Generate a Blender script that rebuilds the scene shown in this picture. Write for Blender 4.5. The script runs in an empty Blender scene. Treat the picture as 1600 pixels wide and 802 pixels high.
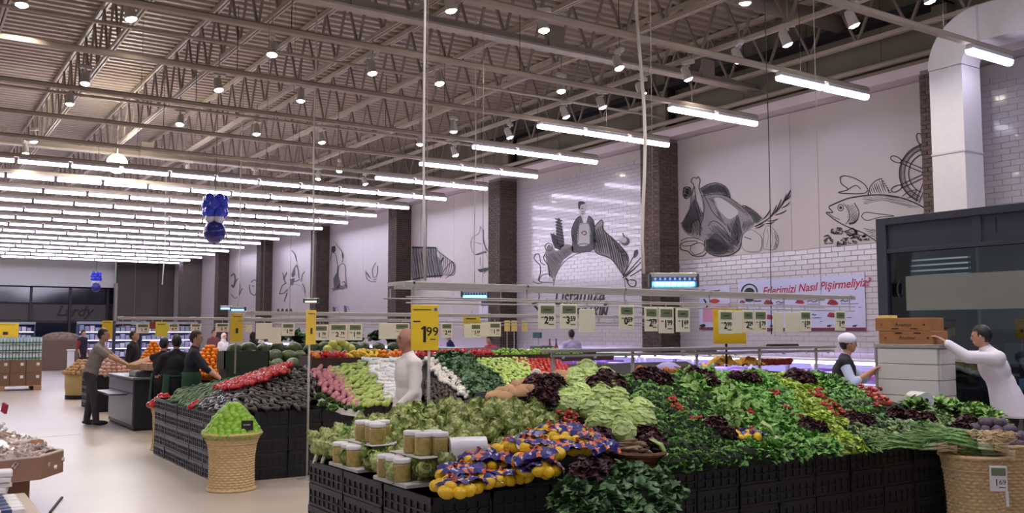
import bpy, bmesh, math, random
from mathutils import Vector, Matrix
from mathutils.geometry import tessellate_polygon
random.seed(7)
R = random.Random(11)
SC = bpy.context.scene
COL = SC.collection
PI = math.pi

# ------------------------------------------------------------------ camera
FPX = 1450.0
HEAD = math.radians(33.5)
PITCH = math.atan(116 / 1450)
CAMZ = 1.7
cam = bpy.data.cameras.new('camera')
cam.lens = FPX / 1600 * 36
cam.sensor_width = 36
cam.clip_end = 200
camo = bpy.data.objects.new('camera', cam)
COL.objects.link(camo)
FW = Vector((math.sin(HEAD) * math.cos(PITCH), math.cos(HEAD) * math.cos(PITCH), math.sin(PITCH)))
RT = Vector((math.cos(HEAD), -math.sin(HEAD), 0))
UP = RT.cross(FW)
camo.matrix_world = Matrix(((RT.x, UP.x, -FW.x, 0), (RT.y, UP.y, -FW.y, 0), (RT.z, UP.z, -FW.z, CAMZ), (0, 0, 0, 1)))
SC.camera = camo

# ------------------------------------------------------------------ world, exposure
w = bpy.data.worlds.new('world')
SC.world = w
w.use_nodes = True
w.node_tree.nodes['Background'].inputs[0].default_value = (0.86, 0.87, 0.95, 1)
w.node_tree.nodes['Background'].inputs[1].default_value = 0.20
SC.view_settings.view_transform = 'Standard'
SC.view_settings.look = 'None'
SC.view_settings.exposure = 0.45
SC.view_settings.gamma = 1
SC.view_settings.use_curve_mapping = False
SC.cycles.use_denoising = True
SC.cycles.max_bounces = 6
SC.cycles.diffuse_bounces = 3
SC.cycles.glossy_bounces = 3
SC.cycles.transmission_bounces = 4
SC.cycles.transparent_max_bounces = 10
SC.cycles.caustics_reflective = False
SC.cycles.caustics_refractive = False
SC.cycles.sample_clamp_indirect = 4.0
TUBE_W = 11.5       # radiance of the fluorescent diffusers
SPOT_W = 400.0      # watts of each ceiling spotlight

# ------------------------------------------------------------------ picture geometry helpers (surveying the place)
def ray(x, y):
    return FW + RT * ((x - 800) / FPX) + UP * ((401 - y) / FPX)
CAMP = Vector((0, 0, CAMZ))
def az(x, y, z=0.0):
    r = ray(x, y); return CAMP + r * ((z - CAMZ) / r.z)
def ax(x, y, X):
    r = ray(x, y); return CAMP + r * (X / r.x)
def ay(x, y, Y):
    r = ray(x, y); return CAMP + r * (Y / r.y)
def ad(x, y, d):
    return CAMP + ray(x, y) * d
def pj(p):
    v = Vector(p) - CAMP; d = v.dot(FW)
    return (800 + FPX * v.dot(RT) / d, 401 - FPX * v.dot(UP) / d)
def inside(pt, poly):
    x, y = pt; c = False; n = len(poly)
    for i in range(n):
        x0, y0 = poly[i]; x1, y1 = poly[i - 1]
        if (y0 > y) != (y1 > y) and x < (x1 - x0) * (y - y0) / (y1 - y0) + x0:
            c = not c
    return c

# ------------------------------------------------------------------ materials
def lin(c):
    return tuple(((v / 255) / 12.92 if v / 255 <= 0.04045 else ((v / 255 + 0.055) / 1.055) ** 2.4) for v in c) + (1,)
MATS = {}
def mat(name, col, rough=0.6, metal=0.0, var=0.0, scale=8.0, bump=0.0, bscale=None, rnd=0.0, spec=0.5, coat=0.0, emit=None, es=0.0, col2=None, hue=0.0, trans=0.0):
    if name in MATS: return MATS[name]
    m = bpy.data.materials.new(name); m.use_nodes = True; MATS[name] = m
    nt = m.node_tree; b = nt.nodes['Principled BSDF']; L = nt.links
    c = lin(col)
    b.inputs['Base Color'].default_value = c
    b.inputs['Roughness'].default_value = rough
    b.inputs['Metallic'].default_value = metal
    b.inputs['Specular IOR Level'].default_value = spec
    b.inputs['Coat Weight'].default_value = coat
    if trans: b.inputs['Transmission Weight'].default_value = trans
    if emit:
        b.inputs['Emission Color'].default_value = lin(emit); b.inputs['Emission Strength'].default_value = es
    out = None
    tc = None
    if var or col2 or bump:
        tc = nt.nodes.new('ShaderNodeTexCoord')
        nz = nt.nodes.new('ShaderNodeTexNoise'); nz.inputs['Scale'].default_value = scale; nz.inputs['Detail'].default_value = 4
        L.new(tc.outputs['Object'], nz.inputs['Vector'])
    if var or col2:
        mx = nt.nodes.new('ShaderNodeMix'); mx.data_type = 'RGBA'
        rp = nt.nodes.new('ShaderNodeMapRange'); rp.inputs[1].default_value = 0.35; rp.inputs[2].default_value = 0.65
        L.new(nz.outputs['Fac'], rp.inputs[0]); L.new(rp.outputs[0], mx.inputs[0])
        if col2:
            mx.inputs[6].default_value = c; mx.inputs[7].default_value = lin(col2)
        else:
            mx.inputs[6].default_value = tuple(min(1, v * (1 - var)) for v in c[:3]) + (1,)
            mx.inputs[7].default_value = tuple(min(1, v * (1 + var)) for v in c[:3]) + (1,)
        out = mx.outputs[2]
    if rnd or hue:
        oi = nt.nodes.new('ShaderNodeObjectInfo')
        hs = nt.nodes.new('ShaderNodeHueSaturation')
        hs.inputs['Color'].default_value = c
        if out: L.new(out, hs.inputs['Color'])
        mr = nt.nodes.new('ShaderNodeMapRange'); mr.inputs[3].default_value = 1 - rnd; mr.inputs[4].default_value = 1 + rnd
        L.new(oi.outputs['Random'], mr.inputs[0]); L.new(mr.outputs[0], hs.inputs['Value'])
        if hue:
            mh = nt.nodes.new('ShaderNodeMapRange'); mh.inputs[3].default_value = 0.5 - hue; mh.inputs[4].default_value = 0.5 + hue
            ml = nt.nodes.new('ShaderNodeMath'); ml.operation = 'FRACT'
            mm = nt.nodes.new('ShaderNodeMath'); mm.operation = 'MULTIPLY'; mm.inputs[1].default_value = 7.31
            L.new(oi.outputs['Random'], mm.inputs[0]); L.new(mm.outputs[0], ml.inputs[0]); L.new(ml.outputs[0], mh.inputs[0]); L.new(mh.outputs[0], hs.inputs['Hue'])
        out = hs.outputs[0]
    if out: L.new(out, b.inputs['Base Color'])
    if bump:
        bp = nt.nodes.new('ShaderNodeBump'); bp.inputs['Strength'].default_value = bump; bp.inputs['Distance'].default_value = 0.02
        n2 = nt.nodes.new('ShaderNodeTexNoise'); n2.inputs['Scale'].default_value = bscale or scale * 4; n2.inputs['Detail'].default_value = 3
        L.new(tc.outputs['Object'], n2.inputs['Vector'])
        L.new(n2.outputs['Fac'], bp.inputs['Height']); L.new(bp.outputs[0], b.inputs['Normal'])
    return m

def glass_mat(name, tint, refl=0.12, rough=0.02):
    m = bpy.data.materials.new(name); m.use_nodes = True; MATS[name] = m
    nt = m.node_tree; nt.nodes.clear()
    o = nt.nodes.new('ShaderNodeOutputMaterial'); mx = nt.nodes.new('ShaderNodeMixShader')
    t = nt.nodes.new('ShaderNodeBsdfTransparent'); t.inputs[0].default_value = lin(tint)
    g = nt.nodes.new('ShaderNodeBsdfGlossy'); g.inputs['Roughness'].default_value = rough
    fr = nt.nodes.new('ShaderNodeLayerWeight'); fr.inputs[0].default_value = refl
    nt.links.new(fr.outputs['Fresnel'], mx.inputs[0]); nt.links.new(t.outputs[0], mx.inputs[1]); nt.links.new(g.outputs[0], mx.inputs[2])
    nt.links.new(mx.outputs[0], o.inputs[0])
    return m

# ------------------------------------------------------------------ mesh builder
class MB:
    def __init__(s):
        s.v = []; s.f = []; s.m = []; s.mi = 0
    def add(s, vs, fs):
        o = len(s.v); s.v.extend([tuple(v) for v in vs])
        for f in fs:
            s.f.append(tuple(i + o for i in f)); s.m.append(s.mi)
        return s
    def mat(s, i): s.mi = i; return s
    def box(s, x0, x1, y0, y1, z0, z1):
        vs = [(x, y, z) for z in (z0, z1) for y in (y0, y1) for x in (x0, x1)]
        return s.add(vs, [(0, 2, 3, 1), (4, 5, 7, 6), (0, 1, 5, 4), (2, 6, 7, 3), (0, 4, 6, 2), (1, 3, 7, 5)])
    def cbox(s, x0, x1, y0, y1, z0, z1, b=0.01):
        # box with chamfered vertical and top edges
        r0 = [(x0 + b, y0), (x1 - b, y0), (x1, y0 + b), (x1, y1 - b), (x1 - b, y1), (x0 + b, y1), (x0, y1 - b), (x0, y0 + b)]
        cx, cy = (x0 + x1) / 2, (y0 + y1) / 2
        r1 = [(x + (b if x < cx else -b), y + (b if y < cy else -b)) for x, y in r0]
        vs = [(x, y, z0) for x, y in r0] + [(x, y, z1 - b) for x, y in r0] + [(x, y, z1) for x, y in r1]
        fs = [tuple(range(7, -1, -1)), tuple(range(16, 24))]
        for k in (0, 8):
            for i in range(8):
                j = (i + 1) % 8; fs.append((k + i, k + j, k + 8 + j, k + 8 + i))
        return s.add(vs, fs)
    def obox(s, c, size, rot=None):
        sx, sy, sz = size[0] / 2, size[1] / 2, size[2] / 2
        rot = rot or Matrix.Identity(3)
        vs = [Vector(c) + rot @ Vector((x, y, z)) for z in (-sz, sz) for y in (-sy, sy) for x in (-sx, sx)]
        return s.add(vs, [(0, 2, 3, 1), (4, 5, 7, 6), (0, 1, 5, 4), (2, 6, 7, 3), (0, 4, 6, 2), (1, 3, 7, 5)])
    def bar(s, p0, p1, w, h=None):
        p0 = Vector(p0); p1 = Vector(p1); d = (p1 - p0); l = d.length; d.normalize()
        up = Vector((0, 0, 1)) if abs(d.z) < 0.95 else Vector((0, 1, 0))
        x = d.cross(up).normalized(); z = x.cross(d)
        rot = Matrix((x, d, z)).transposed()
        return s.obox((p0 + p1) / 2, (w, l, h or w), rot)
    def tube(s, pts, r, n=6, cap=True):
        pts = [Vector(p) for p in pts]
        if not isinstance(r, (list, tuple)): r = [r] * len(pts)
        o = []; prev = None
        for i, p in enumerate(pts):
            d = (pts[min(i + 1, len(pts) - 1)] - pts[max(i - 1, 0)]).normalized()
            if prev is None:
                u = Vector((0, 0, 1)) if abs(d.z) < 0.9 else Vector((1, 0, 0))
                x = d.cross(u).normalized()
            else:
                x = (prev - d * prev.dot(d)).normalized()
            prev = x; y = d.cross(x)
            for k in range(n):
                a = 2 * PI * k / n
                o.append(p + x * (r[i] * math.cos(a)) + y * (r[i] * math.sin(a)))
        fs = []
        for i in range(len(pts) - 1):
            for k in range(n):
                k2 = (k + 1) % n
                fs.append((i * n + k, i * n + k2, (i + 1) * n + k2, (i + 1) * n + k))
        if cap:
            fs.append(tuple(range(n - 1, -1, -1))); b = (len(pts) - 1) * n; fs.append(tuple(b + k for k in range(n)))
        return s.add(o, fs)
    def lathe(s, prof, n=16, c=(0, 0, 0), rot=None, cap=True, wob=None):
        vs = []; c = Vector(c)
        for r, z in prof:
            for k in range(n):
                a = 2 * PI * k / n
                rr = r * (wob(a, z) if wob else 1)
                p = Vector((rr * math.cos(a), rr * math.sin(a), z))
                vs.append(c + (rot @ p if rot else p))
        fs = []
        for i in range(len(prof) - 1):
            for k in range(n):
                k2 = (k + 1) % n
                fs.append((i * n + k, i * n + k2, (i + 1) * n + k2, (i + 1) * n + k))
        if cap:
            fs.append(tuple(range(n - 1, -1, -1))); b = (len(prof) - 1) * n; fs.append(tuple(b + k for k in range(n)))
        return s.add(vs, fs)
    def ell(s, c, r, nu=10, nv=6, rot=None, fn=None):
        if not isinstance(r, (list, tuple)): r = (r, r, r)
        prof = []
        vs = []; c = Vector(c)
        for i in range(nv + 1):
            t = PI * i / nv
            m = 1 if i in (0, nv) else nu
            for k in range(m):
                a = 2 * PI * k / nu
                p = Vector((math.sin(t) * math.cos(a), math.sin(t) * math.sin(a), -math.cos(t)))
                if fn: p = p * fn(p)
                p = Vector((p.x * r[0], p.y * r[1], p.z * r[2]))
                vs.append(c + (rot @ p if rot else p))
        fs = []
        for k in range(nu): fs.append((0, 1 + (k + 1) % nu, 1 + k))
        for i in range(nv - 2):
            a = 1 + i * nu; b = a + nu
            for k in range(nu): fs.append((a + k, a + (k + 1) % nu, b + (k + 1) % nu, b + k))
        a = 1 + (nv - 2) * nu; t = len(vs) - 1
        for k in range(nu): fs.append((a + k, a + (k + 1) % nu, t))
        return s.add(vs, fs)
    def caps(s, p0, p1, r0, r1, n=10):
        # capsule with two radii
        p0 = Vector(p0); p1 = Vector(p1)
        d = p1 - p0
        if d.length > 1e-5:
            s.tube([p0, p1], [r0, r1], n)
        s.ell(p0, r0, n, 6); s.ell(p1, r1, n, 6)
        return s
    def leaf(s, base, d, nrm, L, W, bend=0.3, fold=0.15, seg=3, ruffle=0.0, tip=0.1, rr=None):
        base = Vector(base); d = Vector(d).normalized(); nrm = Vector(nrm)
        nrm = (nrm - d * nrm.dot(d)).normalized(); sd = d.cross(nrm)
        vs = []
        for i in range(seg + 1):
            t = i / seg
            wv = W * (math.sin(PI * min(1, t * 0.9 + 0.08)) ** 0.8) if t < 1 else W * tip
            if t == 0: wv = W * 0.15
            ctr = base + d * (L * t * (1 - bend * t * 0.3)) - nrm * (bend * L * t * t)
            q = ruffle * (rr.uniform(-1, 1) if rr else 0)
            q2 = ruffle * (rr.uniform(-1, 1) if rr else 0)
            vs += [ctr - sd * wv + nrm * (fold * wv + q * W), ctr, ctr + sd * wv + nrm * (fold * wv + q2 * W)]
        fs = []
        for i in range(seg):
            a = i * 3
            fs += [(a, a + 1, a + 4, a + 3), (a + 1, a + 2, a + 5, a + 4)]
        return s.add(vs, fs)
    def poly(s, pts):
        tr = tessellate_polygon([[Vector(p) for p in pts]])
        return s.add(pts, [tuple(t) for t in tr])
    def mesh(s, name, mats, smooth=False):
        me = bpy.data.meshes.new(name)
        me.from_pydata(s.v, [], s.f)
        if not isinstance(mats, (list, tuple)): mats = [mats]
        for m in mats: me.materials.append(m)
        me.polygons.foreach_set('material_index', s.m)
        if smooth: me.polygons.foreach_set('use_smooth', [True] * len(s.f))
        me.update()
        return me
    def build(s, name, mats, parent=None, smooth=False, **kw):
        return obj(name, s.mesh(name, mats, smooth), parent, **kw)

def obj(name, me, parent=None, label=None, cat=None, group=None, kind=None, loc=None, rot=None):
    o = bpy.data.objects.new(name, me); COL.objects.link(o)
    if parent: o.parent = parent
    if loc is not None: o.location = loc
    if rot is not None:
        if isinstance(rot, Matrix): o.rotation_euler = rot.to_euler()
        elif isinstance(rot, (int, float)): o.rotation_euler = (0, 0, rot)
        else: o.rotation_euler = rot
    tag(o, label, cat, group, kind)
    return o
def tag(o, label=None, cat=None, group=None, kind=None):
    if label: o['label'] = label
    if cat: o['category'] = cat
    if group: o['group'] = group
    if kind: o['kind'] = kind
    return o
def thing(name, label, cat, loc=(0, 0, 0), rot=None, group=None):
    return obj(name, None, None, label, cat, group, None, loc, rot)
def copy_tree(o, parent=None, loc=None, rot=None, label=None, group=None):
    c = o.copy(); COL.objects.link(c)
    if parent: c.parent = parent
    if loc is not None: c.location = loc
    if rot is not None: c.rotation_euler = rot.to_euler() if isinstance(rot, Matrix) else ((0, 0, rot) if isinstance(rot, (int, float)) else rot)
    if label: c['label'] = label
    if group: c['group'] = group
    for ch in list(o.children): copy_tree(ch, c)
    return c
def frame(nrm, up=(0, 0, 1)):
    z = Vector(nrm).normalized(); up = Vector(up)
    x = up.cross(z).normalized(); y = z.cross(x)
    return Matrix((x, y, z)).transposed()
TMP = bpy.data.scenes.new('bake_scene')
def bake(o):
    TMP.collection.objects.link(o)
    with bpy.context.temp_override(scene=TMP, view_layer=TMP.view_layers[0]):
        dg = bpy.context.evaluated_depsgraph_get()
        dg.update()
        me = bpy.data.meshes.new_from_object(o.evaluated_get(dg))
    bpy.data.objects.remove(o)
    return me
def text_mesh(txt, size=1.0, shear=0.0, extr=0.0, bold=0.0, align='CENTER'):
    cu = bpy.data.curves.new('lettering', 'FONT'); cu.body = txt; cu.size = size; cu.shear = shear; cu.extrude = extr; cu.offset = bold
    cu.align_x = align; cu.align_y = 'CENTER'; cu.resolution_u = 3
    me = bake(bpy.data.objects.new('lettering', cu)); bpy.data.curves.remove(cu)
    return me
TXT = {}
def lettering(txt, size, m, loc, rot, parent=None, shear=0.0, bold=0.0, name='lettering', align='CENTER'):
    k = (txt, round(size, 4), m.name, shear, bold, align)
    if k not in TXT:
        me = text_mesh(txt, size, shear, 0.0005, bold, align); me.materials.clear(); me.materials.append(m); TXT[k] = me
    return obj(name, TXT[k], parent, loc=loc, rot=rot)
def rotz(a): return Matrix.Rotation(a, 3, 'Z')
def euler(x, y, z): 
    from mathutils import Euler
    return Euler((x, y, z)).to_matrix()
# ================================================================== the setting
WX = 15.6            # the mural wall
M_floor = mat('floor_tile', (186, 175, 164), rough=0.34, var=0.05, scale=0.6, spec=0.5)
M_white = mat('white_paint', (196, 187, 186), rough=0.55, var=0.02, scale=1.5)
M_panel = mat('mural_board', (192, 181, 179), rough=0.35, var=0.02, scale=0.8)
M_tile = mat('glazed_tile', (202, 195, 202), rough=0.16, rnd=0.025, coat=0.3)
M_grout = mat('grout', (160, 153, 160), rough=0.8)
M_dark = mat('upper_concrete', (122, 113, 99), rough=0.85, var=0.12, scale=0.7)
M_deck = mat('roof_deck', (166, 150, 134), rough=0.5, var=0.08, scale=0.5)
M_steel = mat('painted_steel', (178, 164, 148), rough=0.5, var=0.06, scale=2)
M_steel2 = mat('grey_steel', (142, 130, 118), rough=0.5, var=0.06, scale=2)
M_black = mat('black_plastic', (27, 28, 31), rough=0.42, rnd=0.12)
M_blackm = mat('black_matt', (22, 22, 24), rough=0.7)
M_brick = mat('dark_brick', (88, 71, 65), rough=0.8, var=0.25, scale=9, rnd=0.22, bump=0.3)
M_mortar = mat('mortar', (128, 118, 110), rough=0.9)
M_chrome = mat('brushed_metal', (176, 174, 170), rough=0.32, metal=0.85)
M_alum = mat('pale_aluminium', (188, 184, 180), rough=0.4, metal=0.4)
M_char = mat('charcoal_frame', (50, 52, 66), rough=0.45)

fl = MB().box(-24, 22, -14, 75, -0.1, 0).build('floor', M_floor, kind='structure')
# corrugated roof deck
mb = MB(); ys = []; y = -14.0
while y < 75:
    ys += [(y, 0), (y + 0.12, 0), (y + 0.16, 0.055), (y + 0.26, 0.055)]; y += 0.30
for (yy, dz) in ys: mb.v += [(-24, yy, 8.42 + dz), (16.2, yy, 8.42 + dz)]
for i in range(len(ys) - 1):
    mb.f.append((2 * i, 2 * i + 1, 2 * i + 3, 2 * i + 2)); mb.m.append(0)
mb.build('ceiling', M_deck, kind='structure')

# mural wall: core, then boards and tiles as pieces
wall = MB().box(WX, WX + 0.35, -14, 75, 0, 6.3).build('wall_right', M_white, kind='structure')
up = MB().box(WX + 0.1, WX + 0.4, -14, 75, 6.3, 8.7).build('wall_upper_right', M_dark, kind='structure')
for i in range(40):
    yb = 2 + i * 1.75
    MB().box(WX + 0.085, WX + 0.1, yb, yb + 1.72, 6.32, 8.45).build('panel', M_dark, up)
t1 = MB().box(WX - 0.42, WX + 0.1, -14, 75, 6.31, 6.5).build('trim_1', mat('cornice', (216, 200, 206), rough=0.5), kind='structure')
t2 = MB().box(WX - 0.3, WX + 0.1, -14, 75, 6.5, 6.6).build('trim_2', M_steel2, kind='structure')
YC = [1.9, 8.85, 16.3, 23.3, 30.25, 37.95, 45.3, 52.6, 59.4]     # near edge of each pillar
CW, CD = 0.68, 0.6
def board(y0, y1, z0, z1):
    n = max(1, round((y1 - y0) / 3.2)); st = (y1 - y0) / n
    for i in range(n):
        MB().box(WX - 0.008, WX, y0 + i * st + 0.006, y0 + (i + 1) * st - 0.006, z0, z1).build('panel', M_panel, wall)
TILE = None
def tiles(y0, y1, z0, z1, single, tw=0.30, th=0.105, g=0.007):
    global TILE
    if TILE is None:
        m = MB(); b = 0.006
        m.add([(0, -tw / 2 + g / 2, -th / 2 + g / 2), (0, tw / 2 - g / 2, -th / 2 + g / 2), (0, tw / 2 - g / 2, th / 2 - g / 2), (0, -tw / 2 + g / 2, th / 2 - g / 2),
               (-0.009, -tw / 2 + g / 2 + b, -th / 2 + g / 2 + b), (-0.009, tw / 2 - g / 2 - b, -th / 2 + g / 2 + b), (-0.009, tw / 2 - g / 2 - b, th / 2 - g / 2 - b), (-0.009, -tw / 2 + g / 2 + b, th / 2 - g / 2 - b)],
              [(4, 7, 6, 5), (0, 4, 5, 1), (1, 5, 6, 2), (2, 6, 7, 3), (3, 7, 4, 0)])
        TILE = m.mesh('tile', M_tile)
    rest = MB(); cnt = 0
    MB().box(WX - 0.003, WX, y0, y1, z0, z1).build('grout_bed', M_grout, wall)
    nz = int((z1 - z0) / th)
    for k in range(nz):
        zc = z1 - (k + 0.5) * th
        off = (k % 2) * tw / 2
        yy = y0 + tw / 2 - off
        while yy < y1 + tw / 2 - 0.01:
            a = max(y0, yy - tw / 2); b_ = min(y1, yy + tw / 2)
            if b_ - a > tw - 0.01 and cnt < single and zc > 1.3:
                o = obj('tile', TILE, wall, loc=(WX - 0.003 - R.uniform(0, 0.0015), yy, zc), rot=(0, 0, R.uniform(-0.004, 0.004))); cnt += 1
            elif b_ - a > 0.03:
                t = R.uniform(-0.0015, 0.0015)
                rest.box(WX - 0.0115, WX - 0.003, a + g / 2, b_ - g / 2, zc - th / 2 + g / 2, zc + th / 2 - g / 2)
            yy += tw
    if rest.f: rest.build('tile_field', M_tile, wall, kind='stuff')
tiles(YC[1] + CW, YC[2], 0.9, 3.375, 300)
board(YC[1] + CW, YC[2], 3.385, 6.3)
tiles(YC[2] + CW, YC[3], 0.9, 6.05, 0)
board(YC[2] + CW, YC[3], 6.06, 6.3)
tiles(YC[0] + CW, YC[1], 0.9, 6.05, 0)
for i in range(3, 8): board(YC[i] + CW, YC[i + 1], 0.0, 6.3)

# brick pillars
BL, BH = 0.226, 0.076
brick_mesh = None
def pillar(y, where, single):
    p = thing('brick_pillar', where, 'pillar', (WX, y, 0))
    MB().box(-CD + 0.012, 0, 0.012, CW - 0.012, 0, 6.31).build('core', M_mortar, p)
    global brick_mesh
    if brick_mesh is None: brick_mesh = {}
    rest = MB(); cnt = 0
    nrow = int(6.3 / BH)
    for k in reversed(range(nrow)):
        z0 = k * BH + 0.004; z1 = (k + 1) * BH - 0.004
        def put(a, b_, face):
            nonlocal cnt
            if b_ - a < 0.02: return
            pr = R.uniform(0, 0.008)
            if face == 0: bx_ = (-CD - pr, -CD + 0.03, a + 0.004, b_ - 0.004)
            else: bx_ = (a + 0.004, b_ - 0.004, -pr, 0.03)
            if cnt < single and z0 > 1.5:
                cnt += 1
                key = (face, round(b_ - a, 3))
                if key not in brick_mesh:
                    m = MB()
                    if face == 0: m.cbox(-0.038, 0, 0.004, b_ - a - 0.004, 0, z1 - z0, 0.004)
                    else: m.cbox(0.004, b_ - a - 0.004, -0.008, 0.03, 0, z1 - z0, 0.004)
                    brick_mesh[key] = m.mesh('brick', M_brick)
                obj('brick', brick_mesh[key], p, loc=((-CD + 0.03 - pr + 0.004, a, z0) if face == 0 else (a, 0.004 - pr, z0)))
            else: rest.box(*bx_, z0, z1)
        off = BL / 2 if k % 2 else 0
        a = 0.0 - off
        while a < CW - 0.01:
            put(max(0, a), min(CW, a + BL), 0); a += BL
        a = -CD - (BL / 2 - off)
        while a < -0.01:
            put(max(-CD + 0.03, a), min(0, a + BL), 1); a += BL
    rest.build('brickwork', mat('dark_brick_field', (88, 71, 65), rough=0.8, col2=(64, 52, 48), scale=5, bump=0.3), p, kind='stuff')
names = ['dark brick pillar at the far right in front of the glass booth', 'dark brick pillar between the ship wheel mural and the white duct',
         'dark brick pillar behind the blue insect lamp, left of the turkey mural', 'dark brick pillar left of the chef mural with the round plate',
         'wide dark brick pillar left of the black striped rib mural', 'dark brick pillar fifth along the mural wall', 'dark brick pillar sixth along the mural wall',
         'small far brick pillar next to the last mural', 'farthest brick pillar at the end of the mural wall']
for i, yy in enumerate(YC[1:8], 1): pillar(yy, names[i], 300 if i in (1, 2, 3) else 0)

# end of the hall
YB = 66.0
bw = MB().box(-24, 11.9, YB, YB + 0.3, 4.55, 8.7).build('wall_back', mat('back_white', (232, 232, 230), rough=0.6), kind='structure')
for i in range(12): MB().box(-24 + i * 3 + 0.01, -21 + i * 3 - 0.01, YB - 0.02, YB, 4.57, 8.4).build('panel', MATS['back_white'], bw)
bs = MB().box(-24, 12.4, YB + 1.2, YB + 1.5, 0, 4.6).build('wall_shopfront', mat('shop_dark', (58, 54, 53), rough=0.6, var=0.2, scale=0.4), kind='structure')
mshop = mat('shop_panel', (86, 80, 77), rough=0.55, var=0.1)
for i in range(6): MB().box(-2 + i * 2.3, 0.25 + i * 2.3, YB + 1.12, YB + 1.2, 2.35, 3.4).build('panel', mshop, bs)
for i in range(7): MB().box(-2.1 + i * 2.3, -1.95 + i * 2.3, YB + 0.9, YB + 1.2, 0, 4.6).build('post', mat('shop_post', (44, 42, 46), rough=0.5), bs)
for i in range(7): MB().box(-2.0 + i * 2.3, 0.2 + i * 2.3, YB + 1.1, YB + 1.2, 0.1, 2.2).build('pane', mat('shop_glass', (30, 34, 46), rough=0.08), bs)
for i in range(7): MB().box(-2.0 + i * 2.3, 0.2 + i * 2.3, YB + 1.0, YB + 1.06, 3.5, 4.5).build('pane', MATS['shop_glass'], bs)
lettering('Lardy', 0.95, mat('sign_black', (14, 13, 14), rough=0.5), (9.75, YB + 1.1, 2.95), frame((0, -1, 0)), bs, shear=0.35, bold=0.02)
m_bp = mat('brown_cladding', (92, 82, 76), rough=0.7, var=0.1, scale=0.6)
dw = MB().box(11.95, WX + 0.35, YB - 1.0, YB - 0.7, 0, 8.7).build('wall_back_right', m_bp, kind='structure')
for (a, b_) in ((12.0, 14.5), (14.55, 15.5)): MB().box(a, b_, YB - 1.05, YB - 1.0, 0, 8.2).build('panel', m_bp, dw)
MB().box(11.85, 12.0, YB - 1.1, YB - 0.6, 0, 4.8).build('trim_3', M_steel, kind='structure')
MB().box(WX - 1.15, WX, 58.2, 59.2, 0, 6.3).build('wall_pier', m_bp, kind='structure')
# ================================================================== roof steelwork
def truss(x, desc):
    t = thing('roof_truss', desc, 'truss', (x, 0, 0))
    MB().box(-0.06, -0.012, -10, 65, 8.30, 8.40).box(0.012, 0.06, -10, 65, 8.30, 8.40).build('top_chord', M_steel, t)
    MB().box(-0.05, -0.012, -10, 65, 7.17, 7.25).box(0.012, 0.05, -10, 65, 7.17, 7.25).build('bottom_chord', M_steel, t)
    far = MB(); p = 0.55
    y = -10.0; k = 0
    while y < 64.5:
        a = (0, y, 7.21 if k % 2 == 0 else 8.34); b = (0, y + p, 8.34 if k % 2 == 0 else 7.21)
        if 9 < y < 31:
            key = k % 2
            if key not in WEB:
                WEB[key] = MB().bar((0, 0, 7.21 if key == 0 else 8.34), (0, p, 8.34 if key == 0 else 7.21), 0.045).mesh('web_bar', M_steel2)
            obj('web_bar', WEB[key], t, loc=(0, y, 0))
        else: far.bar(a, b, 0.045)
        y += p; k += 1
    far.build('web_field', M_steel2, t, kind='stuff')
WEB = {}
ords = ['first', 'second', 'third', 'fourth', 'fifth', 'sixth', 'seventh', 'eighth', 'ninth', 'tenth', 'eleventh']
for k in range(-4, 7):
    truss(3.3 + 1.98 * k, 'pale lattice roof truss running down the hall, %s counted from the left' % ords[k + 4])
def girder(y, lab, x1=15.7):
    g = thing('roof_girder', lab, 'girder', (0, y, 0))
    MB().box(-24, x1, -0.12, 0.12, 6.98, 7.02).build('bottom_flange', M_steel, g)
    MB().box(-24, x1, -0.012, 0.012, 7.02, 7.16).build('web_plate', M_steel2, g)
    for xx in range(-10, 15, 4):
        MB().box(xx, xx + 0.35, -0.07, -0.02, 7.03, 7.45).build('gusset', M_steel2, g)
girder(13.9, 'wide pale steel girder crossing under the trusses, nearest the camera')
girder(29.6, 'pale steel girder crossing under the trusses over the middle of the hall')
girder(45.3, 'pale steel girder crossing under the trusses far down the hall')
m = MB().tube([(-24, 11.4, 7.75), (15.6, 11.4, 7.75)], 0.17, 12)
m.build('ventilation_pipe', M_steel2, label='thick round grey pipe crossing between the roof trusses', cat='pipe', smooth=True)
for (y, z, r, lb) in ((16.6, 6.9, 0.03, 'thin steel pipe crossing under the trusses beyond the wide girder'), (21.9, 6.85, 0.035, 'thin steel pipe crossing over the brick pillar tops'), (34.0, 6.9, 0.035, 'thin steel pipe crossing high above the tube lights')):
    MB().tube([(-24, y, z), (15.6, y, z)], r, 6).build('sprinkler_pipe', M_steel, label=lb, cat='pipe')
m = MB().tube([(WX - 0.25, -5, 6.72), (WX - 0.25, 64, 6.72)], 0.06, 8).build('wall_pipe', M_steel, label='long pale pipe running above the white cornice', cat='pipe', smooth=True)
tr = thing('cable_tray', 'black cable tray fixed high on the upper wall', 'tray', (WX - 0.15, 0, 7.6))
MB().box(-0.12, 0.2, 9.2, 24.5, -0.04, 0.0).build('tray_floor', M_blackm, tr)
MB().box(-0.14, -0.12, 9.2, 24.5, -0.04, 0.09).build('tray_side', M_blackm, tr)
for yy in (16.4, 23.4): MB().box(0.05, 0.2, yy, yy + 0.25, -1.0, -0.05).build('drop', M_blackm, tr)
for i, yy in enumerate((16.5, 9.2, 23.5)):
    MB().box(WX - 0.2, WX + 0.1, yy, yy + 0.3, 6.6, 8.4).build('trim_%d' % (5 + i), M_dark, kind='structure')

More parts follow.
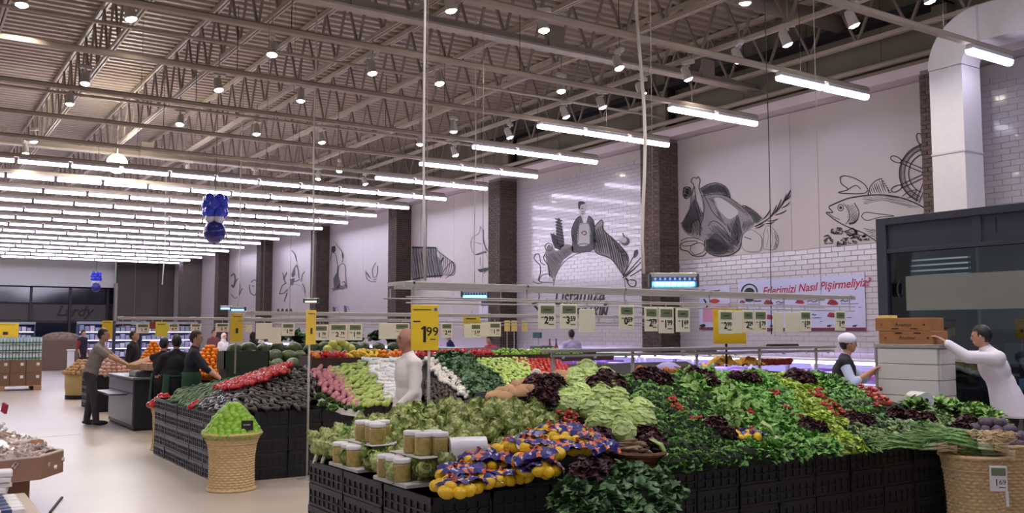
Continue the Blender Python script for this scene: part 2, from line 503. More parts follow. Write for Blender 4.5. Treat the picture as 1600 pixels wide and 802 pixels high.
# ------------------------------------------------------------------ tube lights on tracks
M_tube = mat('tube_glow', (255, 255, 255), emit=(232, 228, 255), es=TUBE_W)
M_house = mat('lamp_housing', (205, 205, 212), rough=0.4)
LAMP_L = 1.13; PITCHX = 1.22; LZ = 5.9
hm = MB().cbox(-LAMP_L / 2, LAMP_L / 2, -0.06, 0.06, 0.02, 0.09, 0.012).mesh('housing', M_house)
tm = MB()
pr = [(-0.062, 0.02), (-0.058, -0.03), (-0.03, -0.06), (0.03, -0.06), (0.058, -0.03), (0.062, 0.02)]
for i in range(5):
    a, b = pr[i], pr[i + 1]; h = LAMP_L / 2
    tm.add([(-h, a[0], a[1]), (h, a[0], a[1]), (h, b[0], b[1]), (-h, b[0], b[1])], [(0, 3, 2, 1)])
for sx in (-1, 1): tm.add([(sx * LAMP_L / 2, p[0], p[1]) for p in pr], [tuple(range(6)) if sx < 0 else tuple(range(5, -1, -1))])
tmesh = tm.mesh('tube', M_tube)
em = MB().cbox(-0.03, 0.03, -0.04, 0.04, -0.03, 0.0, 0.004).mesh('end_cap', M_house)
FARL = MB(); FART = MB()
def lamp(x, y, label, group):
    v = Vector((x, y, LZ)) - CAMP
    if v.dot(FW) < 1 or not (-90 < pj((x, y, LZ))[0] < 1690) or pj((x, y, LZ))[1] < -40:
        FARL.cbox(x - LAMP_L / 2, x + LAMP_L / 2, y - 0.06, y + 0.06, LZ + 0.02, LZ + 0.09, 0.012); FART.box(x - LAMP_L / 2, x + LAMP_L / 2, y - 0.055, y + 0.055, LZ - 0.05, LZ + 0.02); return
    t = thing('tube_light', label, 'light', (x, y, LZ), None, group)
    obj('housing', hm, t); obj('tube', tmesh, t)
rowname = ['above the glass booth', 'above the fish mural', 'above the turkey mural', 'by the insect lamp pillar', 'above the chef mural', 'before the chef mural pillar', 'above the rib mural']
for r in range(-4, 20):
    y = 10.17 + 2.585 * r
    if y > 64: break
    tk = thing('light_track', 'pale track carrying the tube lights, %s row counted from the camera' % (ords + ['twelfth', 'thirteenth', 'fourteenth', 'fifteenth', 'sixteenth', 'seventeenth', 'eighteenth', 'nineteenth', 'twentieth', 'twenty-first', 'twenty-second', 'twenty-third', 'twenty-fourth', 'last'])[r + 4], 'track', (0, y, LZ + 0.09))
    MB().box(-22, 14.4, -0.055, 0.055, 0.0, 0.06).build('rail', M_steel, tk)
    hang = MB()
    MB().box(-22, 14.4, -0.02, 0.02, 0.06, 0.09).build('rail_web', M_steel2, tk)
    for xx in range(-20, 15, 4):
        MB().tube([(xx + 0.6, 0, 0.09), (xx + 0.6, 0, 1.2)], 0.006, 4).build('hanger', M_blackm, tk)
    if r < -1:
        for i in range(24): lamp(14.45 - LAMP_L / 2 - i * PITCHX, y, 'white tube light in the rows over the entrance behind the camera', 'tube lights over the entrance')
    elif r < 6:
        n = {-1: 1, 0: 2, 1: 2}.get(r, 3)
        for i in range(n):
            pos = ['nearest the wall', 'in the middle', 'farthest from the wall'] if n == 3 else ['nearest the wall', 'farther from the wall']
            lamp(14.38 - LAMP_L / 2 - i * PITCHX, y, 'white tube light %s, %s of its row' % (rowname[r + 1], pos[i]), 'tube lights by the mural wall')
    else:
        n = 26
        for i in range(n):
            lamp(14.45 - LAMP_L / 2 - i * PITCHX, y, 'white tube light in the %s full row of the bright ceiling grid' % ords[min(r - 6, 10)] if r - 6 < 11 else 'white tube light in the farthest rows of the bright ceiling grid', 'tube light grid row %s' % (ords[r - 6] if r - 6 < 11 else 'far'))

ft = thing('tube_light_rows', 'rows of white tube lights continuing over the hall beyond the picture', 'lights')
FARL.build('housing_rows', M_house, ft, kind='stuff'); FART.build('tube_rows', M_tube, ft, kind='stuff')

# ------------------------------------------------------------------ ceiling spotlights
M_can = mat('spot_can', (196, 188, 180), rough=0.45)
M_lens = mat('spot_lens', (255, 255, 250), emit=(255, 246, 228), es=30)
cm = MB().lathe([(0.055, 0.26), (0.075, 0.22), (0.085, 0.03), (0.098, 0.0), (0.088, 0.0), (0.08, 0.03)], 14, cap=False).lathe([(0.0001, 0.265), (0.055, 0.26)], 14, cap=False).mesh('can', M_can, True)
lm = MB().lathe([(0.0001, -0.035), (0.05, -0.028), (0.08, -0.006), (0.086, 0.012)], 14, cap=False)
lmesh = lm.mesh('lens', M_lens)
gm = MB().cbox(-0.05, 0.05, -0.12, 0.12, 0.30, 0.37, 0.01).box(-0.02, 0.02, -0.02, 0.02, 0.24, 0.31).mesh('gear_box', M_can)
dm = MB().tube([(0, 0, 0.36), (0, 0, 0.75)], 0.01, 5).mesh('drop_rod', M_steel2)
spots = [(34, 8), (205, 30), (133, 131), (109, 163), (342, 141), (425, 86), (281, 195), (401, 210), (582, 115), (687, 131), (470, 158), (503, 223), (709, 206), (656, 226),
         (705, 17), (850, 48), (968, 107), (877, 143), (942, 168), (1004, 148), (1076, 124), (1156, 96), (1231, 70), (1335, 40), (1454, 2), (53, 222), (40, 241), (295, 270),
         (398, 281), (530, 268), (497, 280), (571, 288), (712, 243), (797, 215), (885, 183)]
outside = [(-1.5, 9), (2.2, 8.5), (5.2, 8.2), (8.0, 8.4), (-1.0, 13), (1.5, 5.0), (4.6, 5.2), (7.6, 5.2), (10.5, 5.4), (-4, 17), (-3, 6), (10.2, 9.2), (12.6, 5.6)]
def spot(p, aim, label, power, i, hot=False):
    t = thing('ceiling_spotlight', label, 'spotlight', p, None, 'ceiling spotlights')
    d = (Vector(aim) - Vector(p)).normalized()
    rot = frame(-d, (0.3, 1, 0.1))
    oc = obj('can', cm, t, rot=rot); obj('lens', lmesh, oc)
    obj('gear_box', gm, t, rot=R.uniform(0, 3)); obj('drop_rod', dm, t)
    L = bpy.data.lights.new('spot_beam', 'SPOT'); L.energy = power; L.color = (1.0, 0.90, 0.78); L.spot_size = math.radians(105); L.spot_blend = 0.9; L.shadow_soft_size = 0.08
    lo = bpy.data.objects.new('spot_beam', L); COL.objects.link(lo); lo.parent = t
    lo.rotation_euler = rot.to_euler(); lo.location = d * 0.02
order = {p_: k for k, p_ in enumerate(sorted(spots))}
CARD = 'one two three four five six seven eight nine ten eleven twelve thirteen fourteen fifteen sixteen seventeen eighteen nineteen twenty'.split()
def count_word(n):
    return CARD[n - 1] if n <= 20 else ('twenty' if n < 30 else 'thirty') + ('' if n % 10 == 0 else '-' + CARD[n % 10 - 1])
for i, (x, y) in enumerate(spots):
    p = az(x, y, 6.5)
    near_wall = p.x > 11.5
    if near_wall: aim = (14.2, p.y - 1.2, 1.0)
    else: aim = (p.x + R.uniform(-1, 1), p.y + R.uniform(-2.0, -0.2), 1.0)
    spot(p, aim, 'small round ceiling spotlight below the trusses, number %s counting from the left' % count_word(order[(x, y)] + 1), SPOT_W * (0.4 if near_wall else 1), i)
for i, (x, y) in enumerate(outside):
    spot(Vector((x, y, 6.5)), (x + 0.5, y + 0.5, 0.8), 'small ceiling spotlight above the camera, out of the picture', SPOT_W, i)
# the one lamp that shines straight into the lens
p = az(183, 256, 6.3)
t = thing('flood_spotlight', 'glaring round floodlight left of the blue balloons, brightest lamp of the ceiling', 'spotlight', p)
rot = frame((CAMP - p).normalized())
M_hot = mat('hot_lens', (255, 255, 250), emit=(255, 248, 230), es=120)
obj('can', MB().lathe([(0.06, -0.3), (0.12, -0.22), (0.16, 0.0), (0.15, 0.0), (0.1, -0.12)], 16, cap=False).mesh('can', M_can, True), t, rot=rot)
obj('lens', MB().ell((0, 0, 0.03), (0.27, 0.27, 0.14), 18, 10).mesh('lens', M_hot, True), t, rot=rot)  # lens drawn oversize to stand in for the glare around it
obj('drop_rod', MB().tube([(0, 0, 0.1), (0, 0, 0.95)], 0.012, 5).mesh('drop_rod', M_steel2), t)

# ------------------------------------------------------------------ balloons
M_bb = mat('balloon_blue', (22, 52, 200), rough=0.2, coat=0.4, rnd=0.1)
M_bn = mat('balloon_navy', (22, 22, 120), rough=0.2, coat=0.4)
M_bw = mat('balloon_white', (225, 225, 238), rough=0.25, coat=0.3)
def balloons(c, s, lab):
    t = thing('balloon_cluster', lab, 'balloons', c)
    def ball(x, y, z, r, m, nm='balloon'):
        MB().ell((x, y, z), (r, r, r * 1.08), 14, 9).tube([(x, y, z - r * 1.05), (x, y, z - r * 1.16)], [r * 0.04, r * 0.12], 6).build(nm, m, t, smooth=True)
    ball(0, 0, 0.30 * s, 0.30 * s, M_bn)
    for k in range(4):
        a = k * PI / 2 + 0.4; ball(0.16 * s * math.cos(a), 0.16 * s * math.sin(a), 0.66 * s, 0.135 * s, M_bw)
    for lv, (z, rr, r) in enumerate(((0.84, 0.2, 0.16), (1.03, 0.2, 0.16), (1.19, 0.22, 0.13))):
        for k in range(5):
            a = k * 2 * PI / 5 + lv * 0.6; ball(rr * s * math.cos(a), rr * s * math.sin(a), z * s, r * s, M_bb if lv < 2 else mat('balloon_royal', (38, 40, 190), rough=0.2, coat=0.4))
    MB().tube([(0, 0, 1.2 * s), (0, 0, 8.35 - c[2])], 0.008, 5).build('string', M_blackm, t)
balloons((6.72, 24.0, 3.95), 0.95, 'hanging cluster of blue balloons with a white ring and big navy ball, nearer one')
balloons((7.4, 45.0, 3.45), 0.68, 'small far cluster of blue and white balloons below the lamp rows')

# ------------------------------------------------------------------ hanging cables and insect lamps
M_cable = mat('white_cable', (222, 214, 205), rough=0.5)
M_uv = mat('insect_tube', (190, 235, 255), emit=(70, 170, 255), es=9)
def cable(top, bot, r, lab, wig=0.03, m=None):
    top = Vector(top); bot = Vector(bot); pts = []
    for i in range(13):
        t = i / 12; p = top.lerp(bot, t); a = math.sin(t * 9 + top.x) * wig * t
        pts.append(p + Vector((a, -a * 0.6, 0)))
    MB().tube(pts, r, 6).build('hanging_cable', m or M_cable, smooth=True, label=lab, cat='cable')
def insect_lamp(c, rz, s, lab, bluish=True):
    t = thing('insect_lamp', lab, 'insect lamp', c, rz)
    MB().cbox(-0.36 * s, 0.36 * s, -0.1 * s, 0.12 * s, 0.06 * s, 0.12 * s, 0.01).build('hood', M_alum, t)
    for sx in (-1, 1): MB().cbox(sx * 0.36 * s - 0.02, sx * 0.36 * s + 0.02, -0.1 * s, 0.12 * s, -0.1 * s, 0.1 * s, 0.005).build('end_cap', mat('dark_cap', (60, 62, 66), rough=0.5), t)
    MB().box(-0.34 * s, 0.34 * s, 0.02 * s, 0.03 * s, -0.1 * s, 0.06 * s).build('back_plate', M_alum, t)
    MB().box(-0.34 * s, 0.34 * s, -0.085 * s, -0.075 * s, -0.012 * s, 0.058 * s).build('front_panel', mat('blue_panel', (66, 110, 190), rough=0.3), t)
    for q in range(9): MB().box((-0.3 + q * 0.075) * s, (-0.27 + q * 0.075) * s, -0.09 * s, -0.085 * s, 0.005 * s, 0.045 * s).build('marking', mat('lamp_white', (230, 235, 240)), t)
    MB().tube([(-0.32 * s, -0.05 * s, -0.05 * s), (0.32 * s, -0.05 * s, -0.05 * s)], 0.032 * s, 8).build('tube', M_uv if bluish else mat('warm_tube', (235, 222, 190), emit=(255, 235, 200), es=1.2), t)
    for q in range(8): MB().tube([((-0.32 + q * 0.09) * s, -0.11 * s, -0.1 * s), ((-0.32 + q * 0.09) * s, -0.11 * s, -0.02 * s)], 0.004 * s, 4).build('grille_wire', M_chrome, t)
    MB().box(-0.34 * s, 0.34 * s, -0.12 * s, 0.12 * s, -0.13 * s, -0.11 * s).build('tray', M_alum, t)
c = ad(1052, 439, 13.2)
insect_lamp(c, -math.radians(36), 0.92, 'silver insect lamp with glowing blue tube hanging before the brick pillar')
pt = az(1010, 0, 8.3); 
cable(Vector((c.x - 0.42, c.y + 0.3, 8.3)), Vector((c.x - 0.3, c.y + 0.2, c.z + 0.1)), 0.025, 'thick white cable hanging from the roof to the blue insect lamp', 0.06)
c = ad(742, 461, 19.0); insect_lamp(c, -math.radians(30), 0.75, 'distant insect lamp with blue tube above the produce beyond the yellow sign')
cable((c.x, c.y, 8.3), (c.x, c.y, c.z + 0.1), 0.012, 'thin cable above the distant insect lamp', 0.02)
c = ad(487, 470, 18.5); insect_lamp(c, -math.radians(50), 0.42, 'small unlit insect lamp hanging in front of the sixth brick pillar', False)
cable((c.x, c.y, 8.3), (c.x, c.y, c.z + 0.06), 0.016, 'white cable hanging to the small unlit insect lamp', 0.02)
c = ad(372, 483, 24.0); insect_lamp(c, -math.radians(30), 0.5, 'small insect lamp with blue tube above the third yellow sign')
cable((c.x, c.y, 8.3), (c.x, c.y, c.z + 0.06), 0.016, 'white cable hanging to the insect lamp above the third yellow sign', 0.02)
c = ad(354, 481, 30.0); insect_lamp(c, -math.radians(20), 0.55, 'far insect lamp with cyan tube beside the far brick pillars')
c = ay(664, 441, 6.5); cable((c.x, c.y + 0.1, 8.3), (c.x, c.y, 2.1), 0.010, 'straight white cable dropping to the left end of the near price rail', 0.01)
c = ay(1207, 530, 6.8); cable((c.x, c.y, 8.3), (c.x, c.y, 1.66), 0.005, 'thin dark cable hanging in front of the meat poster', 0.01, M_blackm)
c = ax(270, 440, 15.0); 
c = ad(255, 445, 34.0); cable((c.x, c.y, 8.3), c, 0.02, 'short loose cable end hanging before the brown back wall', 0.03)
# ================================================================== wall drawings
INK = mat('ink', (38, 36, 40), rough=0.6)
INK2 = mat('ink_soft', (86, 84, 90), rough=0.6)
WASH = mat('ink_wash', (140, 134, 136), rough=0.6)
WASHL = mat('ink_wash_light', (190, 184, 184), rough=0.6)
FAINT = mat('ink_faint', (140, 146, 158), rough=0.6)
def smooth_line(pts, n=6):
    if len(pts) < 3: return pts
    P = [pts[0]] + list(pts) + [pts[-1]]; o = []
    for i in range(1, len(P) - 2):
        p0, p1, p2, p3 = P[i - 1], P[i], P[i + 1], P[i + 2]
        for k in range(n):
            t = k / n
            o.append(tuple(0.5 * (2 * p1[j] + (p2[j] - p0[j]) * t + (2 * p0[j] - 5 * p1[j] + 4 * p2[j] - p3[j]) * t * t + (3 * p1[j] - p0[j] - 3 * p2[j] + p3[j]) * t ** 3) for j in (0, 1)))
    o.append(pts[-1]); return o
class Draw:
    # strokes given in a flat drawing frame, laid on the wall plane
    def __init__(s, ox, oy, sc, X=WX - 0.016):
        s.o = (ox, oy, sc); s.X = X; s.mb = MB(); s.lift = 0; s.parts = []
    def P(s, p, lift=0.0):
        q = ax(s.o[0] + p[0] / s.o[2], s.o[1] + p[1] / s.o[2], s.X); return (s.X - lift, q.y, q.z)
    def line(s, pts, w=4, mi=0, sm=True, taper=False):
        s.mb.mi = mi
        if sm: pts = smooth_line(pts)
        L = []; Rr = []; n = len(pts)
        for i, p in enumerate(pts):
            a = pts[max(0, i - 1)]; b = pts[min(n - 1, i + 1)]
            dx, dy = b[0] - a[0], b[1] - a[1]; l = math.hypot(dx, dy) or 1
            ww = w / 2 * (1 if not taper else max(0.15, math.sin(PI * (i + 0.5) / n)))
            L.append((p[0] - dy / l * ww, p[1] + dx / l * ww)); Rr.append((p[0] + dy / l * ww, p[1] - dx / l * ww))
        vs = []
        for a, b in zip(L, Rr): vs += [s.P(a, 0.002), s.P(b, 0.002)]
        s.mb.add(vs, [(2 * i, 2 * i + 1, 2 * i + 3, 2 * i + 2) for i in range(n - 1)])
    def fill(s, pts, mi, lift=0.0, sm=True):
        s.mb.mi = mi
        if sm: pts = smooth_line(list(pts) + [pts[0]], 4)[:-1]
        s.mb.poly([s.P(p, lift) for p in pts])
    def hatch(s, poly, ang, sp, w, mi=0, jit=0.3, gap=0.0):
        ca, sa = math.cos(ang), math.sin(ang)
        rp = [(x * ca + y * sa, -x * sa + y * ca) for x, y in poly]
        y = min(p[1] for p in rp) + sp / 2; y1 = max(p[1] for p in rp)
        while y < y1:
            xs = []
            for i in range(len(rp)):
                a, b = rp[i - 1], rp[i]
                if (a[1] > y) != (b[1] > y): xs.append(a[0] + (b[0] - a[0]) * (y - a[1]) / (b[1] - a[1]))
            xs.sort()
            for i in range(0, len(xs) - 1, 2):
                a, b = xs[i], xs[i + 1]
                l = b - a; a += l * R.uniform(0, 0.15); b -= l * R.uniform(0, 0.35 * jit + 0.05)
                if R.random() < gap: continue
                if b - a > 1:
                    pp = [(a, y), ((a + b) / 2, y + R.uniform(-1, 1) * sp * 0.2), (b, y)]
                    s.line([(px * ca - py * sa, px * sa + py * ca) for px, py in pp], w * R.uniform(0.9, 1.8), mi, False, True)
            y += sp * R.uniform(1 - jit * 0.4, 1 + jit * 0.4)
    def cut(s, name='drawing'):
        if s.mb.f: s.parts.append((name, s.mb))
        s.mb = MB()
    def done(s, name, label, mats=None, par=None, off=None):
        mats = mats or [INK, INK2, WASH, WASHL, FAINT]
        if not s.parts and not par: return s.mb.build(name, mats, label=label, cat='mural')
        s.cut(); t = par or thing(name, label, 'mural')
        for nm, m in s.parts:
            o = m.build(nm, mats, t)
            if off is not None: o.location = -Vector(off)
        return t
def circ(cx, cy, r, a0=0, a1=2 * PI, n=24, ry=None):
    ry = ry or r
    return [(cx + r * math.cos(a0 + (a1 - a0) * i / n), cy + ry * math.sin(a0 + (a1 - a0) * i / n)) for i in range(n + 1)]

# roast turkey
D = Draw(1060, 260, 5.345)
body = [(205, 245), (300, 232), (370, 240), (440, 270), (520, 330), (590, 390), (640, 470), (600, 520), (540, 570), (525, 640), (500, 700), (420, 745), (300, 745), (230, 700), (215, 620), (140, 600), (60, 560), (20, 480), (75, 420), (100, 330), (130, 240)]
D.fill(body, 2)
D.fill([(180, 195), (240, 155), (310, 138), (380, 160), (420, 210), (435, 268), (370, 240), (300, 232), (215, 245)], 2)
D.fill([(530, 335), (570, 335), (650, 390), (700, 440), (650, 480), (610, 420)], 2)
D.fill([(290, 262), (360, 268), (440, 320), (500, 380), (470, 420), (420, 440), (360, 390), (310, 330)], 3, 0.001)
D.fill([(140, 170), (165, 190), (195, 280), (205, 380), (180, 400), (155, 300)], 3, 0.001)
for dk in ([(105, 330), (135, 270), (150, 360), (170, 440), (110, 480), (100, 560), (60, 540), (30, 480)], [(230, 640), (300, 560), (360, 600), (420, 680), (380, 735), (290, 735), (235, 695)], [(440, 560), (480, 440), (505, 440), (525, 560), (500, 650), (450, 650)], [(545, 345), (575, 340), (650, 395), (690, 440), (650, 470), (615, 415)], [(210, 200), (260, 165), (320, 150), (380, 170), (410, 215), (330, 215), (230, 230)]):
    D.fill(dk, 1, 0.001)
D.hatch([(180, 195), (240, 155), (310, 138), (380, 160), (420, 210), (435, 268), (370, 240), (300, 232), (215, 245)], 0.9, 9, 5)
D.hatch([(180, 195), (240, 155), (310, 138), (380, 160), (420, 210), (435, 268)], -0.6, 12, 4)
D.hatch([(240, 260), (300, 330), (330, 430), (400, 480), (360, 420), (300, 260)], 0.75, 8, 4)
D.hatch([(330, 245), (440, 275), (600, 400), (590, 430), (450, 330)], 0.9, 9, 3)
D.hatch([(100, 330), (140, 250), (210, 400), (200, 600), (70, 560), (30, 480)], 1.3, 8, 5)
D.hatch([(215, 620), (250, 500), (300, 470), (420, 560), (500, 600), (520, 650), (480, 720), (300, 742), (230, 700)], 0.8, 9, 5)
D.hatch([(215, 620), (300, 600), (480, 650), (480, 720), (300, 742), (230, 700)], -0.3, 10, 5)
D.hatch([(400, 480), (450, 430), (490, 430), (530, 560), (510, 660), (430, 560)], 1.2, 8, 5)
D.hatch([(530, 335), (570, 335), (650, 390), (700, 440), (650, 480), (610, 420)], 0.3, 9, 5)
D.hatch([(540, 460), (600, 440), (640, 470), (560, 550), (530, 530)], 1.9, 9, 4)
D.hatch([(45, 180), (100, 175), (110, 240), (60, 270), (40, 240)], 0.5, 9, 6)
for l, w_ in (([(180, 190), (240, 155), (310, 138), (380, 160), (420, 210), (435, 268)], 7), ([(205, 245), (300, 232), (370, 240), (440, 270), (520, 330), (590, 390), (640, 470)], 6), ([(215, 245), (245, 300), (280, 370), (330, 430), (400, 490)], 6),
              ([(115, 100), (108, 130), (130, 160), (120, 210), (110, 250), (100, 330), (75, 420), (20, 480)], 7), ([(165, 85), (182, 120), (172, 180), (205, 270), (215, 350), (205, 440), (190, 470)], 6), ([(115, 100), (140, 92), (150, 105), (165, 85)], 6),
              ([(135, 170), (145, 260), (170, 350), (190, 420)], 5), ([(45, 180), (75, 172), (105, 190), (100, 240), (65, 270), (40, 240), (45, 180)], 7), ([(530, 335), (560, 330), (640, 380), (700, 440)], 7),
              ([(250, 500), (280, 460), (330, 470), (400, 540), (440, 640), (500, 580), (480, 450), (500, 420), (530, 570), (525, 640)], 6), ([(215, 625), (230, 700), (300, 745), (420, 745), (500, 700), (525, 640)], 8), ([(105, 560), (110, 490), (150, 450), (180, 470), (180, 580)], 7),
              ([(20, 625), (70, 600), (140, 600), (210, 625)], 5), ([(20, 640), (20, 690), (80, 710), (120, 745), (200, 750), (235, 720)], 8), ([(30, 640), (90, 625), (160, 630), (110, 660), (40, 665), (30, 640)], 5), ([(100, 700), (110, 660), (170, 640), (215, 660), (210, 710), (140, 740), (100, 700)], 5)):
    D.line(l, w_)
for g in ([(530, 600), (560, 550), (610, 530), (660, 560), (695, 600), (690, 690), (650, 715), (570, 710), (530, 670)], [(710, 690), (715, 560), (740, 500), (790, 520), (832, 590), (822, 670), (780, 697)]):
    D.fill(g, 3, 0.001); D.line(g + [g[0]], 4, 1)
D.line([(550, 590), (610, 610)], 6); D.line([(745, 520), (750, 600), (735, 680)], 3, 1); D.line([(770, 520), (790, 600), (770, 690)], 3, 1)
D.hatch([(790, 520), (832, 590), (822, 670), (790, 690), (810, 610)], 1.2, 7, 4, 1)
D.line([(640, 505), (700, 470), (760, 430), (850, 340), (900, 260), (938, 200)], 9)
for (a, b) in (((700, 450), (770, 355)), ((765, 425), (820, 320)), ((800, 395), (860, 270)), ((850, 340), (905, 225)), ((880, 300), (938, 200)), ((880, 290), (940, 240)), ((860, 350), (935, 295)), ((800, 410), (905, 365)), ((740, 460), (838, 438)), ((725, 480), (800, 465)), ((640, 500), (715, 462)), ((640, 520), (720, 480))):
    D.line([a, ((a[0] + b[0]) / 2 + 5, (a[1] + b[1]) / 2 + 5), b], 11, 0, True, True)
D.done('turkey_mural', 'large ink drawing of a roast turkey with garlic and rosemary on the white wall')

# mackerel, mussel and ship wheel
D = Draw(1270, 200, 4.01)
fish = [(102, 492), (150, 470), (230, 440), (330, 425), (430, 420), (540, 435), (640, 470), (700, 510), (740, 530), (760, 600), (560, 700), (400, 715), (320, 660), (230, 625), (160, 590), (110, 555), (85, 530), (125, 530)]
D.fill(fish, 3)
D.hatch([(300, 430), (430, 420), (540, 435), (640, 470), (700, 510), (600, 500), (450, 460), (320, 480)], 0.15, 7, 3, 1)
D.hatch([(210, 480), (280, 480), (290, 560), (250, 610), (215, 605)], -0.9, 9, 4, 1)
D.hatch([(310, 625), (400, 640), (400, 700), (340, 660)], 0.3, 9, 4, 1)
for l, w_ in (([(102, 492), (150, 470), (230, 440), (330, 425), (430, 420), (540, 435), (640, 470), (740, 525)], 9), ([(102, 492), (105, 505), (125, 530), (85, 530), (110, 555), (160, 590), (230, 625), (320, 660), (400, 712)], 7), ([(90, 525), (125, 555), (170, 575)], 4),
              ([(190, 470), (225, 520), (230, 570), (205, 605)], 4), ([(260, 470), (290, 530), (270, 590), (230, 605)], 6), ([(225, 600), (260, 590), (285, 570)], 8), ([(305, 555), (330, 530), (420, 540), (510, 552), (420, 560), (340, 580), (305, 555)], 5),
              ([(345, 420), (360, 370), (390, 335), (425, 318)], 6), ([(170, 310), (200, 300), (260, 315), (320, 350), (345, 385)], 6), ([(170, 310), (180, 350), (220, 385), (160, 405), (230, 412), (320, 410), (345, 390)], 6), ([(220, 385), (270, 360), (300, 385)], 5),
              ([(560, 430), (600, 400), (650, 390), (620, 430), (590, 440)], 5)):
    D.line(l, w_)
D.line(circ(175, 500, 18, ry=20), 5); D.fill(circ(175, 500, 10)[:-1], 0, 0.003, False)
D.fill([(345, 420), (360, 370), (390, 335), (425, 318), (440, 350), (470, 385), (485, 410), (420, 415)], 3); D.hatch([(345, 420), (360, 370), (390, 335), (425, 318), (470, 385), (485, 410)], 1.2, 13, 4)
for q in range(7): D.line([(425 + q * 9, 318 + q * 14), (436 + q * 9, 322 + q * 14)], 6, 0, False)
cx, cy = 728, 285
for r_, w_ in ((184, 10), (174, 3), (164, 3), (155, 6), (128, 6)): D.line(circ(cx, cy, r_, PI * 0.62, PI * 1.42, 30), w_, 0, False)
D.line(circ(cx, cy, 40, PI * 0.55, PI * 1.45, 16), 7, 0, False)
for a in (math.radians(255), math.radians(203), math.radians(155), math.radians(112)):
    ca, sa = math.cos(a), math.sin(a)
    for o_ in (-11, 11): D.line([(cx + 40 * ca - o_ * sa, cy + 40 * sa + o_ * ca), (cx + 195 * ca - o_ * sa, cy + 195 * sa + o_ * ca)], 6, 0, False)
    if a > 2.2:
        ex, ey = cx + 225 * ca, cy + 225 * sa
        D.line([(ex + u * 36 * ca - v * 17 * sa, ey + u * 36 * sa + v * 17 * ca) for u, v in ((1, 0), (0.7, 0.8), (0, 1), (-0.7, 0.7), (-1, 0), (-0.7, -0.7), (0, -1), (0.7, -0.8), (1, 0))], 6)
for (sx, sy) in ((150, 640), (95, 700), (175, 715), (245, 700), (240, 655), (320, 690)):
    for q in range(16):
        a = R.uniform(0, 2 * PI); r_ = R.uniform(8, 38)
        D.line([(sx + r_ * math.cos(a), sy + r_ * 0.7 * math.sin(a)), (sx + r_ * 1.2 * math.cos(a + 0.5), sy + r_ * 0.8 * math.sin(a + 0.5)), (sx + r_ * 0.8 * math.cos(a + 0.9), sy + r_ * 0.6 * math.sin(a + 0.9))], 7, 1)
D.line([(150, 640), (220, 655), (330, 680)], 5, 1)
D.done('fish_mural', 'large ink drawing of a mackerel with a ship wheel and mussel on the white wall')

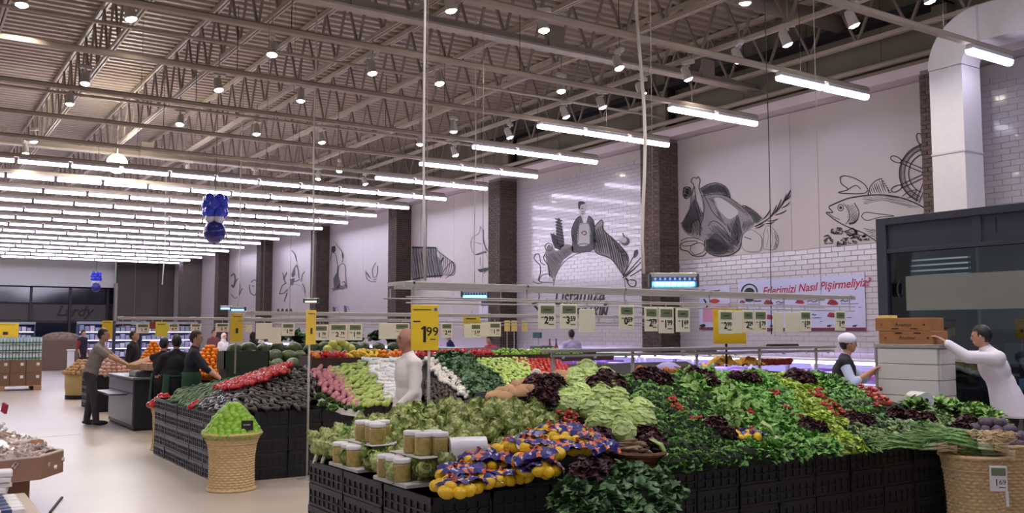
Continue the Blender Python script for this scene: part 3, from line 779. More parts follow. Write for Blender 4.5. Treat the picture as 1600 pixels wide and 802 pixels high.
# chef over a round plate with a wreath of food
def wreath(D, k=1.0, full=True):
    D.line(circ(405, 600, 225, -PI, 0, 40, 225), 4, 1, False)
    for r_ in (1,):
        D.fill([(300, 310), (295, 240), (320, 175), (350, 150), (365, 190), (385, 190), (400, 150), (425, 175), (440, 250), (438, 360), (300, 380)], 1)
        D.fill([(338, 200), (402, 200), (410, 320), (330, 330)], 3, 0.001)
        D.fill([(335, 70), (355, 60), (380, 70), (382, 110), (370, 145), (350, 145), (338, 110)], 3, 0.001)
    D.line([(300, 310), (295, 240), (320, 175), (350, 150)], 6); D.line([(400, 150), (425, 175), (440, 250), (438, 360)], 6)
    D.hatch([(295, 330), (295, 240), (330, 165), (345, 210), (335, 330)], 1.2, 7, 4); D.hatch([(402, 160), (430, 190), (440, 350), (412, 340)], 1.4, 7, 4)
    D.fill([(335, 100), (335, 66), (356, 58), (380, 68), (370, 76), (350, 84), (345, 110)], 0, 0.002); D.line([(352, 105), (368, 103)], 5, 1); D.line([(360, 120), (366, 130)], 4, 1); D.line([(352, 138), (370, 137)], 4, 1)
    D.line([(340, 205), (402, 205), (408, 320)], 3, 1); D.line([(340, 205), (332, 325)], 3, 1)
    # emblem on the apron
    D.fill([(352, 255), (368, 244), (364, 254), (360, 258), (364, 262), (368, 272)], 0, 0.003, False)
    D.line(circ(375, 258, 11, -2.2, 2.2, 12), 6, 0, False)
    # hands, vegetables below
    D.line([(310, 350), (340, 330), (380, 325), (420, 340), (415, 365)], 5, 1); D.line([(325, 340), (320, 380), (360, 370), (400, 355)], 4, 1)
    # corn, herbs, fowl on the left
    for (x0, y0, x1, y1, w_) in ((212, 160, 225, 330, 22), (180, 255, 210, 350, 20)):
        D.fill([(x0, y0), (x0 + w_ * .6, y0 + 30), (x1 + w_, y1), (x1 - w_, y1), (x0 - w_ * .6, y0 + 40)], 1)
        for q in range(9):
            t = q / 9; D.line([(x0 + (x1 - x0) * t - w_, y0 + (y1 - y0) * t + 8), (x0 + (x1 - x0) * t + w_, y0 + (y1 - y0) * t + 22)], 8, 0, False)
    D.fill([(125, 390), (150, 330), (200, 370), (240, 330), (295, 335), (300, 380), (240, 430), (190, 530), (150, 520), (140, 450)], 2)
    D.hatch([(125, 390), (200, 370), (295, 335), (300, 380), (240, 430), (190, 530), (150, 520)], 0.9, 9, 4, 1)
    D.line([(125, 390), (120, 420), (150, 470), (155, 530)], 5); D.line(circ(150, 345, 24), 5, 1, False)
    D.line([(130, 460), (100, 440), (90, 395), (70, 390), (58, 415), (75, 440), (95, 460), (98, 510), (90, 560), (180, 570)], 5, 1)
    D.line(circ(135, 560, 45, PI, 2 * PI, 14), 5, 1, False); D.line([(50, 560), (80, 575), (110, 570)], 5, 1)
    # ribs on the right
    ribs = [(435, 220), (475, 178), (490, 190), (495, 240), (560, 300), (640, 390), (645, 450), (620, 520), (600, 500), (540, 420), (440, 370)]
    D.fill(ribs, 2); D.line(ribs + [ribs[0]], 5)
    D.hatch(ribs, 1.35, 13, 7); D.hatch([(495, 240), (560, 300), (640, 390), (640, 430), (560, 330)], 0.9, 10, 6)
    D.fill(circ(630, 310, 28)[:-1], 1, 0, False); D.fill(circ(622, 303, 18)[:-1], 3, 0.002, False); D.line([(625, 285), (612, 258)], 7); D.line(circ(585, 315, 12), 4, 1, False)
    for (a, b, w_) in (((620, 530), (740, 400), 6), ((630, 535), (730, 440), 5), ((620, 520), (700, 370), 5), ((660, 530), (740, 480), 6), ((610, 540), (690, 480), 6)): D.line([a, b], w_, 0, False)
    D.fill([(685, 370), (705, 360), (712, 385), (695, 410), (680, 410)], 1)
    D.line([(640, 560), (660, 590), (690, 590), (695, 560), (660, 550)], 7); D.line([(630, 540), (650, 560)], 12)
    D.line([(60, 600), (90, 640), (80, 690), (45, 700)], 8, 1); D.line([(50, 700), (85, 740)], 14)
D = Draw(820, 300, 4.01)
wreath(D)
o = D.done('chef_mural', 'ink drawing of a chef in an apron above a round plate ringed with food')
Rw = frame((-1, 0, 0))
p1 = ax(903, 463, WX - 0.02); lettering('Ustamıza', 0.62, INK, p1, Rw @ Matrix.Rotation(0.05, 3, 'Z'), o, shear=0.35, bold=0.008)
p1 = ax(923, 489, WX - 0.02); lettering('BIRAKIN', 0.36, INK, p1, Rw @ Matrix.Rotation(0.02, 3, 'Z'), o, shear=0.3, bold=0.012)
m = MB(); D2 = Draw(0, 0, 1); D2.line([(949, 470), (944, 480), (940, 493), (938, 497)], 4.2); D2.mb.build('flourish', [INK, INK2, WASH, WASHL, FAINT], o)
# ribs, garlic (bay four)
D = Draw(630, 340, 5.73)
rb = [(78, 262), (295, 268), (300, 330), (340, 400), (350, 520), (200, 540), (80, 560)]
D.fill(rb, 2); 
for q in range(10):
    x0 = 92 + q * 22; D.line([(x0, 265), (x0 + 5, 330), (x0 + 18, 430), (x0 + 28 + q * 2, 540)], 9 if q % 2 else 6, 0)
D.line([(78, 268), (295, 272)], 16); D.hatch(rb, 1.35, 12, 4, 1); D.line([(85, 555), (220, 530), (350, 520)], 14)
for q in range(9):
    x0 = 305 + q * 17; D.line([(x0, 290 + q * 14), (x0 + 25, 340 + q * 10), (x0 + 15, 440 + q * 8), (x0 - 20, 520)], 5, 1)
D.fill([(315, 415), (350, 360), (362, 365), (340, 410)], 0); D.line([(350, 500), (400, 430), (430, 400)], 7, 1); D.line([(380, 545), (440, 500), (460, 440), (430, 390)], 6, 1)
D.cut('rib_drawing')
D.line([(690, 80), (675, 140), (620, 180), (605, 250), (640, 330), (720, 320), (740, 290), (720, 200), (710, 120), (690, 80)], 6, 4); D.line([(640, 220), (700, 240)], 6, 4); D.line([(720, 110), (715, 200), (745, 280), (780, 320)], 7, 1); D.line([(650, 335), (720, 310), (745, 315)], 12, 1)
D.line([(690, 350), (690, 430), (740, 450), (780, 440), (770, 380), (740, 330)], 5, 4); D.fill([(665, 465), (720, 455), (775, 450), (740, 480), (690, 490)], 0); D.line([(720, 500), (775, 455)], 8, 1)
D.cut('garlic_drawing')
D.done('rib_mural', 'ink drawing of black striped ribs and pale garlic on the white wall')
# jug and vegetables (bay five)
D = Draw(423, 360, 5.73)
D.fill([(545, 150), (575, 140), (580, 185), (560, 200), (545, 190)], 0); D.line([(535, 270), (545, 210), (575, 205), (590, 260), (600, 340), (590, 450), (600, 500)], 6, 1); D.line([(578, 110), (605, 150), (640, 195), (650, 240), (640, 290)], 6, 1); D.line([(640, 200), (645, 250)], 10, 1)
D.cut('bottle_drawing')
D.line([(605, 330), (640, 300), (665, 320), (672, 420), (680, 520)], 7, 1); D.line([(605, 330), (600, 400), (615, 470), (600, 520)], 14, 1); D.fill([(560, 430), (600, 380), (610, 500), (570, 520)], 1); D.hatch([(540, 520), (600, 480), (690, 500), (680, 530), (560, 545)], 0.3, 9, 6, 1)
D.line([(640, 470), (660, 460), (670, 500)], 8, 1)
D.cut('jug_drawing')
D.fill([(850, 365), (870, 410), (920, 445), (955, 430), (910, 440), (875, 400)], 0); D.line([(850, 365), (860, 430), (900, 460), (945, 460)], 6, 1); D.line([(942, 290), (910, 350), (920, 420), (952, 400), (957, 320)], 6, 1); D.cut('herb_drawing')
for (xx, yy) in ((570, 715), (670, 705)):
    D.fill([(xx - 15, yy - 30), (xx + 5, yy - 25), (xx + 12, yy + 25), (xx - 10, yy + 30)], 1); D.line([(xx + 8, yy - 5), (xx + 20, yy - 25), (xx + 35, yy + 15)], 8, 4); D.cut('small_figure')
D.done('jug_mural', 'pale ink drawing of a jug and vegetables on the fifth white wall bay')
# far wreath (bay six) and far faces (bay seven)
D = Draw(420, 360, 5.73)
D.line(circ(240, 600, 85, -PI, 0, 24, 115), 6, 4, False)
for (a, b, c_) in (((205, 180), (235, 220), (250, 280)), ((125, 380), (135, 430), (150, 470)), ((160, 375), (150, 400), (130, 440)), ((210, 410), (225, 350), (250, 310)), ((250, 310), (265, 370), (270, 430)), ((190, 440), (230, 460), (280, 440)), ((290, 460), (300, 400), (325, 370)), ((95, 575), (120, 500), (160, 470)), ((100, 570), (140, 560), (165, 530)), ((300, 480), (320, 520), (325, 560)), ((140, 640), (150, 600), (165, 560))):
    D.line([a, b, c_], 9, 1)
D.fill([(200, 400), (230, 330), (235, 400), (210, 420)], 1); D.fill([(190, 440), (230, 430), (220, 480), (195, 490)], 1)
for q in range(4): D.line([(70 + q * 38, 750), (85 + q * 38, 705), (95 + q * 38, 750)], 9, 0)
D.done('far_wreath_mural', 'small pale ink drawing of a wreath of food on the sixth white wall bay')
D = Draw(300, 400, 5.333)
D.line([(325, 170), (350, 150), (360, 200), (345, 260), (330, 240)], 14, 1); D.line([(345, 250), (385, 190), (400, 260), (390, 330), (420, 270)], 8, 1); D.line([(325, 320), (360, 355), (390, 330)], 7, 1); D.cut('bottle_drawing'); D.line([(490, 220), (520, 200), (535, 210)], 9, 1); D.line([(480, 240), (485, 300), (520, 330), (535, 310)], 9, 1); D.line([(500, 250), (520, 255)], 8, 1);
D.done('far_face_mural', 'faint ink drawing on the far white wall bay behind the third yellow sign')

# ------------------------------------------------------------------ meat poster
M_post = mat('poster_blue', (196, 198, 232), rough=0.35); M_red = mat('poster_red', (176, 40, 58), rough=0.4); M_dred = mat('poster_dark_red', (110, 30, 50), rough=0.4); M_pink = mat('poster_pink', (206, 140, 168), rough=0.4)
po = thing('meat_poster', 'pale blue meat cooking poster with red script title on the tiled wall', 'poster', (WX - 0.03, 12.8, 2.25))
def onw(px, py, dx=0.0):
    q = ax(px, py, WX - 0.032); return Vector((-0.004 - dx, q.y - 12.8, q.z - 2.25))
MB().box(-0.002, 0.016, -1.62, 1.62, -0.55, 0.55).build('sheet', M_post, po)
MB().box(-0.004, -0.002, -1.62, 1.62, -0.55, -0.49).build('bottom_band', M_dred, po)
lettering('Etlerimizi Nasıl Pişirmeliyiz?', 0.235, M_red, onw(1270, 449), Rw @ Matrix.Rotation(0.035, 3, 'Z'), po, shear=0.3, bold=0.004)
D = Draw(1150, 425, 7.62, WX - 0.036)
D.line(circ(160, 240, 92, n=30, ry=92), 18, 0, False); D.fill(circ(160, 250, 62, PI, 2 * PI, 14)[:], 0, 0.001, False)
D.cut('emblem'); D.line([(110, 340), (160, 350), (205, 340)], 16, 0); D.line([(205, 345), (250, 350), (300, 345)], 14, 0); D.cut('cow_picture')
for (x0, y0, s_) in ((385, 370, 60), (760, 360, 55), (1150, 370, 70), (400, 545, 60), (1140, 520, 60), (75, 360, 35)):
    pl = [(x0 - s_, y0 + s_ * .2), (x0 - s_ * .4, y0 - s_ * .6), (x0 + s_ * .5, y0 - s_ * .4), (x0 + s_, y0 + s_ * .2), (x0 + s_ * .2, y0 + s_ * .4)]
    D.fill(pl, 1); D.hatch(pl, 0.5, 14, 7, 2); D.cut('meat_picture')
for (x0, y0, l_) in ((475, 360, 100), (850, 350, 120), (1245, 345, 90), (905, 510, 50), (640, 520, 40)):
    D.line([(x0, y0 + 8), (x0 + l_ * .3, y0 - 8), (x0 + l_ * .6, y0 + 8), (x0 + l_, y0 - 5)], 9, 0); D.cut('script_line')
for (x0, y0, l_) in ((480, 385, 90), (850, 388, 130), (1250, 380, 210), (910, 548, 110), (1320, 545, 60), (1000, 592, 30), (1460, 425, 35)): (D.line([(x0, y0), (x0 + l_, y0 - 2)], 5, 0, False), D.cut('text_line'))
for x0 in (430, 1110, 1415):
    D.fill([(x0 - 28, 640), (x0 - 10, 632), (x0 + 15, 634), (x0 + 30, 628), (x0 + 26, 642), (x0 + 12, 652), (x0 + 10, 664), (x0 + 2, 654), (x0 - 14, 654), (x0 - 18, 664), (x0 - 24, 652)], 0, 0.001, False); D.cut('cow_silhouette')
D.done('', '', [INK, M_red, M_dred], po, (WX - 0.03, 12.8, 2.25))
p2 = thing('pork_poster', 'small pale poster with a pink block left of the meat poster', 'poster', (WX - 0.03, 15.15, 2.2))
MB().box(-0.002, 0.016, -0.48, 0.48, -0.48, 0.5).build('sheet', M_post, p2)
MB().box(-0.005, -0.002, -0.42, 0.36, -0.30, 0.05).build('picture_block', M_pink, p2)
MB().box(-0.005, -0.002, -0.48, 0.48, -0.48, -0.42).build('bottom_band', M_dred, p2)
D = Draw(1000, 420, 4, WX - 0.037); D.line([(365, 145), (400, 135), (420, 150)], 10, 0); D.cut('text_line'); D.line([(430, 145), (500, 135)], 8, 1); D.cut('text_line'); D.fill([(435, 195), (470, 188), (500, 200), (480, 215), (440, 212)], 2); D.cut('meat_picture'); D.line([(400, 190), (420, 230), (410, 250)], 10, 0); D.cut('cow_silhouette'); D.fill([(370, 355), (400, 345), (410, 360), (385, 368)], 0)
D.done('', '', [INK, M_dred, M_red], p2, (WX - 0.03, 15.15, 2.2))
# small notices on the far wall bays
for (px, py, w_, h_, lb) in ((636, 488, 0.5, 0.55, 'small dark notice on the wall behind the near yellow sign'),):
    q = ax(760, 478, WX - 0.02)
    t = thing('wall_notice', lb, 'notice', q)
    MB().box(-0.01, 0.01, -0.45, 0.45, -0.45, 0.45).build('sheet', mat('notice_white', (214, 214, 226)), t)
    MB().box(-0.014, -0.01, -0.3, 0.3, 0.0, 0.38).build('picture_block', mat('notice_dark', (60, 62, 90)), t)
    MB().box(-0.014, -0.01, -0.4, 0.4, -0.4, -0.32).build('bottom_band', MATS['notice_dark'], t)

# ------------------------------------------------------------------ white air duct
M_duct = mat('duct_white', (220, 216, 220), rough=0.45, var=0.02)
du = thing('air_duct', 'big white square air duct bending down beside the brick pillar', 'duct', (14.0, 8.15, 0))
def duct_run(secs, name):
    m = MB(); vs = []
    for (y0, z0, y1, z1) in secs: vs += [(0, y0, z0), (0.52, y0, z0), (0.52, y1, z1), (0, y1, z1)]
    fs = []
    for i in range(len(secs) - 1):
        for k in range(4):
            k2 = (k + 1) % 4; fs.append((4 * i + k, 4 * i + k2, 4 * i + 4 + k2, 4 * i + 4 + k))
    m.add(vs, fs); return m.build(name, M_duct, du, smooth=False)
duct_run([(0.56, 3.32, 0, 3.32), (0.56, 4.55, 0, 4.55)], 'lower_section')
duct_run([(0.56, 4.56, 0, 4.56), (0.56, 5.95, 0, 5.95)], 'upper_section')
rin, rout = 0.28, 0.86
arc = []
for i in range(13):
    a = PI / 2 * i / 12
    arc.append((-0.28 + rout * math.cos(a), 5.96 + rout * math.sin(a), -0.28 + rin * math.cos(a), 5.96 + rin * math.sin(a)))
duct_run(arc, 'elbow')
duct_run([(-0.285, 5.96 + rout, -0.285, 5.96 + rin), (-2.0, 5.96 + rout, -2.0, 5.96 + rin)], 'horizontal_section')
duct_run([(-2.005, 5.96 + rout, -2.005, 5.96 + rin), (-6.0, 5.96 + rout, -6.0, 5.96 + rin)], 'horizontal_section')
for z in (4.555,): MB().box(-0.012, 0.532, -0.012, 0.572, z - 0.012, z + 0.012).build('joint_flange', mat('duct_joint', (200, 196, 202), rough=0.5), du)
MB().box(-0.012, 0.532, -0.30, -0.27, 5.96 + rin - 0.01, 5.96 + rout + 0.01).build('joint_flange', MATS['duct_joint'], du)

# ------------------------------------------------------------------ dark framed glass booth
BX, BY1, BY0, BH_ = 11.8, 8.22, 0.4, 3.31
bo = thing('glass_booth', 'dark grey framed glass booth with a frosted band behind the man in the white coat', 'booth', (BX, BY1, 0))
def bbx(name, y0, y1, z0, z1, m, x0=-0.05, x1=0.05, par=None): return MB().cbox(x0, x1, y0, y1, z0, z1, 0.006).build(name, m, par or bo)
bbx('corner_post', -0.16, 0, 0, BH_, M_char, -0.06, 0.1)
hd = bbx('header', -8, -0.16, 2.86, BH_ - 0.1, M_char, -0.02, 0.04)
bbx('top_rail', -8, -0.16, BH_ - 0.1, BH_, M_char, -0.07, 0.1); bbx('lower_rail', -8, -0.16, 2.8, 2.86, M_char, -0.05, 0.07)
bbx('header_stile', -1.55, -1.42, 2.86, BH_ - 0.1, M_char, -0.045, 0.07); bbx('seam', -1.75, -1.73, 2.95, 3.16, M_blackm, -0.026, 0.0)
bbx('mullion', -3.3, -3.2, 0, 2.8, M_char, -0.04, 0.06); bbx('floor_rail', -8, -0.16, 0, 0.14, M_char, -0.05, 0.07)
M_glass = glass_mat('booth_glass', (200, 208, 214), 0.45, 0.01)
M_frost = mat('frosted_film', (120, 122, 118), rough=0.35, var=0.06, scale=1.2)
for (a, b) in ((-8, -3.3), (-3.2, -0.16)): pn_ = bbx('pane', a, b, 0.14, 2.8, M_glass, -0.006, 0.006)
bbx('frosted_band', -3.2, -0.42, 1.98, 2.46, M_frost, -0.012, -0.007, pn_)
lettering('(', 0.3, INK, (-0.012, -0.3, 2.3), Rw, bo); 
M_bi = mat('booth_wall', (128, 124, 122), rough=0.8, var=0.15, scale=1.0)
MB().box(2.2, 2.3, -8, -0.1, 0, 3.2).build('rear_wall', M_bi, bo); MB().box(-0.05, 2.3, -8, 0, 3.2, 3.3).build('roof', M_char, bo); MB().box(0.0, 2.3, -0.05, 0.0, 0.0, 0.9).build('side_wall', M_char, bo)
bbx('side_pane', -0.03, -0.02, 0.9, 3.2, M_glass, 0.1, 2.2)
M_bs0 = mat('booth_fitting', (150, 150, 152), rough=0.5); M_bs = mat('booth_steel', (92, 96, 108), rough=0.35, metal=0.6)
for q in range(5):  # added glowing strips in place of lamp reflections on the pane
    t = thing('reflection_strip', 'dim glowing strip imitating a lamp reflection in the booth glass, %s from the top' % ords[q], 'light', (12.16, 7.08, 2.72 - q * 0.075)); oh = MB().box(-0.03, 0.0, -0.02, 0.92, -0.03, 0.0).build('housing', M_bs0, t); MB().box(-0.045, -0.03, 0.0, 0.9, -0.028, -0.008).build('tube', mat('reflection_glow', (220, 226, 226), emit=(220, 232, 236), es=0.6), oh)
MB().box(12.7, 12.78, 7.3, 7.62, 1.4, 3.2).build('booth_pillar', mat('dim_pillar', (84, 82, 84), rough=0.7), label='dim grey pillar inside the glass booth', cat='pillar')
L_ = bpy.data.lights.new('booth_fill', 'AREA'); L_.energy = 40; L_.size = 0.3; L_.color = (0.95, 0.95, 1.0)  # fill lamp added to lift the dark booth interior
bl = thing('booth_fill_lamp', 'added square fill lamp under the glass booth ceiling', 'lamp', (12.9, 5.6, 3.19)); MB().cbox(-0.2, 0.2, -0.2, 0.2, -0.03, 0.0, 0.005).build('housing', M_bs0, bl); lo_ = bpy.data.objects.new('booth_fill_beam', L_); COL.objects.link(lo_); lo_.parent = bl; lo_.location = (0, 0, -0.04)
t = thing('steel_bench', 'dim steel bench with a blue tray inside the glass booth', 'bench', (13.1, 6.4, 0)); 
MB().cbox(-0.35, 0.35, -1.3, 1.3, 0.82, 0.88).build('worktop', M_bs, t)
for sx in (-0.3, 0.3):
    for sy in (-1.2, 1.2): MB().box(sx - 0.03, sx + 0.03, sy - 0.03, sy + 0.03, 0, 0.82).build('leg', M_bs, t)
for (y_, lb, c_) in ((7.1, 'pale blue plastic tray on the bench inside the booth', (120, 140, 176)), (6.1, 'grey plastic tray on the bench inside the booth', (104, 108, 120))):
    m = MB(); m.box(-0.2, 0.2, -0.28, 0.28, 0, 0.012)
    for q in ((-0.2, -0.19, -0.28, 0.28), (0.19, 0.2, -0.28, 0.28), (-0.2, 0.2, -0.28, -0.27), (-0.2, 0.2, 0.27, 0.28)): m.box(*q, 0, 0.16)
    m.build('plastic_tray', mat('tray_' + str(y_), c_, rough=0.4), label=lb, cat='tray', loc=(13.0, y_, 0.881))
t = thing('wall_shelf', 'dim shelf with stacked goods on the booth rear wall', 'shelf', (13.85, 7.0, 1.2)); MB().box(-0.2, 0.14, -1.1, 1.0, -0.02, 0.02).build('board', M_bs, t); MB().box(-0.2, 0.14, -1.1, 1.0, 0.48, 0.52).build('board', M_bs, t)
for sy in (-1.0, 0.9): MB().box(0.1, 0.14, sy, sy + 0.04, -0.2, 0.6).build('bracket', M_bs, t)
for q in range(5):
    MB().cbox(-0.14, 0.08, -0.13, 0.13, 0, 0.26 + 0.03 * (q % 3), 0.01).build('carton', mat('dim_carton%d' % (q % 2), ((120, 100, 84), (90, 92, 100))[q % 2], rough=0.8), label='dim carton on the booth shelf, %s from the left' % ords[q], cat='carton', loc=(13.85, 7.75 - q * 0.38, 1.221), group='cartons in the booth')

# ------------------------------------------------------------------ chilled counters along the wall
M_cw = mat('counter_white', (214, 212, 226), rough=0.3); M_strip = mat('counter_strip', (245, 240, 255), emit=(190, 166, 255), es=22)
M_glass2 = glass_mat('counter_glass', (235, 238, 245), 0.18, 0.02)
M_cin = mat('counter_inside', (196, 192, 232), rough=0.4)
def counter(y0, y1, lab):
    L = y1 - y0
    t = thing('chilled_counter', lab, 'counter', (12.8, y0, 0))
    MB().cbox(0, 1.1, 0.02, L - 0.02, 0, 0.86, 0.02).build('body', M_cw, t)
    MB().box(0.05, 1.0, 0.04, L - 0.04, 0.86, 0.9).build('display_deck', M_cin, t)
    MB().box(0.02, 0.03, 0.03, L - 0.03, 0.9, 1.16).build('front_glass', M_glass2, t)
    MB().cbox(-0.02, 0.45, 0.0, L, 1.2, 1.24, 0.008).build('top_shelf', M_cw, t)
    MB().box(0.0, 0.05, 0.06, L - 0.06, 1.155, 1.2).build('light_strip', M_strip, t)
    MB().box(1.02, 1.1, 0.03, L - 0.03, 0.9, 1.1).build('rear_ledge', M_cw, t)
    for q in range(int(L / 1.2) + 1): MB().tube([(0.08, 0.1 + q * (L - 0.2) / int(L / 1.2), 0.86), (0.08, 0.1 + q * (L - 0.2) / int(L / 1.2), 1.2)], 0.022, 8).build('post', M_cw, t)
    for q in range(int(L / 0.55)):
        MB().cbox(0.12, 0.7, 0.12 + q * 0.55, 0.58 + q * 0.55, 0.905, 0.99 + 0.03 * (q % 3), 0.02).build('meat_tray', mat('counter_goods%d' % (q % 4), ((190, 120, 140), (214, 204, 226), (150, 110, 140), (170, 178, 220))[q % 4], rough=0.5), t)
counter(9.0, 11.6, 'white lit chilled counter behind the chef, nearest the booth'); counter(11.65, 14.6, 'white lit chilled counter below the meat poster'); counter(14.65, 17.6, 'white lit chilled counter below the brick pillar with the insect lamp')
counter(17.65, 20.9, 'white lit chilled counter in front of the man under the chef mural'); counter(20.95, 24.2, 'white lit chilled counter before the person in red'); counter(24.25, 28.0, 'white lit chilled counter beyond the near yellow sign'); counter(28.05, 32.5, 'white lit far chilled counter toward the back'); counter(32.55, 38.0, 'white lit farthest chilled counter')
# things on the counters and the wall behind
for (px, py, m_, lb) in ((859, 533, (150, 30, 50), 'small red bottle on the rear ledge below the blank price card'), (869, 532, (120, 40, 60), 'dark red bottle on the rear ledge beside the red one')):
    q = ax(px, 545, 13.86)
    MB().lathe([(0.05, 0), (0.055, 0.02), (0.055, 0.2), (0.02, 0.27), (0.018, 0.36), (0.022, 0.37), (0.022, 0.4)], 10).build('bottle', mat('bottle' + str(px), m_, rough=0.3), label=lb, cat='bottle', loc=(13.86, q.y, 1.1), smooth=True)
t = thing('weighing_scale', 'dark scale with a screen on the chilled counter left of the butcher', 'scale', (13.0, ax(838, 540, 13.0).y, 1.24)); MB().cbox(-0.02, 0.36, -0.25, 0.25, 0, 0.09).build('base', mat('scale_dark', (70, 70, 84), rough=0.5), t); MB().box(0.02, 0.32, -0.22, 0.22, 0.1, 0.115).build('pan', M_chrome, t); MB().tube([(0.2, 0.2, 0.09), (0.2, 0.2, 0.3)], 0.015, 6).build('column', M_chrome, t); MB().box(0.14, 0.2, 0.05, 0.35, 0.28, 0.42).build('display', mat('scale_screen', (60, 100, 100), rough=0.2), t)
t = thing('weighing_scale', 'dark scale on the chilled counter below the meat poster', 'scale', (13.0, ax(1085, 540, 13.0).y, 1.24)); MB().cbox(-0.02, 0.36, -0.25, 0.25, 0, 0.09).build('base', mat('scale_dark', (70, 70, 84), rough=0.5), t); MB().box(0.02, 0.32, -0.22, 0.22, 0.1, 0.115).build('pan', M_chrome, t)
# ================================================================== produce displays
N0 = (2.52, 8.6, 4.62, 6.75); M0 = (3.05, 11.6, 10.55, 13.5)
def zN(x, y): return 0.77 + max(0, min((y - 4.62) * 0.31, (x - 2.52) * 0.27, (8.85 - x) * 0.5, 0.56))
def zM(x, y): return 0.77 + max(0, min((y - 10.55) * 0.31, (x - 3.05) * 0.31, (13.6 - y) * 0.31, 0.47))
def slope_rot(zf, x, y):
    e = 0.02
    n = Vector((-(zf(x + e, y) - zf(x - e, y)) / (2 * e), -(zf(x, y + e) - zf(x, y - e)) / (2 * e), 1)).normalized()
    return n
M_stand = mat('stand_dark', (34, 32, 30), rough=0.7)
def stand(zf, b, lab, drop=0.05, nx=24, ny=10):
    m = MB(); x0, x1, y0, y1 = b
    x0 += 0.42; y0 += 0.42; 
    g = [[(x0 + (x1 - x0) * i / nx, y0 + (y1 - y0) * j / ny) for i in range(nx + 1)] for j in range(ny + 1)]
    for row in g:
        for (x, y) in row: m.v.append((x, y, zf(x, y) - drop))
    W_ = nx + 1
    for j in range(ny):
        for i in range(nx): m.f.append((j * W_ + i, j * W_ + i + 1, (j + 1) * W_ + i + 1, (j + 1) * W_ + i)); m.m.append(0)
    t = thing('display_stand', lab, 'stand')
    m.build('sloping_top', M_stand, t)
    rp = [(x0 + (x1 - x0) * i / nx, y1, zf(x0 + (x1 - x0) * i / nx, y1) - drop - 0.01) for i in range(nx + 1)]
    MB().add([(x, y, 0) for x, y, z in rp] + rp, [(i, i + 1, nx + 2 + i, nx + 1 + i) for i in range(nx)]).build('rear_panel', M_stand, t)
    MB().box(x0, x0 + 0.03, y0, y1, 0, 0.78).box(x1 - 0.03, x1, y0, y1, 0, 0.78).box(x0, x1, y0, y0 + 0.03, 0, 0.78).build('base', M_stand, t)
stand(zN, N0, 'black sloping stand under the leafy greens and artichokes'); stand(zM, M0, 'black sloping stand under the aubergines and cucumbers')

# ribbed black crates
CX, CY, CZ = 0.40, 0.60, 0.155
def crate_mesh():
    m = MB(); t = 0.012
    m.box(0.01, CX - 0.01, 0.01, CY - 0.01, 0, 0.012)
    for (a, b, c, d) in ((0.008, 0.008 + t, 0.008, CY - 0.008), (CX - 0.008 - t, CX - 0.008, 0.008, CY - 0.008), (0.008, CX - 0.008, 0.008, 0.008 + t), (0.008, CX - 0.008, CY - 0.008 - t, CY - 0.008)):
        m.box(a, b, c, d, 0.0, CZ - 0.03)
    for (z0, z1) in ((0, 0.018), (CZ - 0.045, CZ - 0.004)):
        m.box(0, CX, 0, 0.012, z0, z1); m.box(0, CX, CY - 0.012, CY, z0, z1); m.box(0, 0.012, 0, CY, z0, z1); m.box(CX - 0.012, CX, 0, CY, z0, z1)
    m.box(0, CX, 0.0, 0.01, 0.06, 0.07); m.box(0, 0.01, 0, CY, 0.06, 0.07)
    for i in range(6):
        x = 0.003 + i * (CX - 0.02) / 5; m.box(x, x + 0.014, 0, 0.012, 0.018, CZ - 0.045); m.box(x, x + 0.014, CY - 0.012, CY, 0.018, CZ - 0.045)
    for i in range(8):
        y = 0.003 + i * (CY - 0.02) / 7; m.box(0, 0.012, y, y + 0.014, 0.018, CZ - 0.045); m.box(CX - 0.012, CX, y, y + 0.014, 0.018, CZ - 0.045)
    return m.mesh('crate', M_black)
crm = crate_mesh()
def crate(x, y, z, lab, grp, rot=0.0):
    return obj('produce_crate', crm, None, lab, 'crate', grp, None, (x + R.uniform(-.004, .004), y + R.uniform(-.006, .006), z), rot + R.uniform(-.006, .006))
def crate_wall(b, rows, lab, skip=()):
    x0, x1, y0, y1 = b
    n = int((x1 - x0) / (CX + 0.008))
    for i in range(n):
        for k in range(rows): crate(x0 + i * (CX + 0.008), y0, k * CZ, 'black crate, %s display front, column %s from left, level %s from floor' % (lab, NUM[i], NUM[k]), 'crate wall of the %s display' % lab)
    y = y0 + CY + 0.012
    while y + CY < y1 + 0.2:
        for k in range(rows): crate(x0, y, k * CZ, 'black crate, %s display left side, column %s from front, level %s from floor' % (lab, NUM[int((y - y0) / CY) - 1], NUM[k]), 'crate wall of the %s display' % lab)
        y += CY + 0.012
NUM = ['one', 'two', 'three', 'four', 'five', 'six', 'seven', 'eight', 'nine', 'ten', 'eleven', 'twelve', 'thirteen', 'fourteen', 'fifteen', 'sixteen', 'seventeen', 'eighteen', 'nineteen', 'twenty', 'twenty-one', 'twenty-two']
crate_wall(N0, 5, 'greens')
crate_wall(M0, 5, 'aubergine')
# two raised crates holding lemon bags
for (x, y, z, lb) in ((3.15, 4.62, 0.775, 'black crate raised at the front holding lemon bags, upper one'),):
    crate(x, y, z, lb, 'raised lemon crates')

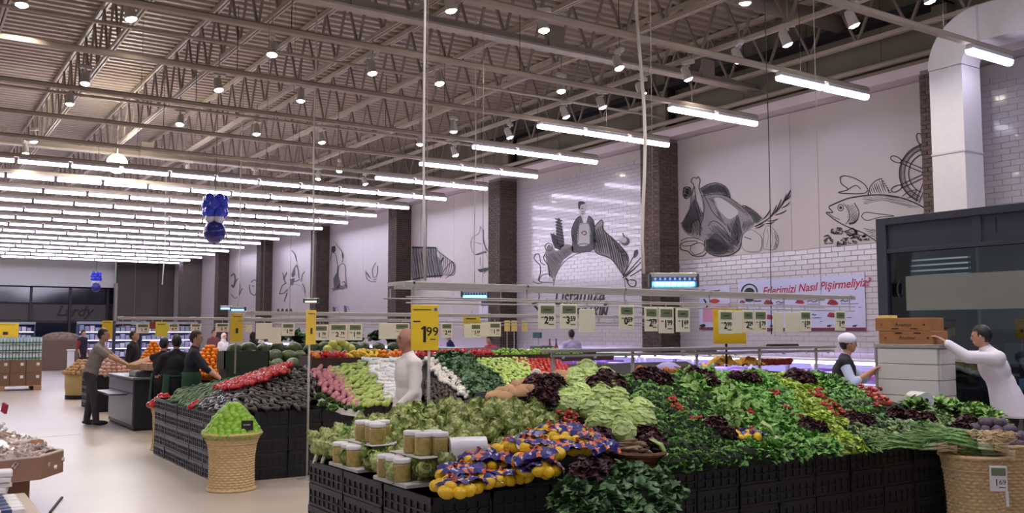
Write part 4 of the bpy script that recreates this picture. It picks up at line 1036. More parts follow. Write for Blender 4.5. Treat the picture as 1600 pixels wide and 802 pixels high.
# ---- leaf and vegetable prototypes
def G(name, c, **k): return mat(name, c, rough=k.pop('rough', 0.45), var=k.pop('var', 0.5), scale=k.pop('scale', 34), rnd=k.pop('rnd', 0.18), **k)
M_par = G('parsley_green', (104, 156, 64)); M_rom = G('romaine_green', (128, 170, 84)); M_aru = G('rocket_green', (116, 172, 76)); M_let = G('lettuce_green', (180, 206, 86)); M_cre = G('cress_green', (116, 160, 90))
M_redl = G('red_lettuce', (76, 36, 42), rough=0.5); M_spi = G('spinach_green', (98, 134, 82)); M_ice = G('iceberg_green', (186, 210, 126), var=0.18); M_chd = G('chard_green', (80, 116, 76))
M_art = G('artichoke_green', (158, 170, 98), var=0.3); M_stem = G('pale_stem', (196, 206, 160), var=0.1); M_oni = G('onion_green', (130, 172, 98)); M_root = G('root_straw', (222, 196, 150), var=0.15)
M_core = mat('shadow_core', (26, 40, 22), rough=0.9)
def bunch(seed, mt, r, h, n, L, W, ruffle=0.0, bend=0.5, fold=0.2, spread=0.7, core=None, stems=None):
    rr = random.Random(seed); m = MB()
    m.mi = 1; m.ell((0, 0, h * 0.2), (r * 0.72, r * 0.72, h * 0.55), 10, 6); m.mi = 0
    for i in range(n):
        a = rr.uniform(0, 2 * PI); ct = rr.uniform(0.0, 1.0) ** 0.7; st = math.sqrt(max(0, 1 - ct * ct))
        u = Vector((st * math.cos(a), st * math.sin(a), ct))
        base = Vector((u.x * r * 0.55, u.y * r * 0.55, u.z * h * 0.5))
        d = (u + Vector((rr.uniform(-1, 1), rr.uniform(-1, 1), rr.uniform(-0.2, 0.9))) * spread).normalized()
        nr = (u + Vector((0, 0, 0.7)) + Vector((rr.uniform(-1, 1), rr.uniform(-1, 1), 0)) * 0.4)
        s = rr.uniform(0.7, 1.2)
        m.leaf(base, d, nr, L * s, W * s, bend * rr.uniform(0.4, 1.3), fold, 3, ruffle, 0.12, rr)
    if stems:
        m.mi = 2
        for i in range(stems):
            a = rr.uniform(0, 2 * PI); q = rr.uniform(0, r * 0.4)
            m.tube([(q * math.cos(a), q * math.sin(a) - r * 0.3, 0.01), (q * math.cos(a) * 1.4, q * math.sin(a) - r * 1.1, 0.02)], 0.006, 4)
    return m.mesh('leaf_bunch', [mt, core or M_core, M_stem], False)
def three(*a, **k): return [bunch(s, *a, **k) for s in (1, 2, 3)]
P_par = three(M_par, 0.15, 0.12, 260, 0.046, 0.023, bend=0.4, spread=0.9)
P_rom = three(M_rom, 0.15, 0.12, 80, 0.11, 0.03, ruffle=0.12, bend=0.5)
P_aru = three(M_aru, 0.15, 0.11, 190, 0.062, 0.021, bend=0.5, spread=0.8)
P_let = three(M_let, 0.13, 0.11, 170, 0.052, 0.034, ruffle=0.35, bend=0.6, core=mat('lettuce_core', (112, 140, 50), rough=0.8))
P_cre = three(M_cre, 0.15, 0.11, 220, 0.05, 0.02, bend=0.5, spread=0.9)
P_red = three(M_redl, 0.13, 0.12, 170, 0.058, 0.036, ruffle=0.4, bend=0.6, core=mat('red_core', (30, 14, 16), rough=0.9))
P_spi = three(M_spi, 0.16, 0.13, 90, 0.09, 0.035, bend=0.5, ruffle=0.06)
P_chd = three(M_chd, 0.13, 0.10, 50, 0.11, 0.042, bend=0.5, ruffle=0.1)
P_mint = three(G('mint_green', (150, 172, 116)), 0.13, 0.10, 110, 0.055, 0.026, bend=0.4, spread=0.9)
def iceberg(seed):
    rr = random.Random(seed); m = MB(); m.ell((0, 0, 0.085), (0.085, 0.085, 0.08), 14, 8)
    for i in range(16):
        a = i * 2.4 + rr.uniform(-.3, .3); t = rr.uniform(0.1, 1.2); u = Vector((math.cos(a) * math.cos(t), math.sin(a) * math.cos(t), math.sin(t)))
        tang = Vector((-u.x * u.z, -u.y * u.z, u.x * u.x + u.y * u.y)).normalized()
        m.leaf(Vector((0, 0, 0.085)) + u * 0.084 - tang * 0.045, tang, u, 0.115, 0.058, 0.22, -0.28, 4, 0.10, 0.5, rr)
    return m.mesh('iceberg', [M_ice], True)
P_ice = [iceberg(s) for s in (1, 2, 3)]
def artichoke(seed):
    rr = random.Random(seed); m = MB(); m.ell((0, 0, 0.06), (0.05, 0.05, 0.055), 10, 6)
    for ring, (z, rad, n, tl) in enumerate(((0.02, 0.045, 8, 0.25), (0.04, 0.056, 9, 0.55), (0.06, 0.056, 9, 0.9), (0.08, 0.046, 8, 1.25), (0.1, 0.03, 6, 1.6))):
        for k in range(n):
            a = 2 * PI * k / n + ring * 0.35; o = Vector((math.cos(a), math.sin(a), 0))
            d = Vector((0, 0, 1)) * math.sin(min(1.8, tl + 0.65)) + o * math.cos(min(1.8, tl + 0.65))
            m.leaf(o * rad * 0.8 + Vector((0, 0, z - 0.012)), d, o + Vector((0, 0, 0.2)), 0.047, 0.02, -0.04, -0.3, 3, 0, 0.1)
    m.mi = 1; m.tube([(0, 0, 0.01), (0.005, 0, -0.05)], [0.014, 0.012], 6)
    return m.mesh('artichoke', [M_art, M_stem], False)
P_art = [artichoke(s) for s in (1, 2)]
def oblong(name, mt, L, r, bend=0.1, taper=0.8, cap=None, n=9):
    m = MB(); pts = []; rs = []
    for i in range(9):
        t = i / 8; pts.append((0, (t - 0.5) * L, bend * L * (0.25 - (t - 0.5) ** 2)))
        rs.append(max(0.003, r * math.sqrt(max(0, 1 - (2 * t - 1) ** 4)) * (1 - (1 - taper) * t)))
    m.tube(pts, rs, n)
    if cap:
        m.mi = 1; m.ell((pts[-1][0], pts[-1][1] - 0.004, pts[-1][2]), (r * 0.55, 0.012, r * 0.55), 6, 4); m.tube([pts[-1], (0, L * 0.58, 0.0)], 0.006, 5)
    return m.mesh(name, [mt] + ([cap] if cap else []), True)
M_egg = mat('aubergine_skin', (24, 16, 24), rough=0.26, coat=0.0, rnd=0.2); M_cal = mat('calyx_green', (80, 100, 50), rough=0.6)
M_cuc = mat('cucumber_skin', (48, 84, 36), rough=0.4, var=0.2, rnd=0.18, bump=0.2, bscale=120); M_tom = mat('tomato_skin', (196, 32, 26), rough=0.18, coat=0.4, rnd=0.14); M_pep = mat('red_pepper_skin', (186, 30, 30), rough=0.18, coat=0.4, rnd=0.15)
M_swp = mat('sweet_potato_skin', (176, 112, 122), rough=0.6, var=0.15, rnd=0.14); M_squ = mat('squash_skin', (152, 172, 82), rough=0.35, var=0.15, rnd=0.12); M_lpp = mat('pale_pepper_skin', (178, 206, 104), rough=0.25, rnd=0.1, coat=0.2)
M_pot = mat('potato_skin', (190, 150, 104), rough=0.75, var=0.15, rnd=0.12); M_gar = mat('garlic_white', (228, 224, 216), rough=0.5, rnd=0.08, var=0.06); M_lim = mat('lime_skin', (132, 180, 44), rough=0.3, rnd=0.14, coat=0.2)
M_org = mat('orange_skin', (240, 136, 24), rough=0.4, rnd=0.1, bump=0.1, bscale=150); M_lem = mat('lemon_skin', (240, 196, 30), rough=0.35, rnd=0.07, bump=0.12, bscale=150); M_ban = mat('yellow_fruit', (232, 196, 60), rough=0.45, rnd=0.1)
M_wat = mat('watermelon_skin', (46, 66, 40), rough=0.35, col2=(92, 108, 62), scale=10, rnd=0.2); M_rad = mat('radish_skin', (184, 44, 54), rough=0.25, rnd=0.16, coat=0.3); M_beet = mat('beet_skin', (98, 82, 98), rough=0.6, var=0.2, rnd=0.2)
P_egg = [oblong('aubergine', M_egg, 0.17, 0.034, 0.12, 0.72, M_cal), oblong('aubergine', M_egg, 0.15, 0.038, 0.05, 0.7, M_cal)]
P_cuc = [oblong('cucumber', M_cuc, 0.20, 0.019, 0.12, 0.9), oblong('cucumber', M_cuc, 0.17, 0.021, 0.05, 0.9)]
P_swp = [oblong('sweet_potato', M_swp, 0.17, 0.036, 0.1, 0.7), oblong('sweet_potato', M_swp, 0.14, 0.04, 0.05, 0.75)]
P_squ = [oblong('squash', M_squ, 0.18, 0.035, 0.1, 0.72, M_cal), oblong('squash', M_squ, 0.16, 0.037, 0.14, 0.75, M_cal)]
P_lpp = [oblong('pale_pepper', M_lpp, 0.13, 0.028, 0.15, 0.55, M_cal), oblong('pale_pepper', M_lpp, 0.12, 0.032, 0.1, 0.6, M_cal)]
P_pot = [MB().ell((0, 0, 0), (0.05, 0.072, 0.045), 10, 7, fn=lambda p: 1 + 0.08 * math.sin(5 * p.x + 3 * p.y)).mesh('potato', M_pot, True)]
def tomato(mt, r=0.036):
    m = MB(); m.ell((0, 0, 0), (r, r, r * 0.84), 10, 7); m.mi = 1
    for k in range(5):
        a = k * 2 * PI / 5; m.leaf((0, 0, r * 0.8), (math.cos(a), math.sin(a), 0.1), (0, 0, 1), r * 0.6, r * 0.14, 0.2, 0, 2)
    return m.mesh('tomato', [mt, M_cal], True)
P_tom = [tomato(M_tom)]; P_rpp = [MB().ell((0, 0, 0), (0.042, 0.052, 0.042), 10, 6, fn=lambda p: 1 + 0.1 * math.cos(3 * math.atan2(p.x, p.z))).mesh('red_pepper', M_pep, True)]
P_org = [MB().ell((0, 0, 0), 0.042, 10, 7).mesh('orange', M_org, True)]; P_lem = [MB().ell((0, 0, 0), (0.034, 0.044, 0.034), 10, 7, fn=lambda p: 1 + 0.12 * max(0, abs(p.y) - 0.85) / 0.15).mesh('lemon', M_lem, True)]
P_lim = [MB().ell((0, 0, 0), (0.034, 0.043, 0.034), 9, 6).mesh('lime', M_lim, True)]
P_wat = [MB().ell((0, 0, 0), (0.14, 0.17, 0.135), 14, 9).mesh('watermelon', M_wat, True)]; P_ban = [oblong('yellow_fruit', M_ban, 0.17, 0.035, 0.3, 0.75)]
def garlic(seed):
    rr = random.Random(seed); m = MB()
    for q in range(5): m.ell((rr.uniform(-.04, .04), rr.uniform(-.04, .04), rr.uniform(0, .03)), rr.uniform(0.028, 0.036), 7, 5)
    return m.mesh('garlic_bag', M_gar, True)
P_gar = [garlic(1), garlic(2)]
def pack(seed):
    rr = random.Random(seed); m = MB(); m.mi = 1; m.cbox(-.08, .08, -.06, .06, 0, 0.03, 0.008); m.mi = 0
    for i in range(8): m.ell((rr.uniform(-.055, .055), rr.uniform(-.04, .04), 0.04), rr.uniform(0.022, 0.03), 7, 5)
    m.mi = 2; m.box(-.082, .082, -.02, .02, 0.0, 0.066)
    return m.mesh('mushroom_pack', [M_gar, mat('pack_blue', (190, 204, 222), rough=0.3), mat('pack_film', (232, 234, 236), rough=0.25)], True)
P_pk = [pack(1), pack(2)]
M_brn = mat('brown_mushroom', (62, 48, 42), rough=0.6, rnd=0.2); P_brn = [MB().ell((0, 0, 0), (0.03, 0.03, 0.024), 8, 6).mesh('dark_fig', M_brn, True)]
rad = MB()
for q in range(9):
    rr_ = random.Random(q); a = rr_.uniform(0, 6.28); rad.ell((0.04 * math.cos(a) * rr_.random(), 0.06 * math.sin(a), 0.02 + rr_.uniform(0, .03)), 0.017, 8, 6)
rad.mi = 1
for q in range(6): rad.leaf((0, -0.02, 0.02), (random.Random(q).uniform(-.5, .5), 1, 0.4), (0, 0, 1), 0.12, 0.02, 0.3, 0.1, 2)
P_rad = [rad.mesh('radish_bunch', [M_rad, M_aru], True)]

def place(name, meshes, p, lab, cat, grp, zrot=None, tilt=None, sc=1.0, down=None):
    rot = rotz(R.uniform(0, 6.28) if zrot is None else zrot)
    if down is not None:   # lie on a slope whose normal is down
        q = Vector((0, 0, 1)).rotation_difference(down).to_matrix(); rot = q @ rot
    if tilt: rot = rot @ euler(R.uniform(-tilt, tilt), R.uniform(-tilt, tilt), 0)
    o = obj(name, R.choice(meshes), None, lab, cat, grp, None, p, rot)
    s = sc * R.uniform(0.9, 1.12); o.scale = (s, s, s)
    return o
COUNT = {}
def scatter(zf, box_, polys, spx, spy, name, meshes, lab, cat, grp, lift=0.0, jit=0.25, zr=None, zj=6.28, sc=1.0, limit=300, tilt=0.25, layer=0.0, seen=None):
    x0, x1, y0, y1 = box_; y = y0; k = 0; n = 0
    while y < y1:
        x = x0 + (spx / 2 if k % 2 else 0)
        while x < x1:
            xx = x + R.uniform(-jit, jit) * spx; yy = y + R.uniform(-jit, jit) * spy
            z = zf(xx, yy)
            if any(inside(pj((xx, yy, z + lift)), p) for p in polys) and n < limit:
                nrm = slope_rot(zf, xx, yy)
                place(name, meshes, Vector((xx, yy, z + R.uniform(0, layer))) + nrm * lift, lab, cat, grp, None if zr is None else zr + R.uniform(-zj, zj), tilt, sc, nrm); n += 1
            x += spx
        y += spy; k += 1
    COUNT[name] = COUNT.get(name, 0) + n
NB = (2.5, 8.6, 4.58, 6.72)
# strips of greens falling to the front (photograph outlines, checked on the real slope)
S1 = [(960, 602), (1052, 598), (1095, 630), (1175, 722), (1035, 745), (1010, 690), (985, 640)]
S2 = [(1052, 597), (1112, 596), (1150, 625), (1185, 672), (1140, 690), (1095, 630)]
S3 = [(1112, 596), (1192, 594), (1215, 610), (1300, 715), (1175, 722), (1160, 690), (1185, 672), (1150, 625)]
S4 = [(1192, 594), (1250, 592), (1300, 640), (1335, 710), (1300, 718), (1265, 680), (1215, 612)]
S5 = [(1250, 592), (1298, 594), (1360, 638), (1380, 660), (1320, 660), (1290, 620)]
S6 = [(1320, 662), (1490, 655), (1490, 702), (1335, 708)]
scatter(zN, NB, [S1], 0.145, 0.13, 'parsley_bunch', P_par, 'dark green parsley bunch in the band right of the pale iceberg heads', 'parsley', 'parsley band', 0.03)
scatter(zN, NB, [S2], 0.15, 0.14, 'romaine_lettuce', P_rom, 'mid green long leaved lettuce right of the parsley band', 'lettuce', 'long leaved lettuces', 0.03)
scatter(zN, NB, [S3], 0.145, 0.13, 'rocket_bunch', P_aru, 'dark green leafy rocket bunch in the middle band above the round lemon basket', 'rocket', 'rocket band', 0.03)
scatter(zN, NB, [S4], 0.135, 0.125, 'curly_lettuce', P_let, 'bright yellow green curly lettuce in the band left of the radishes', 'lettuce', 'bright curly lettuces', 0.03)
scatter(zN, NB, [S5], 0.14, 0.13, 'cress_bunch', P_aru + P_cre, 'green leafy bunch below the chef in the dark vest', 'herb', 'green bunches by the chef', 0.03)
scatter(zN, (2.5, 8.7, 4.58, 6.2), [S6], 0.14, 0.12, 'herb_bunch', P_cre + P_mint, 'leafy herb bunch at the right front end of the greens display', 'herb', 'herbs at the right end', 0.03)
IC = [(868, 645), (880, 602), (930, 590), (965, 622), (1004, 655), (1012, 702), (965, 706), (925, 690), (900, 660)]
scatter(zN, NB, [IC], 0.165, 0.155, 'iceberg_lettuce', P_ice, 'pale green iceberg lettuce head in the pile beside the parsley', 'lettuce', 'iceberg heads', 0.0, 0.15)
scatter(zN, NB, [IC], 0.19, 0.18, 'iceberg_lettuce', P_ice, 'pale green iceberg lettuce head in the pile beside the parsley', 'lettuce', 'iceberg heads', 0.05, 0.3, limit=9)
AR = [(493, 716), (510, 676), (545, 672), (612, 660), (640, 648), (780, 637), (862, 646), (880, 665), (838, 700), (760, 712), (690, 740), (640, 752), (590, 734), (540, 722)]
scatter(zN, (2.54, 4.9, 4.6, 6.74), [AR], 0.108, 0.10, 'artichoke', P_art, 'green globe artichoke in the pile at the left end of the near display', 'artichoke', 'artichoke pile', 0.025, 0.2, tilt=0.8, sc=1.02)
scatter(zN, (2.7, 4.9, 4.8, 6.74), [AR], 0.16, 0.15, 'artichoke_leaf_bunch', P_mint, 'loose grey green leaves lying among the artichokes', 'leaves', 'leaves among the artichokes', 0.02, 0.4, sc=0.6, limit=40)
for (x, y) in ((560, 692), (520, 690), (585, 680), (630, 690), (655, 690), (600, 725), (515, 705)): 
    p = az(x, y, 0.80); 
    if p.x > 2.5: place('leafy_clump', P_cre, p, 'low leafy clump beside the jars on the crate edge', 'leaves', 'clumps beside the jars', sc=0.8)
# dark red lettuces and radishes at single spots
reds = [(848, 622, 1.25), (862, 600, 1.0), (838, 600, 1.0), (935, 600, 1.1), (955, 598, 1.1), (945, 588, 1.0), (1008, 588, 1.0), (1030, 592, 1.0), (1018, 582, .9), (1080, 582, 1.0), (1098, 588, .9), (1108, 596, .9), (1150, 588, .8), (1172, 592, 1.0), (1243, 588, 1.1), (1256, 592, 1.0), (1010, 680, 1.0), (1020, 692, 0.9), (935, 682, .9), (950, 700, .7), (1118, 662, .9), (1135, 676, .8), (1262, 662, .8), (1276, 668, .8), (1335, 652, .8), (1352, 655, .8), (1400, 645, .8), (1425, 647, .8), (1448, 650, .8), (1512, 660, 1.0), (1500, 672, .9), (920, 738, 1.0), (945, 732, .9)]
def red_spot(x, y):
    if y < 612: return 'on the ridge ' + ('beside the potatoes' if x < 900 else 'above the iceberg heads' if x < 990 else 'above the parsley' if x < 1060 else 'above the long leaved lettuce' if x < 1130 else 'above the rocket' if x < 1200 else 'above the curly lettuce')
    return 'low ' + ('behind the artichokes' if y < 640 else 'beside the lemon bags' if x < 960 and y < 710 else 'on the spinach at the front' if x < 960 else 'beside the root basket' if x < 1040 else 'above the round lemon basket' if x < 1150 else 'under the radishes' if x < 1300 else 'right of the radishes' if x < 1380 else 'along the right end' if x < 1470 else 'behind the right straw basket')
for (x, y, s_) in reds:
    # meet the slope along the line of sight
    lo, hi = 3.0, 14.0
    for _ in range(40):
        mid = (lo + hi) / 2; q = ad(x, y + 5, mid)
        (lo, hi) = (mid, hi) if q.z > zN(q.x, min(q.y, 6.6)) + 0.11 and q.y < 6.7 else (lo, mid)
    q = ad(x, y + 5, lo)
    place('red_lettuce', P_red, q, 'dark red curly lettuce ' + red_spot(x, y), 'lettuce', 'dark red lettuces', sc=s_ * 0.92)
def on_slope(zf, x, y, ymax, lift=0.0):
    lo, hi = 3.0, 16.0
    for _ in range(40):
        mid = (lo + hi) / 2; q = ad(x, y, mid)
        (lo, hi) = (mid, hi) if q.z > zf(q.x, min(q.y, ymax)) + lift and q.y < ymax else (lo, mid)
    return ad(x, y, lo)
rads = [(1052, 630), (1057, 640), (1061, 646), (1088, 660), (1147, 632), (1152, 638), (1163, 648), (1166, 652), (1208, 618), (1213, 622), (1228, 642), (1245, 655), (1272, 617), (1280, 615), (1275, 622), (1283, 625), (1290, 632), (1295, 637), (1303, 640), (1306, 647), (1312, 652), (1322, 650), (1318, 655), (1345, 608), (1352, 612), (1358, 616), (1365, 622), (1372, 630), (1372, 638), (882, 652), (886, 645), (892, 655), (895, 668), (903, 674), (890, 662), (978, 645), (985, 652), (992, 660), (995, 668), (1380, 628), (1368, 612)]
for (x, y) in rads: place('radish_bunch', P_rad, on_slope(zN, x, y, 6.7, 0.10), 'bunch of red radishes ' + ('beside the upper lemon bags' if x < 910 else 'right of the iceberg heads' if x < 1000 else 'on the parsley edge' if x < 1100 else 'left of the rocket band' if x < 1180 else 'beside the curly lettuce' if x < 1260 else 'in the long row left of the chef' if x < 1330 else 'below the chef hands'), 'radishes', 'radish bunches', sc=0.85)
for (x, y) in ((1365, 618), (1375, 624), (1382, 630), (1360, 612)): place('pink_pepper', [oblong('pink_pepper', mat('coral_skin', (236, 120, 100), rough=0.3, rnd=0.08), 0.16, 0.04, 0.1, 0.7)], on_slope(zN, x, y, 6.7, 0.08), 'coral red long pepper at the right end below the chef hands', 'pepper', 'coral peppers', 1.2)
# potatoes on the ridge and their black tray
for (x, y) in [(775, 622), (785, 615), (797, 611), (808, 606), (820, 602), (815, 612), (830, 598), (842, 600), (803, 618), (790, 624), (850, 592), (862, 596), (872, 598), (885, 596), (896, 594), (905, 597), (878, 590), (836, 608), (826, 612), (812, 620)]:
    place('potato', P_pot, on_slope(zN, x, y, 6.7, 0.09), 'brown potato on the ridge behind the artichokes', 'potato', 'potatoes on the ridge', sc=1.25)
q = on_slope(zN, 832, 628, 6.7, 0.04); crate(q.x - 0.2, q.y - 0.1, q.z - 0.1, 'black tray tilted behind the artichokes under the potatoes', 'potato tray')
# round baskets with wicker weave
M_wick = mat('wicker', (206, 180, 132), rough=0.7, var=0.10, scale=30); M_wickd = mat('wicker_brown', (124, 84, 56), rough=0.7, var=0.25, scale=20, bump=0.3); M_dirt = mat('basket_inside', (70, 56, 40), rough=0.9)
def wicker(name, lab, loc, prof, mt, n=88, stakes=44, group=None, row=0.026):
    t = thing(name, lab, 'basket', loc, None, group)
    zs = []; z = prof[0][1]
    while z < prof[-1][1]:
        zs.append(z); z += row
    zs.append(prof[-1][1])
    def rad_(z):
        for (r0, z0), (r1, z1) in zip(prof, prof[1:]):
            if z0 <= z <= z1 + 1e-6: return r0 + (r1 - r0) * (z - z0) / (z1 - z0)
        return prof[-1][0]
    m = MB(); vs = []; 
    P2 = []
    for i, z in enumerate(zs):
        P2 += [(rad_(z) - 0.004, z - row * 0.45, i), (rad_(z) + 0.004, z, i)]
    for (r, z, i) in P2:
        for k in range(n):
            a = 2 * PI * k / n; rr = r + 0.006 * math.cos(stakes / 2 * a + PI * i)
            vs.append((rr * math.cos(a), rr * math.sin(a), max(0.0, z)))
    fs = []
    for i in range(len(P2) - 1):
        for k in range(n): fs.append((i * n + k, i * n + (k + 1) % n, (i + 1) * n + (k + 1) % n, (i + 1) * n + k))
    m.add(vs, fs); m.build('woven_wall', mt, t)
    rt, zt = prof[-1]; rb, zb = prof[0]
    for (r_, z_, w_) in ((rt, zt, 0.016), (rb, zb + 0.012, 0.014), (rad_(zt - 0.1), zt - 0.1, 0.009)):
        pts = [((r_ + 0.004) * math.cos(2 * PI * k / 40), (r_ + 0.004) * math.sin(2 * PI * k / 40), z_ + 0.003 * (k % 2)) for k in range(41)]
        MB().tube(pts, w_, 6, False).build('braided_rim', mt, t)
    MB().lathe([(0.001, zt - 0.05), (rt - 0.01, zt - 0.05)], 20, cap=False).build('filling_board', M_dirt, t)
    return t
def pile(c, rb, h, n, name, meshes, lab, cat, grp, r_it, sc=1.0):
    k = 0
    for i in range(n):
        t = (i + 0.5) / n; z = h * (1 - math.sqrt(1 - t)) if False else h * t
        rr = rb * math.sqrt(max(0, 1 - t)) 
        a = i * 2.39996
        place(name, meshes, (c[0] + rr * math.cos(a), c[1] + rr * math.sin(a), c[2] + z), lab, cat, grp, sc=sc, tilt=0.8)
wicker('wicker_basket', 'tall straw wicker basket heaped with limes before the aubergine display', (3.08, 10.12, 0), [(0.245, 0), (0.235, 0.12), (0.235, 0.36), (0.255, 0.50), (0.30, 0.60)], M_wick)
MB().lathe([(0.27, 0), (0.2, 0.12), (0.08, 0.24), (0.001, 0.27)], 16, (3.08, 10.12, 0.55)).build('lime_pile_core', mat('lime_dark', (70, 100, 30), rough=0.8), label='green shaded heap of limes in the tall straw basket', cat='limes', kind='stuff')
for lv in range(9):
    rr = 0.268 * (1 - lv / 9.0) ** 0.75; nn = max(1, int(2 * PI * rr / 0.075))
    for k in range(nn):
        a = 2 * PI * k / nn + lv * 0.5
        place('lime', P_lim, (3.08 + rr * math.cos(a), 10.12 + rr * math.sin(a), 0.60 + lv * 0.036), 'glossy green lime heaped in the tall straw basket', 'lime', 'limes in the straw basket', tilt=0.8, sc=1.3)
t = thing('price_card', 'small black price card stuck in the heap of limes', 'price card', (3.15, 9.84, 0.70), -0.3); MB().cbox(-0.06, 0.06, -0.004, 0.004, -0.05, 0.05, 0.004).build('card', M_blackm, t); MB().box(-0.04, 0.03, -0.006, -0.004, 0.0, 0.012).build('writing', mat('chalk', (150, 150, 150)), t); MB().tube([(0, 0.004, -0.05), (0, 0.01, -0.1)], 0.004, 5).build('pin', M_blackm, t)
# right-hand baskets
bR = (6.86, 4.02, 0)
wicker('wicker_basket', 'tall straw wicker basket with spring onions and a price tag at the right', bR, [(0.20, 0), (0.19, 0.2), (0.195, 0.45), (0.215, 0.66), (0.235, 0.76)], M_wick)
bR2 = (7.6, 4.28, 0)
wicker('wicker_basket', 'tall straw wicker basket with dark beetroots at the right edge', bR2, [(0.27, 0), (0.26, 0.3), (0.28, 0.6), (0.32, 0.78)], M_wick)
P_beet = [MB().ell((0, 0, 0), (0.045, 0.045, 0.042), 10, 7, fn=lambda p: 1 + 0.06 * math.sin(7 * p.x)).mesh('beetroot', M_beet, True)]
for lv in range(4):
    rr = 0.28 * (1 - lv / 4.0); nn = max(1, int(2 * PI * rr / 0.085))
    for k in range(nn):
        a = 2 * PI * k / nn + lv; place('beetroot', P_beet, (bR2[0] + rr * math.cos(a), bR2[1] + rr * math.sin(a), 0.79 + lv * 0.05), 'dark purple beetroot heaped in the basket at the right edge', 'beetroot', 'beetroots', tilt=0.8)
# spring onions: green leaves falling left, straw roots to the right
def onion(seed):
    rr = random.Random(seed); m = MB()
    for q in range(14):
        o = Vector((rr.uniform(-.03, .03), 0, rr.uniform(0, .04)))
        m.mi = 0; m.tube([o, o + Vector((rr.uniform(-.04, .04), 0.2, 0.03)), o + Vector((rr.uniform(-.12, .12), 0.42, 0.04 + rr.uniform(-.03, .05)))], [0.008, 0.007, 0.002], 5)
        m.mi = 1; m.tube([o + Vector((0, -0.1, 0)), o], [0.012, 0.008], 5)
        m.mi = 2
        for w_ in range(5): m.tube([o + Vector((0, -0.1, 0)), o + Vector((rr.uniform(-.03, .03), -0.19, rr.uniform(-.03, .03)))], [0.005, 0.0015], 4)
    return m.mesh('spring_onion_bunch', [M_oni, M_stem, M_root], True)
P_oni = [onion(1), onion(2)]
for i in range(11):
    a = R.uniform(0.5, 1.6)
    place('spring_onion_bunch', P_oni, (bR[0] + R.uniform(-.12, .12), bR[1] + R.uniform(-.12, .14), 0.77 + 0.012 * i), 'bunch of spring onions with straw coloured roots lying over the right basket', 'spring onions', 'spring onions in the basket', a, 0.1)
for i in range(5):
    q = ad(1478 - i * 9, 686 + (i % 3) * 4, 6.95 + 0.08 * (i % 2)); q.z = zN(q.x, q.y) + 0.05
    place('spring_onion_bunch', P_oni, q, 'bunch of spring onions lying on the right front edge of the greens', 'spring onions', 'spring onions on the display', R.uniform(0.5, 1.0), 0.12, 0.8)
rootm = MB()
for q in range(90):
    rr = random.Random(q); a = Vector((rr.uniform(-.16, .16), rr.uniform(-.1, .1), rr.uniform(0, .07))); rootm.tube([a, a + Vector((rr.uniform(-.06, .08), rr.uniform(-.06, .02), 0.02)), a + Vector((rr.uniform(-.05, .14), rr.uniform(-.12, .02), -0.01))], [0.006, 0.005, 0.002], 4)
rootm.build('onion_root_tangle', M_root, smooth=True, label='tangle of straw coloured roots spilling over the right basket rim', cat='roots', kind='stuff', loc=(bR[0] + 0.03, bR[1] - 0.08, 0.86))
for (x, y) in ((1430, 640), (1470, 638), (1490, 642), (1500, 650), (1515, 645), (1530, 652), (1545, 660), (1555, 672)):
    place('leek_leaves', P_rom, on_slope(zN, x, y, 5.6, 0.05), 'broad green leaves lying around the bag roll at the right end', 'leaves', 'broad leaves at the right end', sc=0.9)
# bag rolls
M_film = mat('bag_film', (232, 232, 232), rough=0.3, var=0.03)
def bag_roll(c, axis, r, L, lab):
    ax_ = Vector(axis).normalized(); rot = frame(ax_)
    t = thing('bag_roll', lab, 'bag roll', c, rot)
    MB().lathe([(r, -L / 2), (r * 1.01, 0), (r, L / 2)], 22, cap=False).lathe([(0.02, L / 2), (r, L / 2 + 0.002)], 22, cap=False).lathe([(r, -L / 2), (0.02, -L / 2)], 22, cap=False).build('roll', M_film, t, smooth=True)
    MB().lathe([(0.021, -L / 2 - 0.001), (0.021, L / 2 + 0.004)], 14, cap=True).build('core_hole', M_blackm, t)
    m = MB(); m.add([(r, 0.0, -L / 2), (r, 0.0, L / 2), (r * 0.98, -r * 0.9, -L / 2), (r * 0.98, -r * 0.9, L / 2), (r * 0.6, -r * 1.15, -L / 2 - .02), (r * 0.7, -r * 1.2, L / 2)], [(0, 1, 3, 2), (2, 3, 5, 4)]); m.build('loose_end', M_film, t)
q = on_slope(zN, 730, 712, 6.7, 0.06); bag_roll((q.x, q.y, q.z + 0.045), (-0.95, 0.30, 0.0), 0.068, 0.23, 'white plastic bag roll lying between the jars and the lemon bags')
q = on_slope(zN, 1452, 634, 5.6, 0.05); bag_roll((q.x, q.y + 0.1, q.z + 0.05), (-0.45, -0.85, 0.0), 0.075, 0.25, 'white plastic bag roll at the right end below the white cabinet')
# jars of olives with white lids
M_jar = mat('jar_contents', (186, 160, 82), rough=0.25, col2=(150, 132, 70), scale=30, coat=0.6, rnd=0.06); M_lid = mat('jar_lid', (232, 230, 226), rough=0.35)
jm = MB().lathe([(0.044, 0), (0.048, 0.006), (0.05, 0.02), (0.05, 0.086), (0.046, 0.1)], 16).mesh('jar_body', M_jar, True)
jl = MB().lathe([(0.049, 0), (0.05, 0.004), (0.05, 0.02), (0.046, 0.024), (0.001, 0.0245)], 16).mesh('lid', M_lid, True)
jars = [(2.59, 6.05), (2.60, 5.93), (2.59, 5.82), (2.70, 6.02), (2.57, 5.30), (2.575, 5.19), (2.57, 5.08), (2.68, 5.26), (2.69, 5.14), (2.80, 5.2)]
jars2 = [(2.72, 5.98), (2.74, 5.86), (2.72, 5.74), (2.84, 5.92), (2.70, 5.20), (2.71, 5.07), (2.82, 5.15), (2.80, 5.03)]
